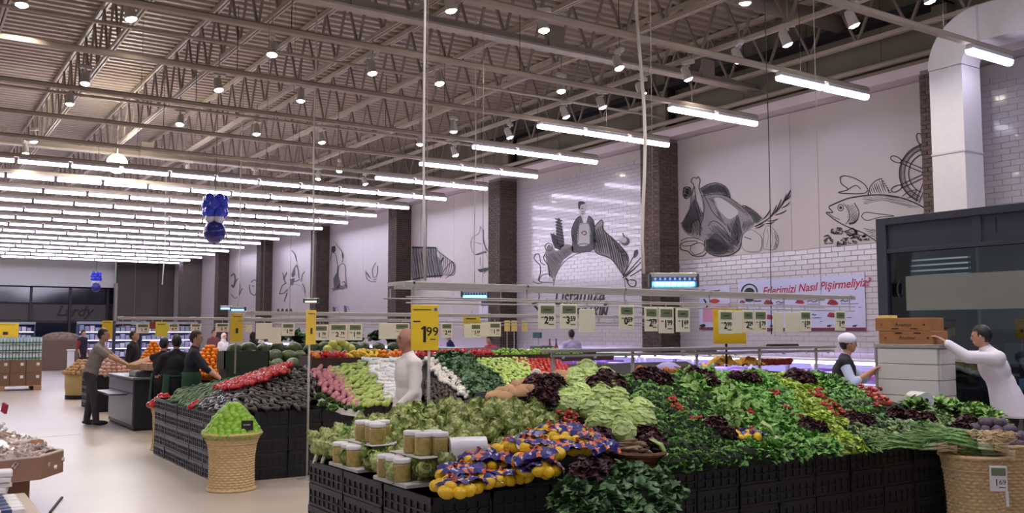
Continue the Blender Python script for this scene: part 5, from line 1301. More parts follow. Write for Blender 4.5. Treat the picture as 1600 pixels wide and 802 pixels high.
for row, (lst, z) in enumerate(((jars, 0.80), (jars2, 0.946))):
    for (x, y) in lst:
        t = thing('olive_jar', 'jar of green olives with white lid, %s group, %s layer' % ('far' if y > 5.5 else 'near', 'upper' if row else 'lower'), 'jar', (x, y, z), R.uniform(0, 3), 'olive jars')
        t.scale = (1.1, 1.1, 1.1); obj('jar_body', jm, t); obj('lid', jl, t, loc=(0, 0, 0.1))
for (x0, x1, y0, y1) in ((2.54, 2.95, 5.66, 6.14), (2.53, 2.92, 4.95, 5.4)):
    MB().cbox(x0, x1, y0, y1, 0.776, 0.799, 0.004).build('jar_board', mat('card_white', (200, 196, 188), rough=0.8), label='flat white board under the %s group of olive jars' % ('far' if y0 > 5.5 else 'near'), cat='board')
    MB().cbox(x0 + 0.1, x1 + 0.02, y0 + 0.0, y1 - 0.02, 0.939, 0.945, 0.002).build('jar_board', MATS['card_white'], label='thin white board between the layers of the %s olive jars' % ('far' if y0 > 5.5 else 'near'), cat='board')
# lemon bags
M_print = mat('bag_print', (40, 40, 120), rough=0.35, rnd=0.1)
nt = M_print.node_tree; bs_ = nt.nodes['Principled BSDF']
vo = nt.nodes.new('ShaderNodeTexVoronoi'); vo.inputs['Scale'].default_value = 26; cr = nt.nodes.new('ShaderNodeValToRGB'); cr.color_ramp.interpolation = 'CONSTANT'
tc_ = nt.nodes.new('ShaderNodeTexCoord'); nt.links.new(tc_.outputs['Object'], vo.inputs['Vector'])
el = cr.color_ramp.elements; el[0].position = 0; el[0].color = lin((44, 44, 128)); el[1].position = 0.55; el[1].color = lin((232, 122, 66))
for (p_, c_) in ((0.68, (40, 36, 110)), (0.82, (226, 222, 232)), (0.92, (70, 64, 150))):
    e = el.new(p_); e.color = lin(c_)
nt.links.new(vo.outputs['Color'], cr.inputs[0]); nt.links.new(cr.outputs[0], bs_.inputs['Base Color'])
M_net = mat('net_yellow', (226, 186, 30), rough=0.5)
bandm = []
for s_ in range(3):
    rr = random.Random(s_); m = MB(); nx, ny = 8, 5
    for j in range(ny + 1):
        for i in range(nx + 1):
            u = i / nx - 0.5; v = j / ny - 0.5
            m.v.append((u * 0.20, v * 0.13, 0.035 - 0.10 * u * u * 4 * 0.25 - 0.06 * v * v * 4 * 0.4 + rr.uniform(-.012, .012)))
    for j in range(ny):
        for i in range(nx): m.f.append((j * (nx + 1) + i, j * (nx + 1) + i + 1, (j + 1) * (nx + 1) + i + 1, (j + 1) * (nx + 1) + i)); m.m.append(0)
    bandm.append(m.mesh('print_band', M_print))
tailm = MB().lathe([(0.03, 0.0), (0.016, 0.02), (0.008, 0.035), (0.018, 0.05)], 8, cap=False).mesh('net_tail', M_print, True)
def lemon_bag(p, lab, nl=6):
    t = thing('lemon_bag', lab, 'lemon bag', p, R.uniform(0, 6.28), 'net bags of lemons')
    offs = [(-.05, -.035, .0), (.02, -.04, .0), (.07, -.0, .005), (-.02, .02, .02), (.035, .03, .01), (-.065, .02, .0)][:nl]
    for o_ in offs: ob = obj('lemon', P_lem[0], t, loc=(o_[0], o_[1], o_[2] + 0.03), rot=(R.uniform(-1, 1), R.uniform(-1, 1), R.uniform(0, 3)))
    obj('print_band', R.choice(bandm), t, loc=(R.uniform(-.02, .02), 0.072, 0.048), rot=(R.uniform(-.5, .1), R.uniform(-.2, .2), R.uniform(-.3, .3)))
    if R.random() < 0.35: obj('print_band', R.choice(bandm), t, loc=(R.uniform(-.03, .03), -0.03, 0.058), rot=(R.uniform(.1, .6), R.uniform(-.4, .4), R.uniform(0, 3)), ).scale = (0.7, 0.8, 0.8)
    obj('net_tail', tailm, t, loc=(0.0, 0.03, 0.06), rot=(R.uniform(-.8, .8), R.uniform(-.8, .8), 0))
LB = [(692, 762), (712, 772), (735, 765), (758, 757), (783, 752), (808, 748), (835, 742), (857, 738), (705, 745), (728, 740), (752, 732), (778, 728), (802, 722), (828, 720), (850, 716), (738, 722), (765, 712), (790, 705), (812, 702), (838, 702), (862, 712), (880, 706), (900, 706), (920, 703), (936, 700), (868, 690), (890, 690), (912, 690), (836, 688), (858, 680), (878, 676), (895, 680)]
for (x, y) in LB:
    up_ = 0.10 if x > 852 and y > 684 else 0.0
    q = on_slope(lambda a, b: zN(a, b) + (0.14 if (a > 3.15 and b < 5.25 and a < 3.9) else 0), x, y, 6.7, 0.05)
    lemon_bag(q - Vector((0, 0, 0.02)), 'net bag of lemons with blue band, %s on the corner crates' % ('front row' if y > 744 else 'middle row' if y > 714 else 'back rows'), R.choice((5, 6, 6)))
# front spinach crate bunches
for (x, y, d) in [(900, 770, 5.2), (925, 752, 5.35), (950, 745, 5.4), (975, 742, 5.45), (1000, 745, 5.5), (1025, 755, 5.5), (1040, 770, 5.5), (890, 790, 5.2), (915, 785, 5.2), (940, 775, 5.2), (965, 770, 5.25), (990, 772, 5.3), (1015, 780, 5.4), (1035, 792, 5.4), (900, 808, 5.1), (930, 805, 5.1), (960, 800, 5.15), (990, 802, 5.2), (1020, 810, 5.3), (1000, 760, 5.4)]:
    place('spinach_bunch', P_spi, ad(x, y + 6, d), 'broad leaved dark green spinach bunch heaped at the very front', 'spinach', 'spinach at the front', sc=0.82)
t = thing('spinach_crate_stack', 'black crates standing in front of the display under the spinach', 'crates', (3.45, 4.0, 0))
for k in range(3): obj('crate', crm, t, loc=(0, 0, k * CZ)); obj('crate', crm, t, loc=(0.41, 0.02, k * CZ))
# basket of salsify roots, fennel, small basket of lemon bags, bean basket
q = on_slope(zN, 1000, 722, 6.7, 0.02)
wicker('root_basket', 'shallow brown wicker basket of pale brown roots below the iceberg heads', (q.x, q.y, q.z - 0.03), [(0.11, 0), (0.16, 0.09)], M_wickd, 40, 20, row=0.015)
P_sal = [oblong('salsify_root', mat('salsify_skin', (150, 128, 100), rough=0.8, rnd=0.15, var=0.2), 0.2, 0.014, 0.05, 0.4)]
for i in range(26): place('salsify_root', P_sal, (q.x + R.uniform(-.12, .12), q.y + R.uniform(-.02, .12), q.z + 0.07 + R.uniform(0, .07)), 'long pale brown root in the shallow wicker basket', 'root', 'roots in the wicker basket', R.uniform(-0.7, 0.7) + 0.3, 0.25)
q = on_slope(zN, 1175, 704, 6.7, 0.02)
wicker('lemon_basket', 'round dark wicker basket holding lemon bags among the rocket', (q.x, q.y + 0.1, q.z - 0.03), [(0.11, 0), (0.145, 0.11)], M_wickd, 40, 20, row=0.015)
for (dx, dy) in ((-.05, 0.06), (.06, 0.07), (0, 0.13), (0.0, 0.03)): lemon_bag((q.x + dx, q.y + dy, q.z + 0.06), 'net bag of lemons with blue print in the round dark basket', 4)
for (x, y, lb) in ((1212, 698, 'white fennel bulb beside the round lemon basket'), (1042, 728, 'pale fennel bulb at the front edge beside the root basket')):
    q = on_slope(zN, x, y, 6.7, 0.04); t = thing('fennel', lb, 'fennel', q, 0.6)
    MB().ell((0, 0, 0.02), (0.05, 0.04, 0.06), 12, 8, fn=lambda p: 1 + 0.06 * math.cos(6 * math.atan2(p.y, p.x))).build('bulb', M_stem, t, smooth=True)
    for k in range(5): MB().tube([(0, 0, 0.06), (0.02 * k - 0.04, 0.04, 0.14), (0.04 * k - 0.08, 0.1, 0.18)], [0.012, 0.009, 0.003], 6).build('stalk', M_ice, t, smooth=True)
q = on_slope(zN, 560, 668, 6.74, 0.0)
wicker('bean_basket', 'round straw basket of green beans at the back left of the artichokes', (2.95, 6.62, 0.80), [(0.13, 0), (0.2, 0.10)], M_wickd, 40, 20, row=0.015)
P_bean = [oblong('green_bean', mat('bean_skin', (106, 150, 66), rough=0.4, rnd=0.16), 0.11, 0.009, 0.2, 0.6, None, 6)]
for i in range(130):
    rr = 0.19 * math.sqrt(R.random()); a = R.uniform(0, 6.28); place('green_bean', P_bean, (2.95 + rr * math.cos(a), 6.62 + rr * math.sin(a), 0.885 + 0.07 * (1 - (rr / 0.2) ** 2) + R.uniform(0, .015)), 'green bean heaped in the round straw basket', 'bean', 'green beans in the basket', tilt=0.4)
# orange cloth and fruit boxes on the far ridge of the near display
for (x, y, s_, lb) in ((1130, 578, 1.0, 'crumpled yellow paper lining on the ridge above the dark lettuce'), (1165, 580, 0.8, 'smaller crumpled yellow paper lining on the ridge')):
    q = ay(x, y, 6.75); rr = random.Random(x); m = MB()
    for j in range(7):
        for i in range(9): m.v.append((q.x + (i / 8 - 0.5) * 0.36 * s_, q.y + (j / 6 - 0.5) * 0.3, 1.33 + 0.10 * s_ * math.sin(PI * i / 8) * math.sin(PI * j / 6) + rr.uniform(0, .05)))
    for j in range(6):
        for i in range(8): m.f.append((j * 9 + i, j * 9 + i + 1, j * 9 + i + 10, j * 9 + i + 9)); m.m.append(0)
    m.build('paper_lining', mat('yellow_paper', (226, 170, 60), rough=0.7, var=0.1), label=lb, cat='paper')
for i in range(26):
    x = 1185 + i * 2.0; q = ay(x, 578 + (i % 3), 6.72); place('tomato', P_tom, (q.x, q.y, 1.36 + 0.02 * (i % 2)), 'red tomato in the row along the right ridge of the greens', 'tomato', 'tomatoes along the ridge', sc=0.9)
for (x, y) in ((1040, 580), (1052, 582), (1062, 580), (1000, 578), (996, 585)): place('orange', P_org, ay(x, y, 6.72), 'orange fruit peeping over the ridge behind the parsley', 'orange', 'fruit on the ridge', sc=1.0)
q = ay(1044, 578, 6.95); MB().lathe([(0.16, 0), (0.13, 0.06), (0.06, 0.1), (0.001, 0.11)], 16, (q.x, q.y, 1.28)).build('cloth_heap', mat('lilac_cloth', (170, 160, 220), rough=0.7), smooth=True, label='pale lilac heap behind the ridge beside the brick pillar', cat='cloth')

# ---- second display (aubergines and others)
MBx = (3.05, 11.6, 10.55, 12.25)
EG = [(300, 652), (325, 622), (352, 606), (400, 594), (485, 574), (492, 600), (484, 645), (400, 650), (335, 664)]
scatter(zM, MBx, [EG], 0.125, 0.062, 'aubergine', P_egg, 'glossy black aubergine in the sloping pile behind the lime basket', 'aubergine', 'aubergine pile', 0.025, 0.25, zr=0.3, zj=0.7, limit=300)
CU = [(258, 642), (275, 612), (318, 592), (392, 580), (350, 604), (322, 622), (300, 650)]
scatter(zM, (3.05, 5.0, 10.6, 13.5), [CU], 0.155, 0.048, 'cucumber', P_cuc, 'dark green cucumber in the pile at the left end of the aubergine display', 'cucumber', 'cucumber pile', 0.02, 0.25, zr=-1.0, zj=0.3, limit=300)
TO = [(336, 608), (344, 592), (372, 578), (440, 562), (456, 567), (450, 581), (402, 598), (360, 608)]
scatter(lambda x, y: zM(x, y) + 0.03, (3.2, 6.0, 10.8, 12.4), [TO], 0.066, 0.064, 'red_pepper', P_rpp, 'red pepper in the heap above the aubergines', 'pepper', 'red peppers above the aubergines', 0.025, limit=190, sc=0.8)
scatter(lambda x, y: zM(x, y) + 0.10, (3.2, 6.0, 11.2, 12.4), [TO], 0.085, 0.085, 'red_pepper', P_rpp, 'red pepper in the heap above the aubergines', 'pepper', 'red peppers above the aubergines', 0.0, limit=40, sc=0.8)
SW = [(474, 577), (520, 574), (545, 602), (563, 634), (548, 638), (505, 612)]
scatter(zM, MBx, [SW], 0.075, 0.10, 'sweet_potato', P_swp, 'dusky pink sweet potato in the band right of the aubergines', 'sweet potato', 'sweet potatoes', 0.03, 0.25, zr=-0.6, zj=0.3)
SQ = [(512, 574), (576, 566), (590, 600), (618, 636), (552, 638), (540, 605)]
scatter(zM, MBx, [SQ], 0.068, 0.115, 'squash', P_squ, 'pale green squash in the band left of the white packs', 'squash', 'pale green squashes', 0.03, 0.25, zr=-0.9, zj=0.3)
WH = [(572, 566), (628, 562), (640, 632), (612, 636), (590, 600)]
scatter(zM, MBx, [WH], 0.13, 0.12, 'mushroom_pack', P_pk, 'white wrapped pack of mushrooms left of the man in the white shirt', 'mushroom pack', 'mushroom packs', 0.02, 0.2, zr=0, zj=0.5)
GA = [(655, 556), (690, 558), (722, 590), (745, 625), (725, 622), (690, 600)]
scatter(zM, MBx, [GA], 0.105, 0.10, 'garlic_bag', P_gar, 'white bag of garlic in the band right of the man in the white shirt', 'garlic', 'garlic bags', 0.02)
FG = [(665, 590), (690, 598), (728, 632), (660, 640)]
scatter(zM, MBx, [FG], 0.06, 0.06, 'dark_fig', P_brn, 'small dark fig in the low tray beside the man in the white shirt', 'fig', 'dark figs', 0.015)
SP = [(684, 562), (722, 560), (770, 595), (795, 625), (745, 628), (715, 590)]
scatter(zM, MBx, [SP], 0.135, 0.12, 'chard_bunch', P_chd, 'dark green chard bunch in the band left of the pale peppers', 'chard', 'chard band', 0.02)
PP = [(718, 562), (822, 558), (842, 590), (830, 625), (792, 625), (765, 592)]
scatter(zM, MBx, [PP], 0.07, 0.085, 'pale_pepper', P_lpp, 'pale yellow green pepper in the band left of the tomatoes', 'pepper', 'pale green peppers', 0.025, 0.3, zr=0.3, zj=1.0)
TR = [(802, 562), (870, 562), (920, 592), (915, 608), (850, 604), (828, 580)]
scatter(zM, MBx, [TR], 0.076, 0.072, 'tomato', P_tom, 'red tomato in the heap left of the dark lettuce on the ridge', 'tomato', 'tomatoes right of the pale peppers', 0.03, 0.15)
scatter(lambda x, y: zM(x, y) + 0.05, MBx, [TR], 0.085, 0.08, 'tomato', P_tom, 'red tomato in the heap left of the dark lettuce on the ridge', 'tomato', 'tomatoes right of the pale peppers', 0.03, 0.3, limit=60)
q = on_slope(zM, 838, 585, 12.2, 0.12); bag_roll(q, (-0.6, -0.8, 0), 0.075, 0.24, 'white bag roll lying on the tomatoes left of the dark lettuce')
# greens at the foot and white paper edge
for (x, y) in [(500, 622), (515, 628), (530, 634), (545, 640), (520, 640), (505, 634), (560, 642)]: place('herb_bunch', P_par, on_slope(zM, x, y, 12, 0.03), 'small green herb bunch below the sweet potatoes', 'herb', 'herbs below the sweet potatoes', sc=0.6)
m = MB(); pts = [(484, 602), (492, 618), (508, 630), (530, 640), (560, 644)]
vs = []
for (x, y) in pts:
    q = on_slope(zM, x, y, 12, 0.02); vs += [q + Vector((0, -0.05, 0.02)), q + Vector((-0.02, -0.12, -0.05))]
m.add(vs, [(2 * i, 2 * i + 1, 2 * i + 3, 2 * i + 2) for i in range(4)]); m.build('paper_edge', mat('white_paper', (226, 224, 220), rough=0.7), label='curled white paper strip along the foot of the sweet potatoes', cat='paper')
# long tray of fruit along the ridge
M_wood = mat('dark_wood', (74, 50, 38), rough=0.6, var=0.2)
t = thing('fruit_tray', 'long dark wooden tray of mixed fruit along the ridge of the aubergine display', 'tray', (0, 0, 0))
MB().box(4.85, 10.2, 12.28, 12.32, 1.20, 1.32).build('front_board', M_wood, t); MB().box(4.85, 10.2, 12.32, 12.75, 1.22, 1.25).build('floor_board', M_wood, t); MB().box(4.85, 10.2, 12.75, 12.79, 1.20, 1.36).build('rear_board', M_wood, t); MB().box(4.81, 4.85, 12.28, 12.79, 1.2, 1.34).build('end_board', M_wood, t)
x = 4.92; i = 0
while x < 9.6:
    for (yy, dz) in ((12.38, 0.0), (12.48, 0.03), (12.6, 0.06)):
        px = pj((x, yy, 1.32))[0]
        kind = 'y' if px < 470 else 'o' if px < 495 else 'r' if px < 545 else 'y' if px < 590 else 'o' if px < 625 else 'r' if px < 770 else 'g'
        nm, ms, ct = {'y': ('yellow_fruit', P_ban, 'fruit'), 'o': ('orange', P_org, 'orange'), 'r': ('red_pepper', P_rpp, 'pepper'), 'g': ('lime', P_lim, 'lime')}[kind]
        lb = {'y': 'yellow fruit in the long wooden ridge tray', 'o': 'orange in the long wooden ridge tray', 'r': 'red pepper in the long wooden ridge tray', 'g': 'green lime in the long wooden ridge tray'}[kind]
        place(nm, ms, (x + R.uniform(-.02, .02), yy, 1.30 + dz + R.uniform(0, .03)), lb, ct, 'fruit in the ridge tray: ' + ct, tilt=0.8)
    x += 0.088; i += 1
# ---- third display far behind: watermelons, oranges, greens
def zF(x, y): return 0.77 + max(0, min((y - 16.2) * 0.34, (x - 4.3) * 0.5, 0.58))
stand(zF, (4.2, 12.0, 15.9, 19.0), 'black sloping stand of the third display with watermelons')
for i in range(12):
    for k in range(5): crate(4.3 + i * 0.41, 15.9, k * CZ, 'black ribbed plastic crate in the wall of the third display', 'third display crates')
for i in range(46):
    x = 5.3 + (i % 16) * 0.30 + R.uniform(-.05, .05); y = 16.7 + (i // 16) * 0.4
    place('watermelon', P_wat, (x, y, zF(x, y) + 0.13), 'dark green watermelon on the third display', 'watermelon', 'watermelons', tilt=0.6, sc=0.95)
for i in range(20):
    x = 6.2 + R.uniform(0, 3.6); y = 17.9 + R.uniform(0, 0.6)
    place('greens_bunch', P_chd, (x, y, 1.46 + R.uniform(0, .1)), 'dark leafy bunch behind the watermelons', 'greens', 'greens behind the watermelons', sc=1.4)
for (x, y, s_) in ((520, 538, 1), (528, 545, 1), (540, 540, 1), (533, 535, 1), (548, 545, 1), (512, 546, 1)): place('pale_melon', [MB().ell((0, 0, 0), (0.075, 0.085, 0.075), 12, 8).mesh('pale_melon', mat('melon_skin', (176, 180, 84), rough=0.5, rnd=0.1), True)], ay(x, y, 15.9), 'yellow green melon in the group above the pale squashes', 'melon', 'pale melons')
def orange_pile(c, r0, h, lab, grp, n_lv=9):
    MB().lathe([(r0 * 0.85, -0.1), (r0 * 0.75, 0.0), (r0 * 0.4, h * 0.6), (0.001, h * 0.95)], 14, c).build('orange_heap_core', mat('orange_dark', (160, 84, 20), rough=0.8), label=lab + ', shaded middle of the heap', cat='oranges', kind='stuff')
    for lv in range(n_lv):
        rr = r0 * (1 - lv / n_lv) ** 0.9; nn = max(1, int(2 * PI * rr / 0.088))
        for k in range(nn):
            a = 2 * PI * k / nn + lv * 0.6; place('orange', P_org, (c[0] + rr * math.cos(a), c[1] + rr * math.sin(a), c[2] + lv * h / n_lv), lab, 'orange', grp)
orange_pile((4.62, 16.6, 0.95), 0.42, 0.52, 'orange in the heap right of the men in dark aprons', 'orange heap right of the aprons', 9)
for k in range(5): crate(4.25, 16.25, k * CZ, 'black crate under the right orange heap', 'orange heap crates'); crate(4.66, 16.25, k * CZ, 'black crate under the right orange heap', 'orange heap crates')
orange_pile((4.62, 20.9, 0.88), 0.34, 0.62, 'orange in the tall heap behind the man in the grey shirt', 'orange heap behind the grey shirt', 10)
for k in range(5): crate(4.3, 20.6, k * CZ, 'black crate under the far orange heap', 'far orange heap crates'); crate(4.72, 20.6, k * CZ, 'black crate under the far orange heap', 'far orange heap crates')
t = thing('green_crate', 'dark green crate standing above the red peppers on the third display', 'crate', (4.9, 15.6, 1.06)); 
mgc = mat('dark_green_plastic', (40, 56, 34), rough=0.6)
MB().box(-0.38, 0.38, -0.2, 0.2, 0, 0.02).build('floor_plate', mgc, t)
for q in ((-0.38, 0.38, -0.2, -0.18), (-0.38, 0.38, 0.18, 0.2), (-0.38, -0.36, -0.2, 0.2), (0.36, 0.38, -0.2, 0.2)): MB().box(*q, 0.02, 0.3).build('side_panel', mgc, t)
for k in range(3): MB().box(4.56, 5.24, 15.42, 15.82, 0.36 * k, 0.36 * k + 0.34).build('stacked_crate', mgc, label='dark green crate in the stack under the top green crate, level %s' % ords[k], cat='crate', group='green crate stack')
# far heaps beyond the weighing station
def heap(c, r0, h, meshes, name, lab, grp, step, sc, n_lv, core):
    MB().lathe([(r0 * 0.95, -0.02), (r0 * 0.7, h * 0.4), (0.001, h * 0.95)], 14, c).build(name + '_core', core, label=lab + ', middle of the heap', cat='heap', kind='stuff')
    for lv in range(n_lv):
        rr = r0 * (1 - lv / n_lv); nn = max(1, int(2 * PI * rr / step))
        for k in range(nn):
            a = 2 * PI * k / nn + lv; place(name, meshes, (c[0] + rr * math.cos(a), c[1] + rr * math.sin(a), c[2] + lv * h / n_lv), lab, name.replace('_', ' '), grp, tilt=0.8, sc=sc)
M_ono = mat('onion_skin', (206, 166, 150), rough=0.6, rnd=0.14); P_ono = [MB().ell((0, 0, 0), (0.045, 0.045, 0.042), 8, 6).mesh('onion', M_ono, True)]
wk = thing('potato_bin', 'round tan bin heaped with potatoes beyond the grey shirt man', 'bin', (3.95, 25.6, 0))
MB().lathe([(0.36, 0.1), (0.38, 0.3), (0.40, 0.66), (0.36, 0.66)], 22, cap=False).build('bin_wall', mat('tan_bin', (196, 168, 104), rough=0.6), wk, smooth=True); MB().lathe([(0.37, 0), (0.37, 0.1)], 20).build('bin_base', M_blackm, wk); MB().lathe([(0.41, 0.62), (0.42, 0.66), (0.41, 0.68)], 22, cap=False).build('rim', mat('tan_bin_rim', (140, 116, 70), rough=0.6), wk)
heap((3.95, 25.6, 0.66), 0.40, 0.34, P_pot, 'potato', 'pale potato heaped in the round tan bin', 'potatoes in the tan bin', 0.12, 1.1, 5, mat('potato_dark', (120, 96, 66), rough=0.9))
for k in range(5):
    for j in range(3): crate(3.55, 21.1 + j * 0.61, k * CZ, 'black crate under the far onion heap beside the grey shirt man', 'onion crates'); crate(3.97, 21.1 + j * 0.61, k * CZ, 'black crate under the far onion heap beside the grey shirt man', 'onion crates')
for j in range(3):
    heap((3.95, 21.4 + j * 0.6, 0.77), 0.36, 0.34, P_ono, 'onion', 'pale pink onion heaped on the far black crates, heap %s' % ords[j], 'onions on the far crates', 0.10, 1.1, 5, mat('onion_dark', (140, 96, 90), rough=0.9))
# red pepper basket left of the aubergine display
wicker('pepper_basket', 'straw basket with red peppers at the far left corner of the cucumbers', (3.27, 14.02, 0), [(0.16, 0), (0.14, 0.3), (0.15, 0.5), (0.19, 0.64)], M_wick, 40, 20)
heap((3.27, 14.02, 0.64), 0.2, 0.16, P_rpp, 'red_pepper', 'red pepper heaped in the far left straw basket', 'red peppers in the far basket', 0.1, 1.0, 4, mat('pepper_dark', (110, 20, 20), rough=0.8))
for (x, y) in ((304, 632), (298, 636), (308, 630)): place('red_pepper', P_rpp, on_slope(zM, x, y, 12, 0.03), 'red pepper lying between the cucumbers and the aubergines', 'pepper', 'stray red peppers', sc=0.9)
# dried cluster of wire on the floor
m = MB()
for q in range(5):
    rr = random.Random(q); m.tube([(rr.uniform(-.1, .1), rr.uniform(-.1, .1), 0.012)] + [(rr.uniform(-.25, .3), rr.uniform(-.12, .1), 0.015 + rr.uniform(0, .05)) for _ in range(5)] , 0.008, 5)
m.tube([(0.1, 0, 0.02), (0.16, 0.02, 0.2), (0.2, 0.04, 0.28)], 0.004, 5)
m.build('loose_wire', mat('pale_wire', (176, 172, 160), rough=0.5), label='pale tangle of loose wire on the floor right of the lime basket', cat='wire', loc=tuple(az(425, 746, 0.0)))
# ================================================================== price rails, tags, signs
M_rail = mat('rail_grey', (178, 172, 164), rough=0.45, metal=0.2)
def price_rail(y, x0, x1, z, lab, gap=0.4, legs=()):
    t = thing('price_rail', lab, 'rail', (x0, y, z)); L = x1 - x0
    MB().cbox(0, L, -0.02, 0.02, -0.022, 0.022, 0.006).build('front_bar', M_rail, t)
    MB().cbox(0.12, L, gap - 0.02, gap + 0.02, -0.022, 0.022, 0.006).build('rear_bar', M_rail, t)
    for (yy, zz, nm) in ((0, -0.10, 'wire'), (0, -0.145, 'wire'), (gap, -0.10, 'wire')): MB().tube([(0.02, yy, zz), (L, yy, zz)], 0.007, 6).build(nm, M_rail, t)
    n = max(2, int(L / 1.1))
    for i in range(n + 1):
        x = 0.08 + (L - 0.16) * i / n
        MB().cbox(x - 0.012, x + 0.012, -0.02, gap + 0.02, 0.0, 0.03, 0.004).build('cross_bar', M_rail, t)
        MB().tube([(x, 0, -0.02), (x, 0, -0.15)], 0.006, 5).build('drop_wire', M_rail, t); MB().tube([(x, gap, -0.02), (x, gap, -0.11)], 0.006, 5).build('drop_wire', M_rail, t)
    for (x, nm) in ((0.3, 'l'), (L - 0.3, 'r'), (L / 2, 'm')): MB().tube([(x, gap / 2, 0.02), (x, gap / 2, 8.3 - z)], 0.004, 4).build('suspension_wire', M_steel2, t)
price_rail(6.42, 3.25, 8.75, 2.06, 'double grey hanging rail with price tags over the near greens display')
price_rail(11.9, 3.75, 11.2, 1.93, 'double grey hanging rail with price tags over the aubergine display')
price_rail(17.2, 3.2, 9.5, 1.92, 'double grey hanging rail over the third display')
M_card = mat('tag_card', (232, 224, 196), rough=0.5); M_lcd = mat('tag_lcd', (112, 124, 92), rough=0.25); M_lcdk = mat('lcd_ink', (56, 64, 48)); M_tink = mat('tag_ink', (40, 38, 40)); 
Rf = frame((0, -1, 0))
def tag_(x, y, z, w_, h_, price, lab, grp, par=None):
    t = thing('price_tag', lab, 'price tag', (x, y, z), None, grp)
    cd_ = MB().cbox(-w_ / 2, w_ / 2, -0.006, 0.006, -h_ / 2, h_ / 2, 0.004).build('card', M_card, t)
    MB().tube([(0, 0, h_ / 2), (0, 0.004, h_ / 2 + 0.05)], 0.006, 5).build('hook', M_rail, t)
    if price:
        sc_ = MB().box(-w_ * 0.38, w_ * 0.38, -0.009, -0.006, h_ * 0.13, h_ * 0.42).build('screen', M_lcd, t)
        MB().box(-w_ * 0.2, w_ * 0.2, -0.0105, -0.009, h_ * 0.25, h_ * 0.29).build('screen_text', M_lcdk, sc_)
        a, b = price.split('.')
        lettering(a, h_ * 0.40, M_tink, (-w_ * 0.06, -0.0075, -h_ * 0.16), Rf, cd_, bold=0.003)
        lettering(b, h_ * 0.26, M_tink, (w_ * 0.22, -0.0075, -h_ * 0.10), Rf, cd_, bold=0.002)
        MB().box(-w_ * 0.36, -w_ * 0.2, -0.008, -0.006, -h_ * 0.05, -h_ * 0.02).build('small_print', M_tink, t); MB().box(w_ * 0.08, w_ * 0.36, -0.008, -0.006, -h_ * 0.34, -h_ * 0.31).build('small_print', M_tink, t)
NT = [(841, 868, 475, 514, '2.99'), (875, 902, 475, 514, '3.59'), (905, 930, 483, 520, None), (967, 991, 477, 515, '0.59'), (1007, 1028, 480, 518, '2.79'), (1029, 1053, 480, 521, '1.99'), (1056, 1078, 482, 519, '1.69'), (1123, 1146, 485, 522, '2.99'), (1146, 1160, 486, 521, None), (1160, 1178, 485, 520, '2.29'), (1178, 1199, 485, 520, '1.79'), (1208, 1224, 488, 519, None), (1227, 1250, 488, 519, None), (1250, 1268, 486, 518, '1.59'), (1305, 1322, 486, 517, '1.49')]
for i, (xa, xb, ya, yb, pr_) in enumerate(NT):
    a = ay(xa, ya, 6.40); b = ay(xb, yb, 6.40)
    lb = ('cream electronic price tag reading %s' % pr_ if pr_ else 'blank cream price card') + ' on the near rail, %s from the left' % (ords + ['twelfth', 'thirteenth', 'fourteenth', 'fifteenth'])[i]
    tag_((a.x + b.x) / 2, 6.40 + 0.0005 * i, (a.z + b.z) / 2, b.x - a.x, a.z - b.z, pr_, lb, 'near rail price tags')
MT = [(400, 425, 505, 530, None), (419, 439, 512, 537, None), (440, 460, 505, 525, '1.99'), (487, 513, 508, 532, '1.79'), (514, 543, 506, 532, '2.79'), (544, 566, 506, 532, '1.99'), (592, 616, 505, 530, None), (616, 640, 505, 530, '1.99'), (689, 707, 505, 528, '2.49'), (725, 735, 507, 528, None), (735, 752, 506, 528, '1.29'), (752, 764, 504, 526, None), (764, 783, 504, 526, '1.79')]
for i, (xa, xb, ya, yb, pr_) in enumerate(MT):
    a = ay(xa, ya, 11.86); b = ay(xb, yb, 11.86)
    lb = ('cream electronic price tag reading %s' % pr_ if pr_ else 'blank cream price card') + ' on the middle rail, %s from the left' % (ords + ['twelfth', 'thirteenth', 'fourteenth'])[i]
    tag_((a.x + b.x) / 2, 11.86 + 0.0005 * i, (a.z + b.z) / 2, b.x - a.x, a.z - b.z, pr_, lb, 'middle rail price tags')
FT = [(213, 233, 506, 521, '1.99'), (263, 279, 506, 519, '0.99'), (298, 314, 506, 518, '1.49'), (337, 358, 505, 519, '2.99'), (384, 394, 506, 519, None), (407, 420, 507, 521, '1.19')]
for i, (xa, xb, ya, yb, pr_) in enumerate(FT):
    a = ay(xa, ya, 17.16); b = ay(xb, yb, 17.16)
    lb = ('cream price tag reading %s' % pr_ if pr_ else 'blank cream price card') + ' on the far rail, %s from the left' % ords[i]
    tag_((a.x + b.x) / 2, 17.16, (a.z + b.z) / 2, b.x - a.x, a.z - b.z, pr_, lb, 'far rail price tags')
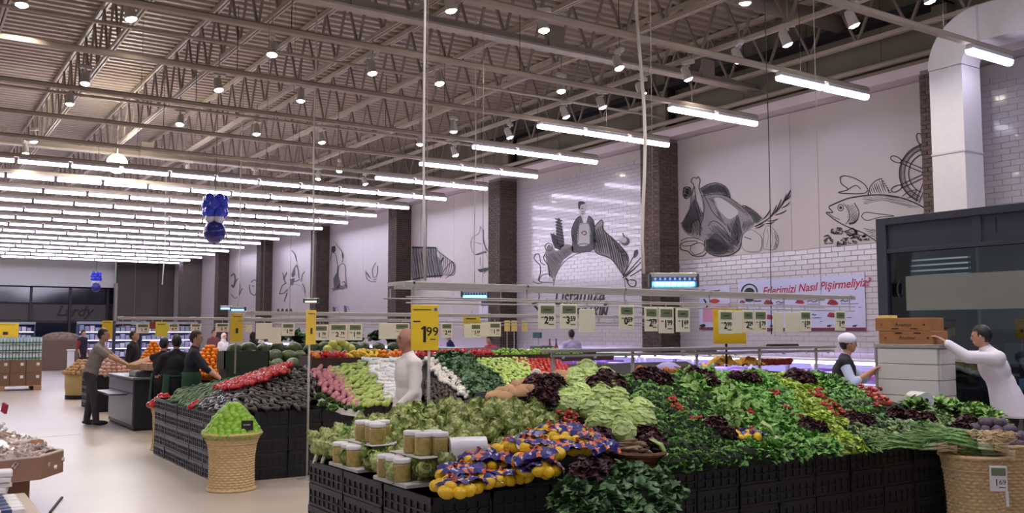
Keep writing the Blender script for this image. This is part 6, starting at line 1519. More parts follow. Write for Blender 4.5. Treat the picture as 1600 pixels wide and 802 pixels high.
for (x0, x1, y0, y1, Y, c_, lb) in ((243, 262, 503, 526, 17.1, (222, 206, 60), 'yellow offer card on the far rail beside a cream tag'), (234, 243, 503, 514, 17.1, (150, 50, 46), 'small red card on the far rail left of the yellow card'), (205, 228, 501, 508, 17.2, (180, 196, 220), 'pale blue card at the left end of the far rail'), (1114, 1166, 482, 537, 6.62, (236, 196, 40), 'big yellow offer card behind the cream tags on the near rail'), (724, 750, 492, 527, 12.1, (232, 200, 44), 'yellow offer card behind the cream tags on the middle rail'), (788, 797, 501, 518, 14.0, (226, 200, 110), 'small pale yellow card left of the chef mural pillar'), (799, 808, 501, 518, 14.0, (226, 200, 110), 'small pale yellow card on the chef mural pillar'), (815, 824, 501, 518, 14.0, (226, 200, 110), 'small pale yellow card right of the chef mural pillar')):
    a = ay(x0, y0, Y); b = ay(x1, y1, Y)
    t = thing('offer_card', lb, 'card', ((a.x + b.x) / 2, Y, (a.z + b.z) / 2)); w_ = (b.x - a.x) / 2; h_ = (a.z - b.z) / 2
    MB().cbox(-w_, w_, -0.004, 0.004, -h_, h_, 0.003).build('card', mat('card%d' % x0, c_, rough=0.5), t)
    MB().box(-w_ * 0.7, w_ * 0.5, -0.006, -0.004, h_ * 0.6, h_ * 0.7).build('print_line', M_tink, t)
    MB().tube([(0, 0.004, -h_) if Y == 14.0 else (0, 0.004, h_), (0, 0.004, -h_ - 0.55) if Y == 14.0 else (0, 0.004, h_ + 0.06)], 0.008, 5).build('holder', M_rail, t)
q = ay(1136, 545, 6.62); MB().tube([(q.x, 6.63, 1.34), (q.x, 6.63, 1.62)], 0.012, 6).build('card_stem', M_blackm, label='dark stem holding the big yellow card', cat='stem')
# steel misting bar over the ridge of the greens
t = thing('misting_bar', 'long grey steel shelf with nozzles on posts above the greens ridge', 'bar', (4.75, 6.62, 1.51)); L = 3.85
MB().cbox(0, L, -0.07, 0.12, 0.0, 0.028, 0.006).build('shelf', M_rail, t); MB().tube([(0.02, -0.03, -0.03), (L, -0.03, -0.03)], 0.013, 8).build('pipe', mat('pale_pipe', (206, 200, 190), rough=0.3), t, smooth=True)
for i in range(11): MB().lathe([(0.012, -0.058), (0.016, -0.045), (0.01, -0.03)], 8, (0.15 + i * 0.36, -0.03, 0)).build('nozzle', M_lid, t)
for x in (0.1, 1.02, 1.85, 2.75, 3.65): MB().tube([(x, 0.05, -0.22), (x, 0.05, 0.0)], 0.016, 8).build('post', M_lid, t)
MB().cbox(2.9, 3.3, -0.02, 0.1, 0.03, 0.05).build('control_box', M_blackm, t)
# yellow signs on poles
M_yel = mat('sign_yellow', (242, 206, 40), rough=0.45); M_pole = mat('pole_grey', (176, 172, 168), rough=0.35, metal=0.4)
def pole_sign(x, y, z0, w_, h_, ang, lab, price=None, top=1.94):
    t = thing('price_sign', lab, 'sign', (x, y, 0), ang)
    zc = top - h_ / 2
    pn_ = MB().cbox(-w_ / 2, w_ / 2, -0.012, 0.0, zc - h_ / 2, zc + h_ / 2, 0.004).build('panel', M_yel, t)
    MB().tube([(0.04 if price else 0, 0.012, z0), (0.04 if price else 0, 0.012, zc + h_ * 0.4)], 0.014, 8).build('pole', M_pole, t, smooth=True)
    if z0 == 0: MB().lathe([(0.11, 0), (0.11, 0.008), (0.02, 0.014), (0.016, 0.04)], 16, (0, 0.012, 0)).build('foot', M_pole, t)
    if price:
        a, b = price
        lettering(a, h_ * 0.50, M_blackm, (0.0, -0.0135, zc - h_ * 0.17), Rf, pn_, bold=0.003); lettering(b, h_ * 0.28, M_blackm, (0.072, -0.0135, zc - h_ * 0.10), Rf, pn_, bold=0.001)
        MB().bar((-0.032, -0.0138, zc + h_ * -0.035), (-0.004, -0.0138, zc + h_ * 0.005), 0.0006, 0.018).build('numeral_flag', M_blackm, pn_)
        MB().box(-w_ * 0.42, w_ * 0.24, -0.014, -0.012, zc + h_ * 0.385, zc + h_ * 0.405).build('print_line', M_tink, t); MB().box(-w_ * 0.42, -w_ * 0.16, -0.014, -0.012, zc + h_ * 0.12, zc + h_ * 0.15).build('print_line', M_tink, t); MB().box(w_ * 0.2, w_ * 0.4, -0.014, -0.012, zc - h_ * 0.27, zc - h_ * 0.25).build('print_line', M_tink, t)
        MB().lathe([(0.001, 0), (0.016, 0), (0.016, 0.002)], 12, (w_ * 0.4, -0.012, zc + h_ * 0.4), frame((0, -1, 0))).build('emblem', mat('emblem_blue', (60, 90, 190)), t)
    else:
        MB().box(-w_ * 0.35, w_ * 0.35, -0.014, -0.012, zc + h_ * 0.38, zc + h_ * 0.40).build('print_line', M_tink, t); MB().box(-w_ * 0.1, w_ * 0.1, -0.014, -0.012, zc - h_ * 0.2, zc - h_ * 0.02).build('price_mark', M_tink, t)
pole_sign(4.13, 7.72, 0.0, 0.255, 0.42, -0.55, 'near yellow price sign reading 1 99 on a pole before the man in white', ('1', '99'))
pole_sign(4.02, 10.32, 0.0, 0.25, 0.40, 0.75, 'yellow sign turned sideways on a tall pole before the aubergines')
pole_sign(4.65, 15.2, 1.0, 0.25, 0.46, 0.35, 'yellow sign on a pole above the green crate', top=1.98)
q = ay(167, 530, 22.0); pole_sign(q.x, 22.0, 0.77, 0.22, 0.40, 0.1, 'far yellow sign above the pink onions', top=1.92)
q = ay(8, 530, 34.0); pole_sign(q.x, 34.0, 0.0, 0.75, 0.55, 0.0, 'far yellow sign at the left edge above the bottle pallet', top=1.95)
# price tag on the right basket
t = thing('price_tag', 'white electronic price tag reading 1 69 hung on the right straw basket', 'price tag', tuple(ad(1560, 748, 6.72)), -0.75)
MB().cbox(-0.06, 0.06, -0.006, 0.006, -0.09, 0.09, 0.004).build('card', mat('tag_white', (226, 222, 222), rough=0.4), t); MB().box(-0.048, 0.048, -0.009, -0.006, 0.02, 0.075).build('screen', M_lcd, t)
lettering('1', 0.065, M_tink, (-0.015, -0.0075, -0.03), Rf, t, bold=0.001); lettering('69', 0.05, M_tink, (0.025, -0.0075, -0.027), Rf, t); MB().box(0.0, 0.045, -0.008, -0.006, -0.066, -0.06).build('small_print', M_tink, t); MB().box(0.045, 0.065, -0.002, 0.002, -0.2, -0.09).build('strap', M_lid, t)
# ================================================================== people
def remesh(mb, name, mt, parent, vox, it=4):
    me = mb.mesh('tmp', mt); o = bpy.data.objects.new('tmp', me)
    r = o.modifiers.new('r', 'REMESH'); r.mode = 'VOXEL'; r.voxel_size = vox; r.use_smooth_shade = True
    s = o.modifiers.new('s', 'SMOOTH'); s.iterations = it; s.factor = 0.5
    m2 = bake(o); m2.name = name
    bpy.data.meshes.remove(me)
    m2.materials.clear(); m2.materials.append(mt)
    m2.polygons.foreach_set('use_smooth', [True] * len(m2.polygons))
    return obj(name, m2, parent)
M_skin = mat('skin', (196, 146, 120), rough=0.5, var=0.05); M_hair = mat('hair_black', (24, 21, 22), rough=0.5, var=0.2, scale=40); M_hairb = mat('hair_brown', (70, 52, 42), rough=0.6); M_shoe = mat('shoe_dark', (36, 34, 34), rough=0.5)
def ik(a, b, l1, l2, pole):
    d = b - a; L = min(d.length, (l1 + l2) * 0.999); dn = d.normalized()
    x = (l1 * l1 - l2 * l2 + L * L) / (2 * L); h = math.sqrt(max(0, l1 * l1 - x * x))
    p = pole - dn * pole.dot(dn); p = p.normalized() if p.length > 1e-4 else Vector((0, 0, -1))
    return a + dn * x + p * h, a + dn * L
def person(label, pos, heading, H=1.72, lean=0.0, hands=(None, None), top=None, sleeve='long', legs=None, hair=M_hair, skin=M_skin, vest=None, apron=None, coat=None, hat=None, headyaw=0.0, headpitch=0.0, vox=0.013, bald=False, step=0.0, scarf=None, logo=None):
    s = H / 1.72; h = Vector((heading[0], heading[1])).normalized(); ang = math.atan2(-h.x, h.y)
    t = thing('person', label, 'person', (pos[0], pos[1], 0), ang)
    inv = Matrix.Rotation(-ang, 3, 'Z')
    up_ = Vector((0, math.sin(lean), math.cos(lean))); fw_ = Vector((0, math.cos(lean), -math.sin(lean)))
    P = Vector((0, -0.12 * math.sin(lean), 0.93)) * 1.0
    def T(x, f, u): return (P + Vector((x, 0, 0)) + fw_ * f + up_ * u) * s
    feet = [Vector((-0.1, -step, 0.08)) * s, Vector((0.1, step, 0.08)) * s]; hips = [T(-0.09, 0, -0.04), T(0.09, 0, -0.04)]
    knees = [hips[i].lerp(feet[i], 0.5) + Vector((0, 0.03, 0)) for i in (0, 1)]
    sh = [T(-0.188, 0, 0.432), T(0.188, 0, 0.432)]; neck = T(0, 0.0, 0.52)
    hu = Vector((0, math.sin(lean * 0.5), math.cos(lean * 0.5))); HC = neck + (hu * 0.155 + Vector((0, 0.02, 0))) * s
    hrot = Matrix.Rotation(headyaw, 3, 'Z') @ Matrix.Rotation(-lean * 0.35 - headpitch, 3, 'X')
    elb = []; wr = []
    for i in (0, 1):
        sg = -1 if i == 0 else 1
        if hands[i] is None: tg = sh[i] + Vector((sg * 0.06, 0.06, -0.54)) * s
        else: tg = inv @ (Vector(hands[i]) - Vector((pos[0], pos[1], 0)))
        e, w_ = ik(sh[i], tg, 0.29 * s, 0.27 * s, Vector((sg * 0.5, -0.5, -0.8))); elb.append(e); wr.append(w_)
    def E(c, r, rot=None): return (c, tuple(v * s for v in r))
    axes = Matrix(((1, 0, 0), (0, fw_.y, up_.y), (0, fw_.z, up_.z)))
    def torso(m, g=0.0, low=True):
        if low: m.ell(T(0, 0, 0.0), tuple((v + g) * s for v in (0.165, 0.118, 0.13)), 14, 9, axes)
        m.ell(T(0, 0, 0.14), tuple((v + g) * s for v in (0.15, 0.112, 0.15)), 14, 9, axes); m.ell(T(0, 0.005, 0.31), tuple((v + g) * s for v in (0.172, 0.12, 0.18)), 14, 9, axes)
        m.caps(sh[0], sh[1], (0.058 + g) * s, (0.058 + g) * s)
        for q_ in (0, 1): m.caps(T(0, -0.01, 0.49), sh[q_], (0.05 + g) * s, (0.05 + g) * s)
    b = MB(); torso(b)
    b.caps(neck - up_ * 0.04 * s, HC - hu * 0.05 * s, 0.056 * s, 0.052 * s)
    def hp(x, y, z): return HC + hrot @ (Vector((x, y, z)) * s)
    b.ell(HC, tuple(v * s for v in (0.073, 0.092, 0.112)), 16, 12, hrot); b.ell(hp(0, 0.035, -0.065), tuple(v * s for v in (0.052, 0.052, 0.045)), 12, 8, hrot)
    b.ell(hp(0, 0.096, -0.012), tuple(v * s for v in (0.013, 0.016, 0.024)), 8, 6, hrot); b.ell(hp(0, 0.085, -0.055), tuple(v * s for v in (0.024, 0.012, 0.008)), 8, 6, hrot); b.ell(hp(0, 0.082, 0.028), tuple(v * s for v in (0.05, 0.014, 0.009)), 8, 6, hrot)
    for sg in (-1, 1): b.ell(hp(sg * 0.076, -0.005, -0.005), tuple(v * s for v in (0.01, 0.018, 0.03)), 8, 6, hrot)
    for i in (0, 1):
        b.caps(hips[i], knees[i], 0.085 * s, 0.058 * s); b.caps(knees[i], feet[i], 0.056 * s, 0.04 * s); b.caps(feet[i] - Vector((0, 0.02, 0.035)) * s, feet[i] + Vector((0, 0.15, -0.045)) * s, 0.035 * s, 0.03 * s)
        b.caps(sh[i], elb[i], 0.052 * s, 0.042 * s); b.caps(elb[i], wr[i], 0.041 * s, 0.028 * s)
        d = (wr[i] - elb[i]).normalized(); side = d.cross(Vector((0, 0, 1))); side = side.normalized() if side.length > 0.2 else Vector((0, 1, 0)); pn = side.cross(d)
        b.ell(wr[i] + d * 0.05 * s, tuple(v * s for v in (0.038, 0.05, 0.018)), 10, 7, Matrix((side, d, pn)).transposed())
        for k, (o_, l_) in enumerate(((-0.028, 0.062), (-0.01, 0.072), (0.009, 0.068), (0.027, 0.052))):
            a = wr[i] + (d * 0.085 + side * o_) * s; c = a + (d * l_ * 0.55 - pn * 0.008) * s; e2 = c + (d * l_ * 0.4 - pn * 0.022) * s
            b.caps(a, c, 0.011 * s, 0.0105 * s, 7); b.caps(c, e2, 0.0105 * s, 0.009 * s, 7)
        sg = 1 if i == 0 else -1
        a = wr[i] + (d * 0.03 + side * 0.03 * sg) * s; c = a + (d * 0.035 + side * 0.03 * sg - pn * 0.01) * s; b.caps(a, c, 0.014 * s, 0.012 * s, 7); b.caps(c, c + (d * 0.03 + side * 0.008 * sg - pn * 0.012) * s, 0.012 * s, 0.01 * s, 7)
    remesh(b, 'body', skin, t, vox * 0.75, 2)
    # eyes and brows
    for sg in (-1, 1): MB().ell(hp(sg * 0.031, 0.083, 0.008), tuple(v * s for v in (0.011, 0.006, 0.006)), 8, 6, hrot).build('eye', mat('eye_dark', (40, 30, 26), rough=0.2), t); MB().ell(hp(sg * 0.032, 0.086, 0.03), tuple(v * s for v in (0.018, 0.006, 0.004)), 8, 5, hrot).build('eyebrow', M_hair, t)
    if top:
        m = MB(); torso(m, 0.016)
        for i in (0, 1):
            if sleeve == 'long': m.caps(sh[i], elb[i], 0.066 * s, 0.056 * s); m.caps(elb[i], wr[i] - (wr[i] - elb[i]).normalized() * 0.02, 0.056 * s, 0.04 * s)
            elif sleeve == 'half': m.caps(sh[i], elb[i], 0.066 * s, 0.058 * s); m.caps(elb[i], elb[i].lerp(wr[i], 0.3), 0.057 * s, 0.05 * s)
            else: m.caps(sh[i], sh[i].lerp(elb[i], 0.62), 0.068 * s, 0.064 * s)
        m.caps(neck - up_ * 0.05 * s, neck + up_ * 0.0 * s, 0.072 * s, 0.066 * s)
        remesh(m, 'shirt', top, t, vox)
    if vest:
        m = MB(); torso(m, 0.028); remesh(m, 'vest', vest, t, vox)
    if coat:
        m = MB(); torso(m, 0.03)
        rings = []
        for k in range(7):
            u = k / 6; c = T(0, -0.02 * u, 0.12).lerp(Vector((0, -0.05 * s + P.y * s, 0.70 * s)), u); rings.append((c, (0.18 + 0.05 * u) * s, (0.145 + 0.06 * u) * s))
        vs = []; n = 18
        for (c, a_, b_) in rings: vs += [c + Vector((a_ * math.cos(2 * PI * q / n), b_ * math.sin(2 * PI * q / n) * (1 + 0.04 * math.cos(6 * PI * q / n)), 0)) for q in range(n)]
        fs = [(i * n + k, (i + 1) * n + k, (i + 1) * n + (k + 1) % n, i * n + (k + 1) % n) for i in range(6) for k in range(n)] + [tuple(range(n)), tuple(6 * n + q for q in reversed(range(n)))]
        m.add(vs, fs)
        for i in (0, 1): m.caps(sh[i], elb[i], 0.075 * s, 0.066 * s); m.caps(elb[i], wr[i] - (wr[i] - elb[i]).normalized() * 0.04, 0.066 * s, 0.05 * s)
        m.caps(neck - up_ * 0.05 * s, neck + up_ * 0.01 * s, 0.082 * s, 0.072 * s)
        remesh(m, 'coat', coat, t, vox)
    if legs:
        m = MB(); m.ell(T(0, 0, -0.01), tuple(v * s for v in (0.178, 0.132, 0.13)), 14, 9, axes)
        for i in (0, 1): m.caps(hips[i], knees[i], 0.1 * s, 0.075 * s); m.caps(knees[i], feet[i] + Vector((0, 0, 0.0)), 0.074 * s, 0.058 * s)
        remesh(m, 'trousers', legs, t, vox)
    for i in (0, 1): MB().ell(feet[i] + Vector((0, 0.06, -0.035)) * s, tuple(v * s for v in (0.05, 0.14, 0.045)), 12, 8).build('shoe', M_shoe, t, smooth=True)
    if apron:
        m = MB(); n = 14; vs = []
        for k in range(6):
            u = k / 5; z = (1.08 - 0.62 * u) * s
            for q in range(n + 1):
                a = PI * 0.0 + 2 * PI * q / n * 0.5 + PI * 1.0 if False else PI * (-0.32) + PI * 1.64 * q / n
                rr = (0.185 + 0.03 * u) * s; vs.append((rr * math.cos(a), rr * 0.78 * math.sin(a) + (P.y + up_.y * 0.1 * (1 - u)) * s, z))
        m.add(vs, [(k * (n + 1) + q, k * (n + 1) + q + 1, (k + 1) * (n + 1) + q + 1, (k + 1) * (n + 1) + q) for k in range(5) for q in range(n)]); o = m.build('apron', apron, t, smooth=True)
        sm = o.modifiers.new('thick', 'SOLIDIFY'); sm.thickness = 0.008
        MB().tube([(0.184 * s * math.cos(2 * PI * q / 20), 0.14 * s * math.sin(2 * PI * q / 20) + (P.y + up_.y * 0.1) * s, 1.05 * s) for q in range(21)], 0.012, 5, False).build('apron_tie', apron, t)
    if hair and not bald and not scarf:
        m = MB(); m.ell((0, 0, 0), (0.082, 0.102, 0.112), 20, 14)
        m.f = [f for f in m.f if not (sum(m.v[i][1] for i in f) / len(f) > 0.03 - 0.5 * min(0, sum(m.v[i][2] for i in f) / len(f)) * 0 and sum(m.v[i][2] for i in f) / len(f) < 0.045) and not (sum(m.v[i][1] for i in f) / len(f) > -0.03 and sum(m.v[i][2] for i in f) / len(f) < -0.03) and sum(m.v[i][2] for i in f) / len(f) > -0.1]; m.m = [0] * len(m.f)
        m.v = [tuple(HC + hrot @ (Vector((x, y - 0.012, z + 0.018)) * s)) for x, y, z in m.v]
        m.build('hair', hair, t, smooth=True)
    if hat:
        m = MB(); m.ell((0, 0, 0), (0.098, 0.115, 0.085), 16, 10, fn=lambda p: 1 + 0.05 * math.sin(9 * math.atan2(p.y, p.x)) * (1 - abs(p.z))); m.f = [f for f in m.f if sum(m.v[i][2] for i in f) / len(f) > -0.055]; m.m = [0] * len(m.f)
        m.v = [tuple(HC + hrot @ (Vector((x, y - 0.015, z + 0.055)) * s)) for x, y, z in m.v]; m.build('cap', hat, t, smooth=True)
    if scarf:
        m = MB(); m.ell((0, 0, 0), (0.088, 0.108, 0.13), 16, 10); m.f = [f for f in m.f if not (sum(m.v[i][1] for i in f) / len(f) > 0.055 and abs(sum(m.v[i][2] for i in f) / len(f)) < 0.075)]; m.m = [0] * len(m.f)
        m.v = [tuple(HC + hrot @ (Vector((x, y - 0.008, z)) * s)) for x, y, z in m.v]; m.caps(neck, HC - Vector((0, 0.02, 0.07)), 0.1 * s, 0.075 * s); m.build('headscarf', scarf, t, smooth=True)
    if logo:
        MB().obox(T(0.0, 0.15, 0.33), (0.14 * s, 0.012, 0.05 * s), axes).build('chest_print', logo, t)
    return t
M_grey = mat('grey_tshirt', (146, 138, 132), rough=0.85, var=0.05); M_jean = mat('grey_jeans', (66, 66, 70), rough=0.9, var=0.15); M_blk = mat('black_cloth', (30, 30, 36), rough=0.9); M_navy = mat('navy_cloth', (30, 32, 46), rough=0.9); M_wht = mat('white_cloth', (226, 220, 218), rough=0.8); M_lbl = mat('pale_blue_cloth', (190, 200, 232), rough=0.8); M_grn = mat('green_apron', (18, 66, 46), rough=0.8); M_coat = mat('white_coat', (232, 228, 240), rough=0.75); M_rdc = mat('red_cloth', (200, 40, 70), rough=0.8); M_lil = mat('lilac_cloth2', (190, 182, 220), rough=0.8)
person('man in a grey T-shirt and dark jeans leaning over the weighing counter', (3.02, 18.35), (0.93, -0.36), 1.76, 0.30, ((3.62, 18.25, 1.06), (3.60, 18.0, 1.04)), M_grey, 'short', M_jean, headpitch=-0.2, vox=0.015, logo=mat('red_print', (190, 70, 70), rough=0.7), step=0.1)
q = ad(207, 525, 20.5); person('man in black standing behind the man in the grey T-shirt', (q.x, q.y), (0.83, -0.5), 1.70, 0.05, (None, None), M_blk, 'half', M_blk, headpitch=-0.3, vox=0.018)
q = ad(300, 530, 14.4); person('man in dark clothes facing right by the right orange heap', (q.x, q.y), (0.9, -0.2), 1.70, 0.1, ((q.x + 0.35, q.y - 0.35, 0.98), (q.x + 0.3, q.y - 0.45, 0.98)), M_navy, 'half', M_blk, vox=0.015, apron=M_grn, headyaw=-0.2)
q = ad(276, 536, 14.6); person('person in a black vest and green apron seen from behind, middle of three', (q.x, q.y), (0.2, 1), 1.63, 0.08, ((q.x - 0.2, q.y + 0.4, 1.0), (q.x + 0.25, q.y + 0.35, 1.0)), M_blk, 'half', M_blk, vox=0.015, apron=M_grn)
q = ad(254, 541, 15.6); person('short person in black and green apron at the left of the three', (q.x, q.y), (0.6, 0.7), 1.58, 0.1, ((q.x + 0.3, q.y + 0.2, 0.98), (q.x + 0.3, q.y - 0.1, 0.98)), M_blk, 'half', M_blk, vox=0.015, apron=M_grn)
person('bald man in a white shirt standing behind the near yellow sign', (4.32, 8.40), (-0.96, 0.10), 1.73, 0.02, ((4.04, 8.18, 0.92), None), M_wht, 'long', M_blk, bald=True, vox=0.012, skin=mat('skin_tan', (166, 116, 96), rough=0.5))
person('man in a white coat reaching to the cabinet under the brown cartons', (10.42, 5.74), (-0.80, 0.62), 1.80, 0.38, ((9.90, 6.08, 1.57), (10.12, 6.30, 1.60)), M_wht, 'long', M_blk, coat=M_coat, vox=0.012, headyaw=-0.55)
person('worker in a white cap and dark vest holding the white cabinet', (9.60, 7.26), (0.55, -0.83), 1.66, 0.16, ((9.86, 6.93, 1.24), (9.62, 6.86, 1.22)), M_lbl, 'half', M_blk, vest=mat('navy_vest', (30, 30, 40), rough=0.8), hat=mat('white_cap', (226, 226, 246), rough=0.7), vox=0.012, headyaw=0.35)
q = ax(893, 530, 14.35); person('butcher with black hair in white behind the counter under the chef mural', (14.35, q.y), (0.3, 1), 1.72, 0.0, (None, None), M_lil, 'half', M_wht, vox=0.018)
q = ax(772, 535, 14.3); person('person in a red top bending behind the counter near the pale cards', (14.3, q.y), (-1, -0.3), 1.6, 0.5, (None, None), M_rdc, 'half', M_blk, vox=0.02)
q = ax(707, 530, 14.2); person('person in navy behind the counter right of the near yellow sign', (14.2, q.y), (-0.6, 0.6), 1.66, 0.25, (None, None), mat('royal_cloth', (30, 34, 90), rough=0.8), 'long', M_blk, vox=0.02)
q = ad(129, 540, 36.0); person('far man in a dark vest with red sleeves before the lit fridges', (q.x, q.y), (0.7, -0.7), 1.72, 0.0, (None, None), mat('maroon_cloth', (130, 30, 44), rough=0.8), 'half', M_blk, vest=M_navy, vox=0.022)
q = ad(26, 530, 40.0); person('far person in navy by the left yellow sign', (q.x, q.y), (-0.7, 0.7), 1.7, 0.0, (None, None), M_navy, 'long', M_blk, vox=0.025)
q = ad(349, 535, 30.0); person('far woman in white with a white headscarf beyond the green crate', (q.x, q.y), (0.6, -0.8), 1.62, 0.0, (None, None), M_wht, 'long', M_wht, scarf=M_wht, vox=0.025)
q = ad(395, 530, 24.0); person('far woman in black with a black headscarf beyond the green crate', (q.x, q.y), (0.6, 0.8), 1.66, 0.0, (None, None), M_blk, 'long', M_blk, scarf=M_blk, vox=0.022)
q = ad(408, 535, 28.0); person('far woman in pale lilac with a pale headscarf', (q.x, q.y), (0.3, -0.8), 1.6, 0.0, (None, None), M_lil, 'long', M_lil, scarf=mat('pale_scarf', (216, 206, 190), rough=0.8), vox=0.025)
q = ad(334, 530, 33.0); person('far dark haired person behind the third yellow sign', (q.x, q.y), (0.3, -0.8), 1.74, 0.0, (None, None), mat('dull_red_cloth', (120, 70, 70), rough=0.8), 'long', M_blk, vox=0.025)
q = ad(484, 530, 21.0); person('far person in dark clothes right of the sideways yellow sign', (q.x, q.y), (-0.3, -0.8), 1.72, 0.0, (None, None), mat('brown_cloth', (70, 54, 50), rough=0.8), 'long', M_blk, vox=0.022)
# white panelled cabinet and brown cartons
cu = Vector((-0.16, 0.987, 0)); cs = Vector((0.987, 0.16, 0)); cc = Vector((9.82, 6.12, 0)); ang = math.atan2(cs.y, cs.x)
t = thing('panelled_cabinet', 'tall white panelled cabinet with a grey top between the two workers', 'cabinet', cc, ang)
M_cab = mat('cabinet_white', (206, 206, 204), rough=0.5); M_cabg = mat('cabinet_grey', (150, 148, 146), rough=0.5)
MB().box(0.02, 0.44, 0.02, 0.70, 0.04, 1.5).build('carcass', M_cabg, t)
for k in range(8):
    z = 0.06 + k * 0.18
    MB().cbox(-0.012, 0.02, 0.01, 0.71, z, z + 0.172, 0.004).build('front_panel', M_cab, t); MB().cbox(0.03, 0.43, -0.01, 0.02, z, z + 0.172, 0.004).build('side_panel', M_cab, t)
MB().cbox(-0.02, 0.46, -0.02, 0.74, 1.5, 1.545, 0.006).build('worktop', M_cabg, t); MB().cbox(-0.02, 0.02, 0.715, 0.74, 0.0, 1.5, 0.004).build('corner_strip', M_cabg, t); MB().box(0.0, 0.44, 0.0, 0.72, 0.0, 0.05).build('plinth', M_blackm, t)
M_ctn = mat('brown_carton', (158, 108, 68), rough=0.8, var=0.08, scale=12)
for k, lb in ((0, 'lower brown fruit carton on the white panelled cabinet'), (1, 'upper brown fruit carton stacked on the white cabinet')):
    sft = 0.0 if k == 0 else 0.04
    t = thing('fruit_carton', lb, 'carton', cc + cu * sft + Vector((0, 0, 1.547 + k * 0.152)), ang)
    MB().cbox(0.02, 0.42, 0.06, 0.70, 0, 0.15, 0.006).build('box', M_ctn, t)
    for (y0, y1) in ((0.2, 0.28), (0.42, 0.5)): MB().box(0.016, 0.02, y0, y1, 0.118 if k == 0 else 0.02, 0.132 if k == 0 else 0.03).build('hand_slot', M_blackm, t)
    lettering('Dağıstan' if False else 'Anamur', 0.06, mat('carton_ink', (70, 46, 34)), (0.0195, 0.36, 0.07), Rw, t, bold=0.001)
    for yy in (0.12, 0.62): MB().lathe([(0.001, 0), (0.014, 0), (0.014, 0.002)], 10, (0.018, yy, 0.07), frame((-1, 0, 0))).build('round_mark', MATS['carton_ink'] if yy < 0.3 else mat('carton_red', (150, 50, 40)), t)
MB().cbox(-0.07, 0.07, -0.08, 0.08, 0, 0.03, 0.004).build('yellow_pad', mat('pad_yellow', (226, 206, 110), rough=0.7), label='small yellow pad on top of the upper brown carton', cat='pad', loc=cc + cu * 0.62 + cs * 0.1 + Vector((0, 0, 1.85)))
# ================================================================== weighing station, left stands, far hall
M_ws = mat('station_dark', (34, 36, 38), rough=0.5, rnd=0.05); M_wg = mat('station_grey', (92, 96, 100), rough=0.35, metal=0.3)
t = thing('weighing_station', 'dark weighing counter with a grey side and foot shelf beside the grey shirt man', 'counter', (3.42, 16.8, 0))
MB().cbox(0, 0.58, 0, 2.2, 0.04, 0.86, 0.01).build('body', M_ws, t); MB().box(-0.012, 0.0, 0.04, 2.16, 0.1, 0.62).build('side_panel', M_wg, t); MB().box(-0.012, 0.0, 0.04, 2.16, 0.64, 0.84).build('side_panel', M_wg, t)
MB().cbox(-0.03, 0.62, -0.03, 2.23, 0.86, 0.9, 0.008).build('worktop', M_wg, t); MB().cbox(-0.3, 0.0, 0.5, 1.9, 0.58, 0.61, 0.005).build('side_shelf', M_wg, t); MB().box(0.02, 0.56, 0.02, 2.18, 0, 0.04).build('plinth', M_blackm, t)
t = thing('weighing_scale', 'grey scale on the weighing counter under the brown parcel', 'scale', (3.68, 17.25, 0.9), 0.05); MB().cbox(-0.2, 0.2, -0.24, 0.24, 0, 0.1, 0.01).build('base', M_wg, t); MB().box(-0.21, -0.2, -0.18, 0.18, 0.02, 0.08).build('display', mat('scale_lcd', (170, 180, 170)), t); MB().cbox(-0.19, 0.19, -0.22, 0.22, 0.105, 0.115, 0.004).build('pan', M_chrome, t)
M_par2 = mat('parcel_brown', (176, 134, 100), rough=0.8)
t = thing('brown_parcel', 'brown paper parcel on the scale in front of the grey shirt man', 'parcel', (3.66, 17.5, 1.02), 0.2); MB().cbox(-0.17, 0.2, -0.22, 0.22, 0, 0.085, 0.01).build('parcel', M_par2, t); m = MB(); m.add([(-0.15, -0.2, 0.088), (0.22, -0.22, 0.19), (0.22, 0.2, 0.21), (-0.15, 0.2, 0.09)], [(0, 1, 2, 3)]); m.build('open_flap', M_par2, t)
t = thing('carton_box', 'small brown carton on the weighing counter left of the scale', 'carton', (3.6, 17.05, 0.9), 0.1); MB().cbox(-0.12, 0.14, -0.18, 0.18, 0.0, 0.12, 0.006).build('box', mat('pink_carton', (190, 150, 130), rough=0.8), t); t.location = (3.72, 16.98, 1.02)
t = thing('steel_tray', 'flat steel tray at the right end of the weighing counter', 'tray', (4.25, 17.0, 0.9)); MB().cbox(-0.2, 0.2, -0.15, 0.15, 0.0, 0.02, 0.004).build('plate', M_chrome, t); MB().tube([(0, 0, -0.9), (0, 0, 0)], 0.02, 8).build('leg', M_wg, t)

# ---- left foreground bin on a post, cardboard rim, wrapped sticks
M_cb = mat('bin_board', (150, 116, 96), rough=0.75, var=0.06); M_cbi = mat('bin_inside', (176, 130, 84), rough=0.8, var=0.08); M_cbe = mat('bin_edge', (206, 190, 176), rough=0.7)
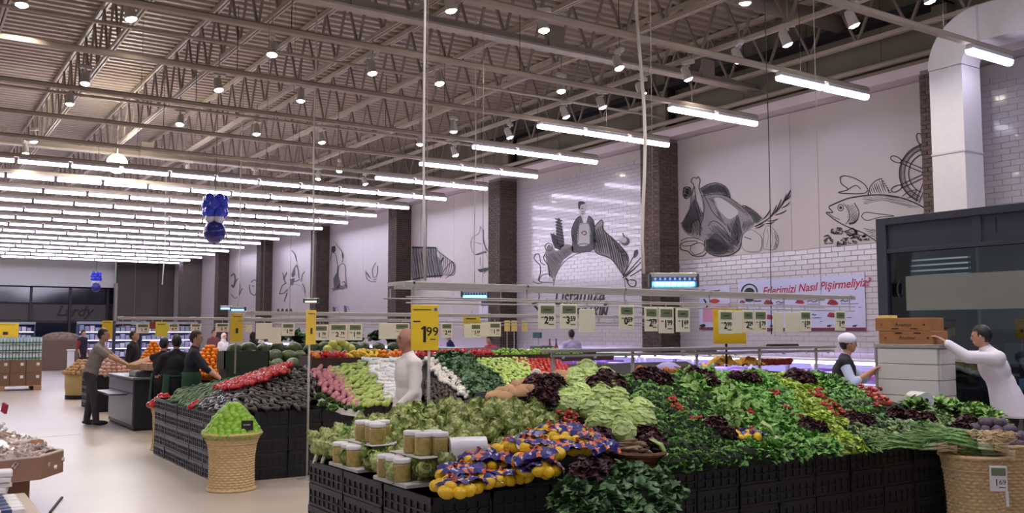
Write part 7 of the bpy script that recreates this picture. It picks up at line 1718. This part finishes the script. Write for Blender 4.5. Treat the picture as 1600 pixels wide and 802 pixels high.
# near rim runs from the left towards the corner at the right
A = ad(100, 704, 9.0); zr = A.z
t = thing('display_bin', 'brown cardboard display bin on a thick post at the left edge', 'bin', (A.x, A.y, 0))
n = 8; rad_ = 0.62; cx, cy = -0.62, 0.05
ring = [(cx + rad_ * math.cos(2 * PI * (k + 0.5) / n + 0.25), cy + rad_ * math.sin(2 * PI * (k + 0.5) / n + 0.25)) for k in range(n)]
ztop = zr + 0.0; hh = 0.2
for k in range(n):
    a = ring[k]; b = ring[(k + 1) % n]
    f = 0.9
    m = MB(); ai = (cx + (a[0] - cx) * 0.93, cy + (a[1] - cy) * 0.93); bi = (cx + (b[0] - cx) * 0.93, cy + (b[1] - cy) * 0.93)
    m.add([(*a, ztop - hh), (*b, ztop - hh), (*b, ztop), (*a, ztop), (*ai, ztop - hh), (*bi, ztop - hh), (*bi, ztop), (*ai, ztop)], [(0, 1, 2, 3), (5, 4, 7, 6), (3, 2, 6, 7), (1, 0, 4, 5)])
    m.build('rim_panel', M_cb, t)
    m = MB(); m.bar((a[0] * .965 + cx * .035, a[1] * .965 + cy * .035, ztop + 0.006), (b[0] * .965 + cx * .035, b[1] * .965 + cy * .035, ztop + 0.006), 0.045, 0.012); m.build('rim_edge', M_cbe, t)
MB().add([(*p, ztop - hh + 0.02) for p in ring], [tuple(range(n))]).build('floor_board', M_cbi, t)
MB().cbox(cx - 0.14, cx + 0.32, cy - 0.2, cy + 0.2, 0.0, ztop - hh, 0.01).build('post', M_cb, t)
# flared flaps at the far side
for k in (0, 1, 2):
    a = ring[k]; b = ring[(k + 1) % n]; up2 = 0.16 + 0.06 * (k == 1)
    m = MB(); m.add([(*a, ztop), (*b, ztop), (b[0] * 1.0 + 0.02, b[1] + 0.03, ztop + up2), (a[0] + 0.0, a[1] + 0.03, ztop + up2 * 0.4)], [(0, 1, 2, 3)]); o = m.build('torn_flap', M_cbi, t); sm = o.modifiers.new('thick', 'SOLIDIFY'); sm.thickness = 0.012
M_wrap = mat('clear_wrap', (240, 232, 228), rough=0.12, rnd=0.12, coat=0.8); M_wrapi = mat('wrap_goods', (222, 204, 192), rough=0.14, rnd=0.25, coat=1.0)
def wrapped(seed):
    rr = random.Random(seed); m = MB(); m.ell((0, 0, 0), (0.02, 0.12, 0.018), 9, 7, fn=lambda p: 1 + 0.1 * math.sin(11 * p.y + seed)); m.mi = 1
    for sg in (-1, 1): m.lathe([(0.008, 0.0), (0.018, 0.03), (0.02, 0.04)], 8, (0, sg * 0.11, 0), frame((0, sg, 0)), False, lambda a, z: 1 + 0.25 * math.cos(4 * a))
    return m.mesh('wrapped_stick', [M_wrapi, M_wrap], True)
P_wr = [wrapped(1), wrapped(2)]
for i in range(220):
    rr = 0.5 * math.sqrt(R.random()); a = R.uniform(0, 6.28); hgt = 0.40 * (1 - (rr / 0.56)) 
    place('wrapped_stick', P_wr, (A.x + cx - 0.02 + rr * math.cos(a), A.y + cy + rr * math.sin(a), ztop - 0.10 + hgt * R.uniform(0.5, 1.0)), 'glittering clear wrapped stick piled in the brown display bin', 'wrapped goods', 'wrapped sticks in the bin', tilt=0.6)
MB().lathe([(0.5, -0.12), (0.34, 0.05), (0.001, 0.2)], 14, (A.x + cx, A.y + cy, ztop)).build('stick_heap_core', M_wrapi, label='brown middle of the heap of wrapped sticks in the bin', cat='heap', kind='stuff')
q = ad(6, 640, 9.0); MB().cbox(-0.012, 0.012, -0.04, 0.04, 0, 0.09, 0.003).build('red_card', mat('card_red', (170, 40, 60), rough=0.5), label='small dark red card standing in the wrapped sticks', cat='card', loc=(q.x, q.y, q.z - 0.03), rot=(0.3, 0, 0.4))
# nearer low table with white and blue packets
B_ = ad(20, 760, 7.2)
t = thing('packet_table', 'low brown table with packets in the bottom left corner', 'table', (B_.x, B_.y, 0)); zt = B_.z - 0.10
MB().cbox(-1.2, 0.12, -0.75, 0.28, zt - 0.14, zt, 0.01).build('top', M_cbe, t); MB().cbox(-1.15, 0.08, -0.7, 0.24, 0, zt - 0.14, 0.01).build('base', M_cb, t)
M_pkw = mat('packet_white', (228, 222, 220), rough=0.4, rnd=0.06); M_pkb = mat('packet_blue', (70, 84, 130), rough=0.4)
def packet(p, rz, lab, rx=0.0):
    t = thing('packet', lab, 'packet', p, (rx, 0, rz), 'packets in the corner'); MB().cbox(-0.14, 0.14, -0.035, 0.035, 0, 0.035, 0.006).build('wrapper', M_pkw, t); MB().box(-0.02, 0.05, -0.036, 0.036, -0.001, 0.0358).build('blue_band', M_pkb, t)
for i in range(9):
    for j in range(3): packet((B_.x - 0.12 - j * 0.30, B_.y - 0.66 + i * 0.082, zt + 0.001 + 0.004 * (i % 2)), 0.12 + R.uniform(-.05, .05), 'white packet with a blue band in the bottom left corner rows')
for i in range(5):
    m = MB(); rr = random.Random(i); m.cbox(-0.13, 0.13, -0.1, 0.1, 0, 0.04, 0.012); m.build('white_sack', M_pkw, label='crumpled white packet stacked behind the blue banded ones, %s from the top' % ords[4 - i], cat='packet', group='white packets in the corner', loc=(B_.x - 0.16 + 0.01 * i, B_.y + 0.16, zt + 0.042 * i), rot=(0, 0, rr.uniform(-.2, .2)))
# thin rod lying on the floor, faint floor marks
q0 = az(97, 777, 0.01); q1 = az(78, 801, 0.01); MB().bar(q0, q1, 0.02, 0.012).build('floor_rod', M_blackm, label='short dark rod lying on the floor right of the display bin', cat='rod')
q0 = az(60, 684, 0.0); q1 = az(126, 679, 0.0); MB().bar(q0, q1, 0.012, 0.003).build('floor_joint', mat('joint_grey', (150, 140, 132)), label='thin dark joint line in the pale floor', cat='joint')

# ---- pallet of bottles at the left edge
t = thing('bottle_pallet', 'wooden pallet carrying brown cartons at the left edge', 'pallet', (2.1, 29.9, 0)); M_pal = mat('pallet_wood', (176, 140, 100), rough=0.8, rnd=0.05)
for k in range(3): MB().box(-0.6 + k * 0.93, -0.4 + k * 0.93, 0, 1.2, 0, 0.12).build('block', M_pal, t)
for k in range(5): MB().box(-0.6, 1.46, 0.02 + k * 0.25, 0.18 + k * 0.25, 0.12, 0.145).build('plank', M_pal, t)
M_crt = mat('carton_dim', (126, 98, 74), rough=0.85, rnd=0.06)
for k in range(2):
    for i in range(5):
        for j in range(2):
            o = thing('carton_box', 'brown carton on the bottle pallet, %s layer' % ('upper' if k else 'lower'), 'carton', (1.52 + i * 0.41, 29.95 + j * 0.56, 0.146 + k * 0.36), None, 'pallet cartons'); MB().cbox(0, 0.4, 0, 0.55, 0, 0.355, 0.006).build('box', M_crt, o)
            if j == 0: MB().box(0.26, 0.34, -0.003, 0.0, 0.2, 0.28).build('label_patch', M_lid, o)
M_bot = mat('bottle_pale', (190, 206, 206), rough=0.2, rnd=0.08, coat=0.4); M_botg = mat('bottle_green', (70, 120, 80), rough=0.3)
bm = MB().lathe([(0.035, 0), (0.038, 0.01), (0.038, 0.13), (0.015, 0.18), (0.015, 0.2)], 8); bm.mi = 1; bm.lathe([(0.0395, 0.03), (0.0395, 0.07)], 8, cap=False).lathe([(0.017, 0.2), (0.017, 0.215)], 8)
bmesh_ = bm.mesh('bottle', [M_bot, M_botg], True)
for k in range(3):
    for i in range(24): obj('water_bottle', bmesh_, None, 'pale water bottle in the stacked front row on the carton pallet, %s layer' % ('bottom', 'middle', 'top')[k], 'bottle', 'pallet bottles ' + ('bottom', 'middle', 'top')[k], None, (1.58 + i * 0.084, 30.0, 0.865 + k * 0.222))
    MB().box(1.55, 3.55, 30.05, 31.0, 0.865 + k * 0.222, 1.07 + k * 0.222).build('bottle_block', M_bot, label='wrapped block of pale bottles behind the front row, %s layer' % ('bottom', 'middle', 'top')[k], cat='bottles', kind='stuff')

# ---- refrigerated cases at the back
M_fr = mat('fridge_glass', (120, 116, 160), rough=0.1, var=0.3, scale=3); M_frb = mat('fridge_blue', (56, 66, 96), rough=0.4); M_fs = mat('fridge_strip', (255, 255, 255), emit=(226, 214, 255), es=5)
def fridge(x0, x1, y, lab):
    t = thing('refrigerated_case', lab, 'fridge', (x0, y, 0)); W_ = x1 - x0
    MB().box(0, W_, 0.6, 0.7, 0, 2.0).build('rear_panel', M_frb, t); MB().box(0, 0.05, 0, 0.6, 0, 2.0).build('end_panel', M_frb, t); MB().box(W_ - 0.05, W_, 0, 0.6, 0, 2.0).build('end_panel', M_frb, t); MB().box(0, W_, 0, 0.6, 2.0, 2.12).build('canopy', mat('canopy_teal', (150, 160, 170)), t); MB().box(0, W_, -0.1, 0.6, 0, 0.45).build('base', M_frb, t)
    for k in range(4):
        MB().box(0.05, W_ - 0.05, 0.15, 0.6, 0.5 + 0.38 * k, 0.53 + 0.38 * k).build('shelf', M_lid, t); MB().box(0.06, W_ - 0.06, 0.14, 0.16, 0.86 + 0.38 * k, 0.875 + 0.38 * k).build('light_strip', M_fs, t)
    rr = random.Random(int(x0 * 10))
    for k in range(4):
        n_ = int(W_ / 0.22)
        for i in range(n_): MB().box(0.08 + i * 0.22, 0.26 + i * 0.22, 0.2, 0.5, 0.53 + 0.38 * k, 0.53 + 0.38 * k + rr.uniform(0.16, 0.3)).build('goods_pack', mat('goods%d' % rr.randrange(5), ((206, 200, 226), (160, 160, 196), (220, 218, 232), (176, 160, 200), (150, 170, 186))[rr.randrange(5)], rough=0.5), t)
fridge(6.9, 9.4, 46.0, 'far lit fridge case with violet glow behind the dark vest man'); fridge(9.6, 12.2, 46.0, 'far lit fridge case right of the dark vest man'); fridge(3.2, 5.6, 50.0, 'far lit fridge case behind the left yellow sign')
t = thing('back_bin', 'dim brown display heap beyond the bottle pallet', 'display', (5.2, 44.0, 0)); MB().cbox(0, 1.6, 0, 1.0, 0, 1.35, 0.05).build('carcass', mat('dim_brown', (110, 90, 76), rough=0.8), t); MB().ell((0.8, 0.5, 1.35), (0.8, 0.5, 0.3), 12, 8).build('heap', mat('dim_heap', (130, 110, 96), rough=0.9, var=0.3), t)
t = thing('white_post', 'low white post at the end of the far aisle', 'post', (5.9, 41.0, 0)); MB().cbox(-0.12, 0.12, -0.1, 0.1, 0, 0.9, 0.02).build('shaft', M_lid, t); MB().cbox(-0.15, 0.15, -0.13, 0.13, 0.9, 0.95, 0.01).build('cap', M_lid, t)
bpy.data.scenes.remove(TMP)
t = thing('far_post', 'slim dark post standing behind the dark vest man', 'post', (7.4, 40.5, 0)); MB().cbox(-0.06, 0.06, -0.06, 0.06, 0.02, 2.1, 0.01).build('shaft', mat('post_blue', (40, 44, 62)), t); MB().cbox(-0.15, 0.15, -0.15, 0.15, 0, 0.02, 0.005).build('foot', M_char, t)
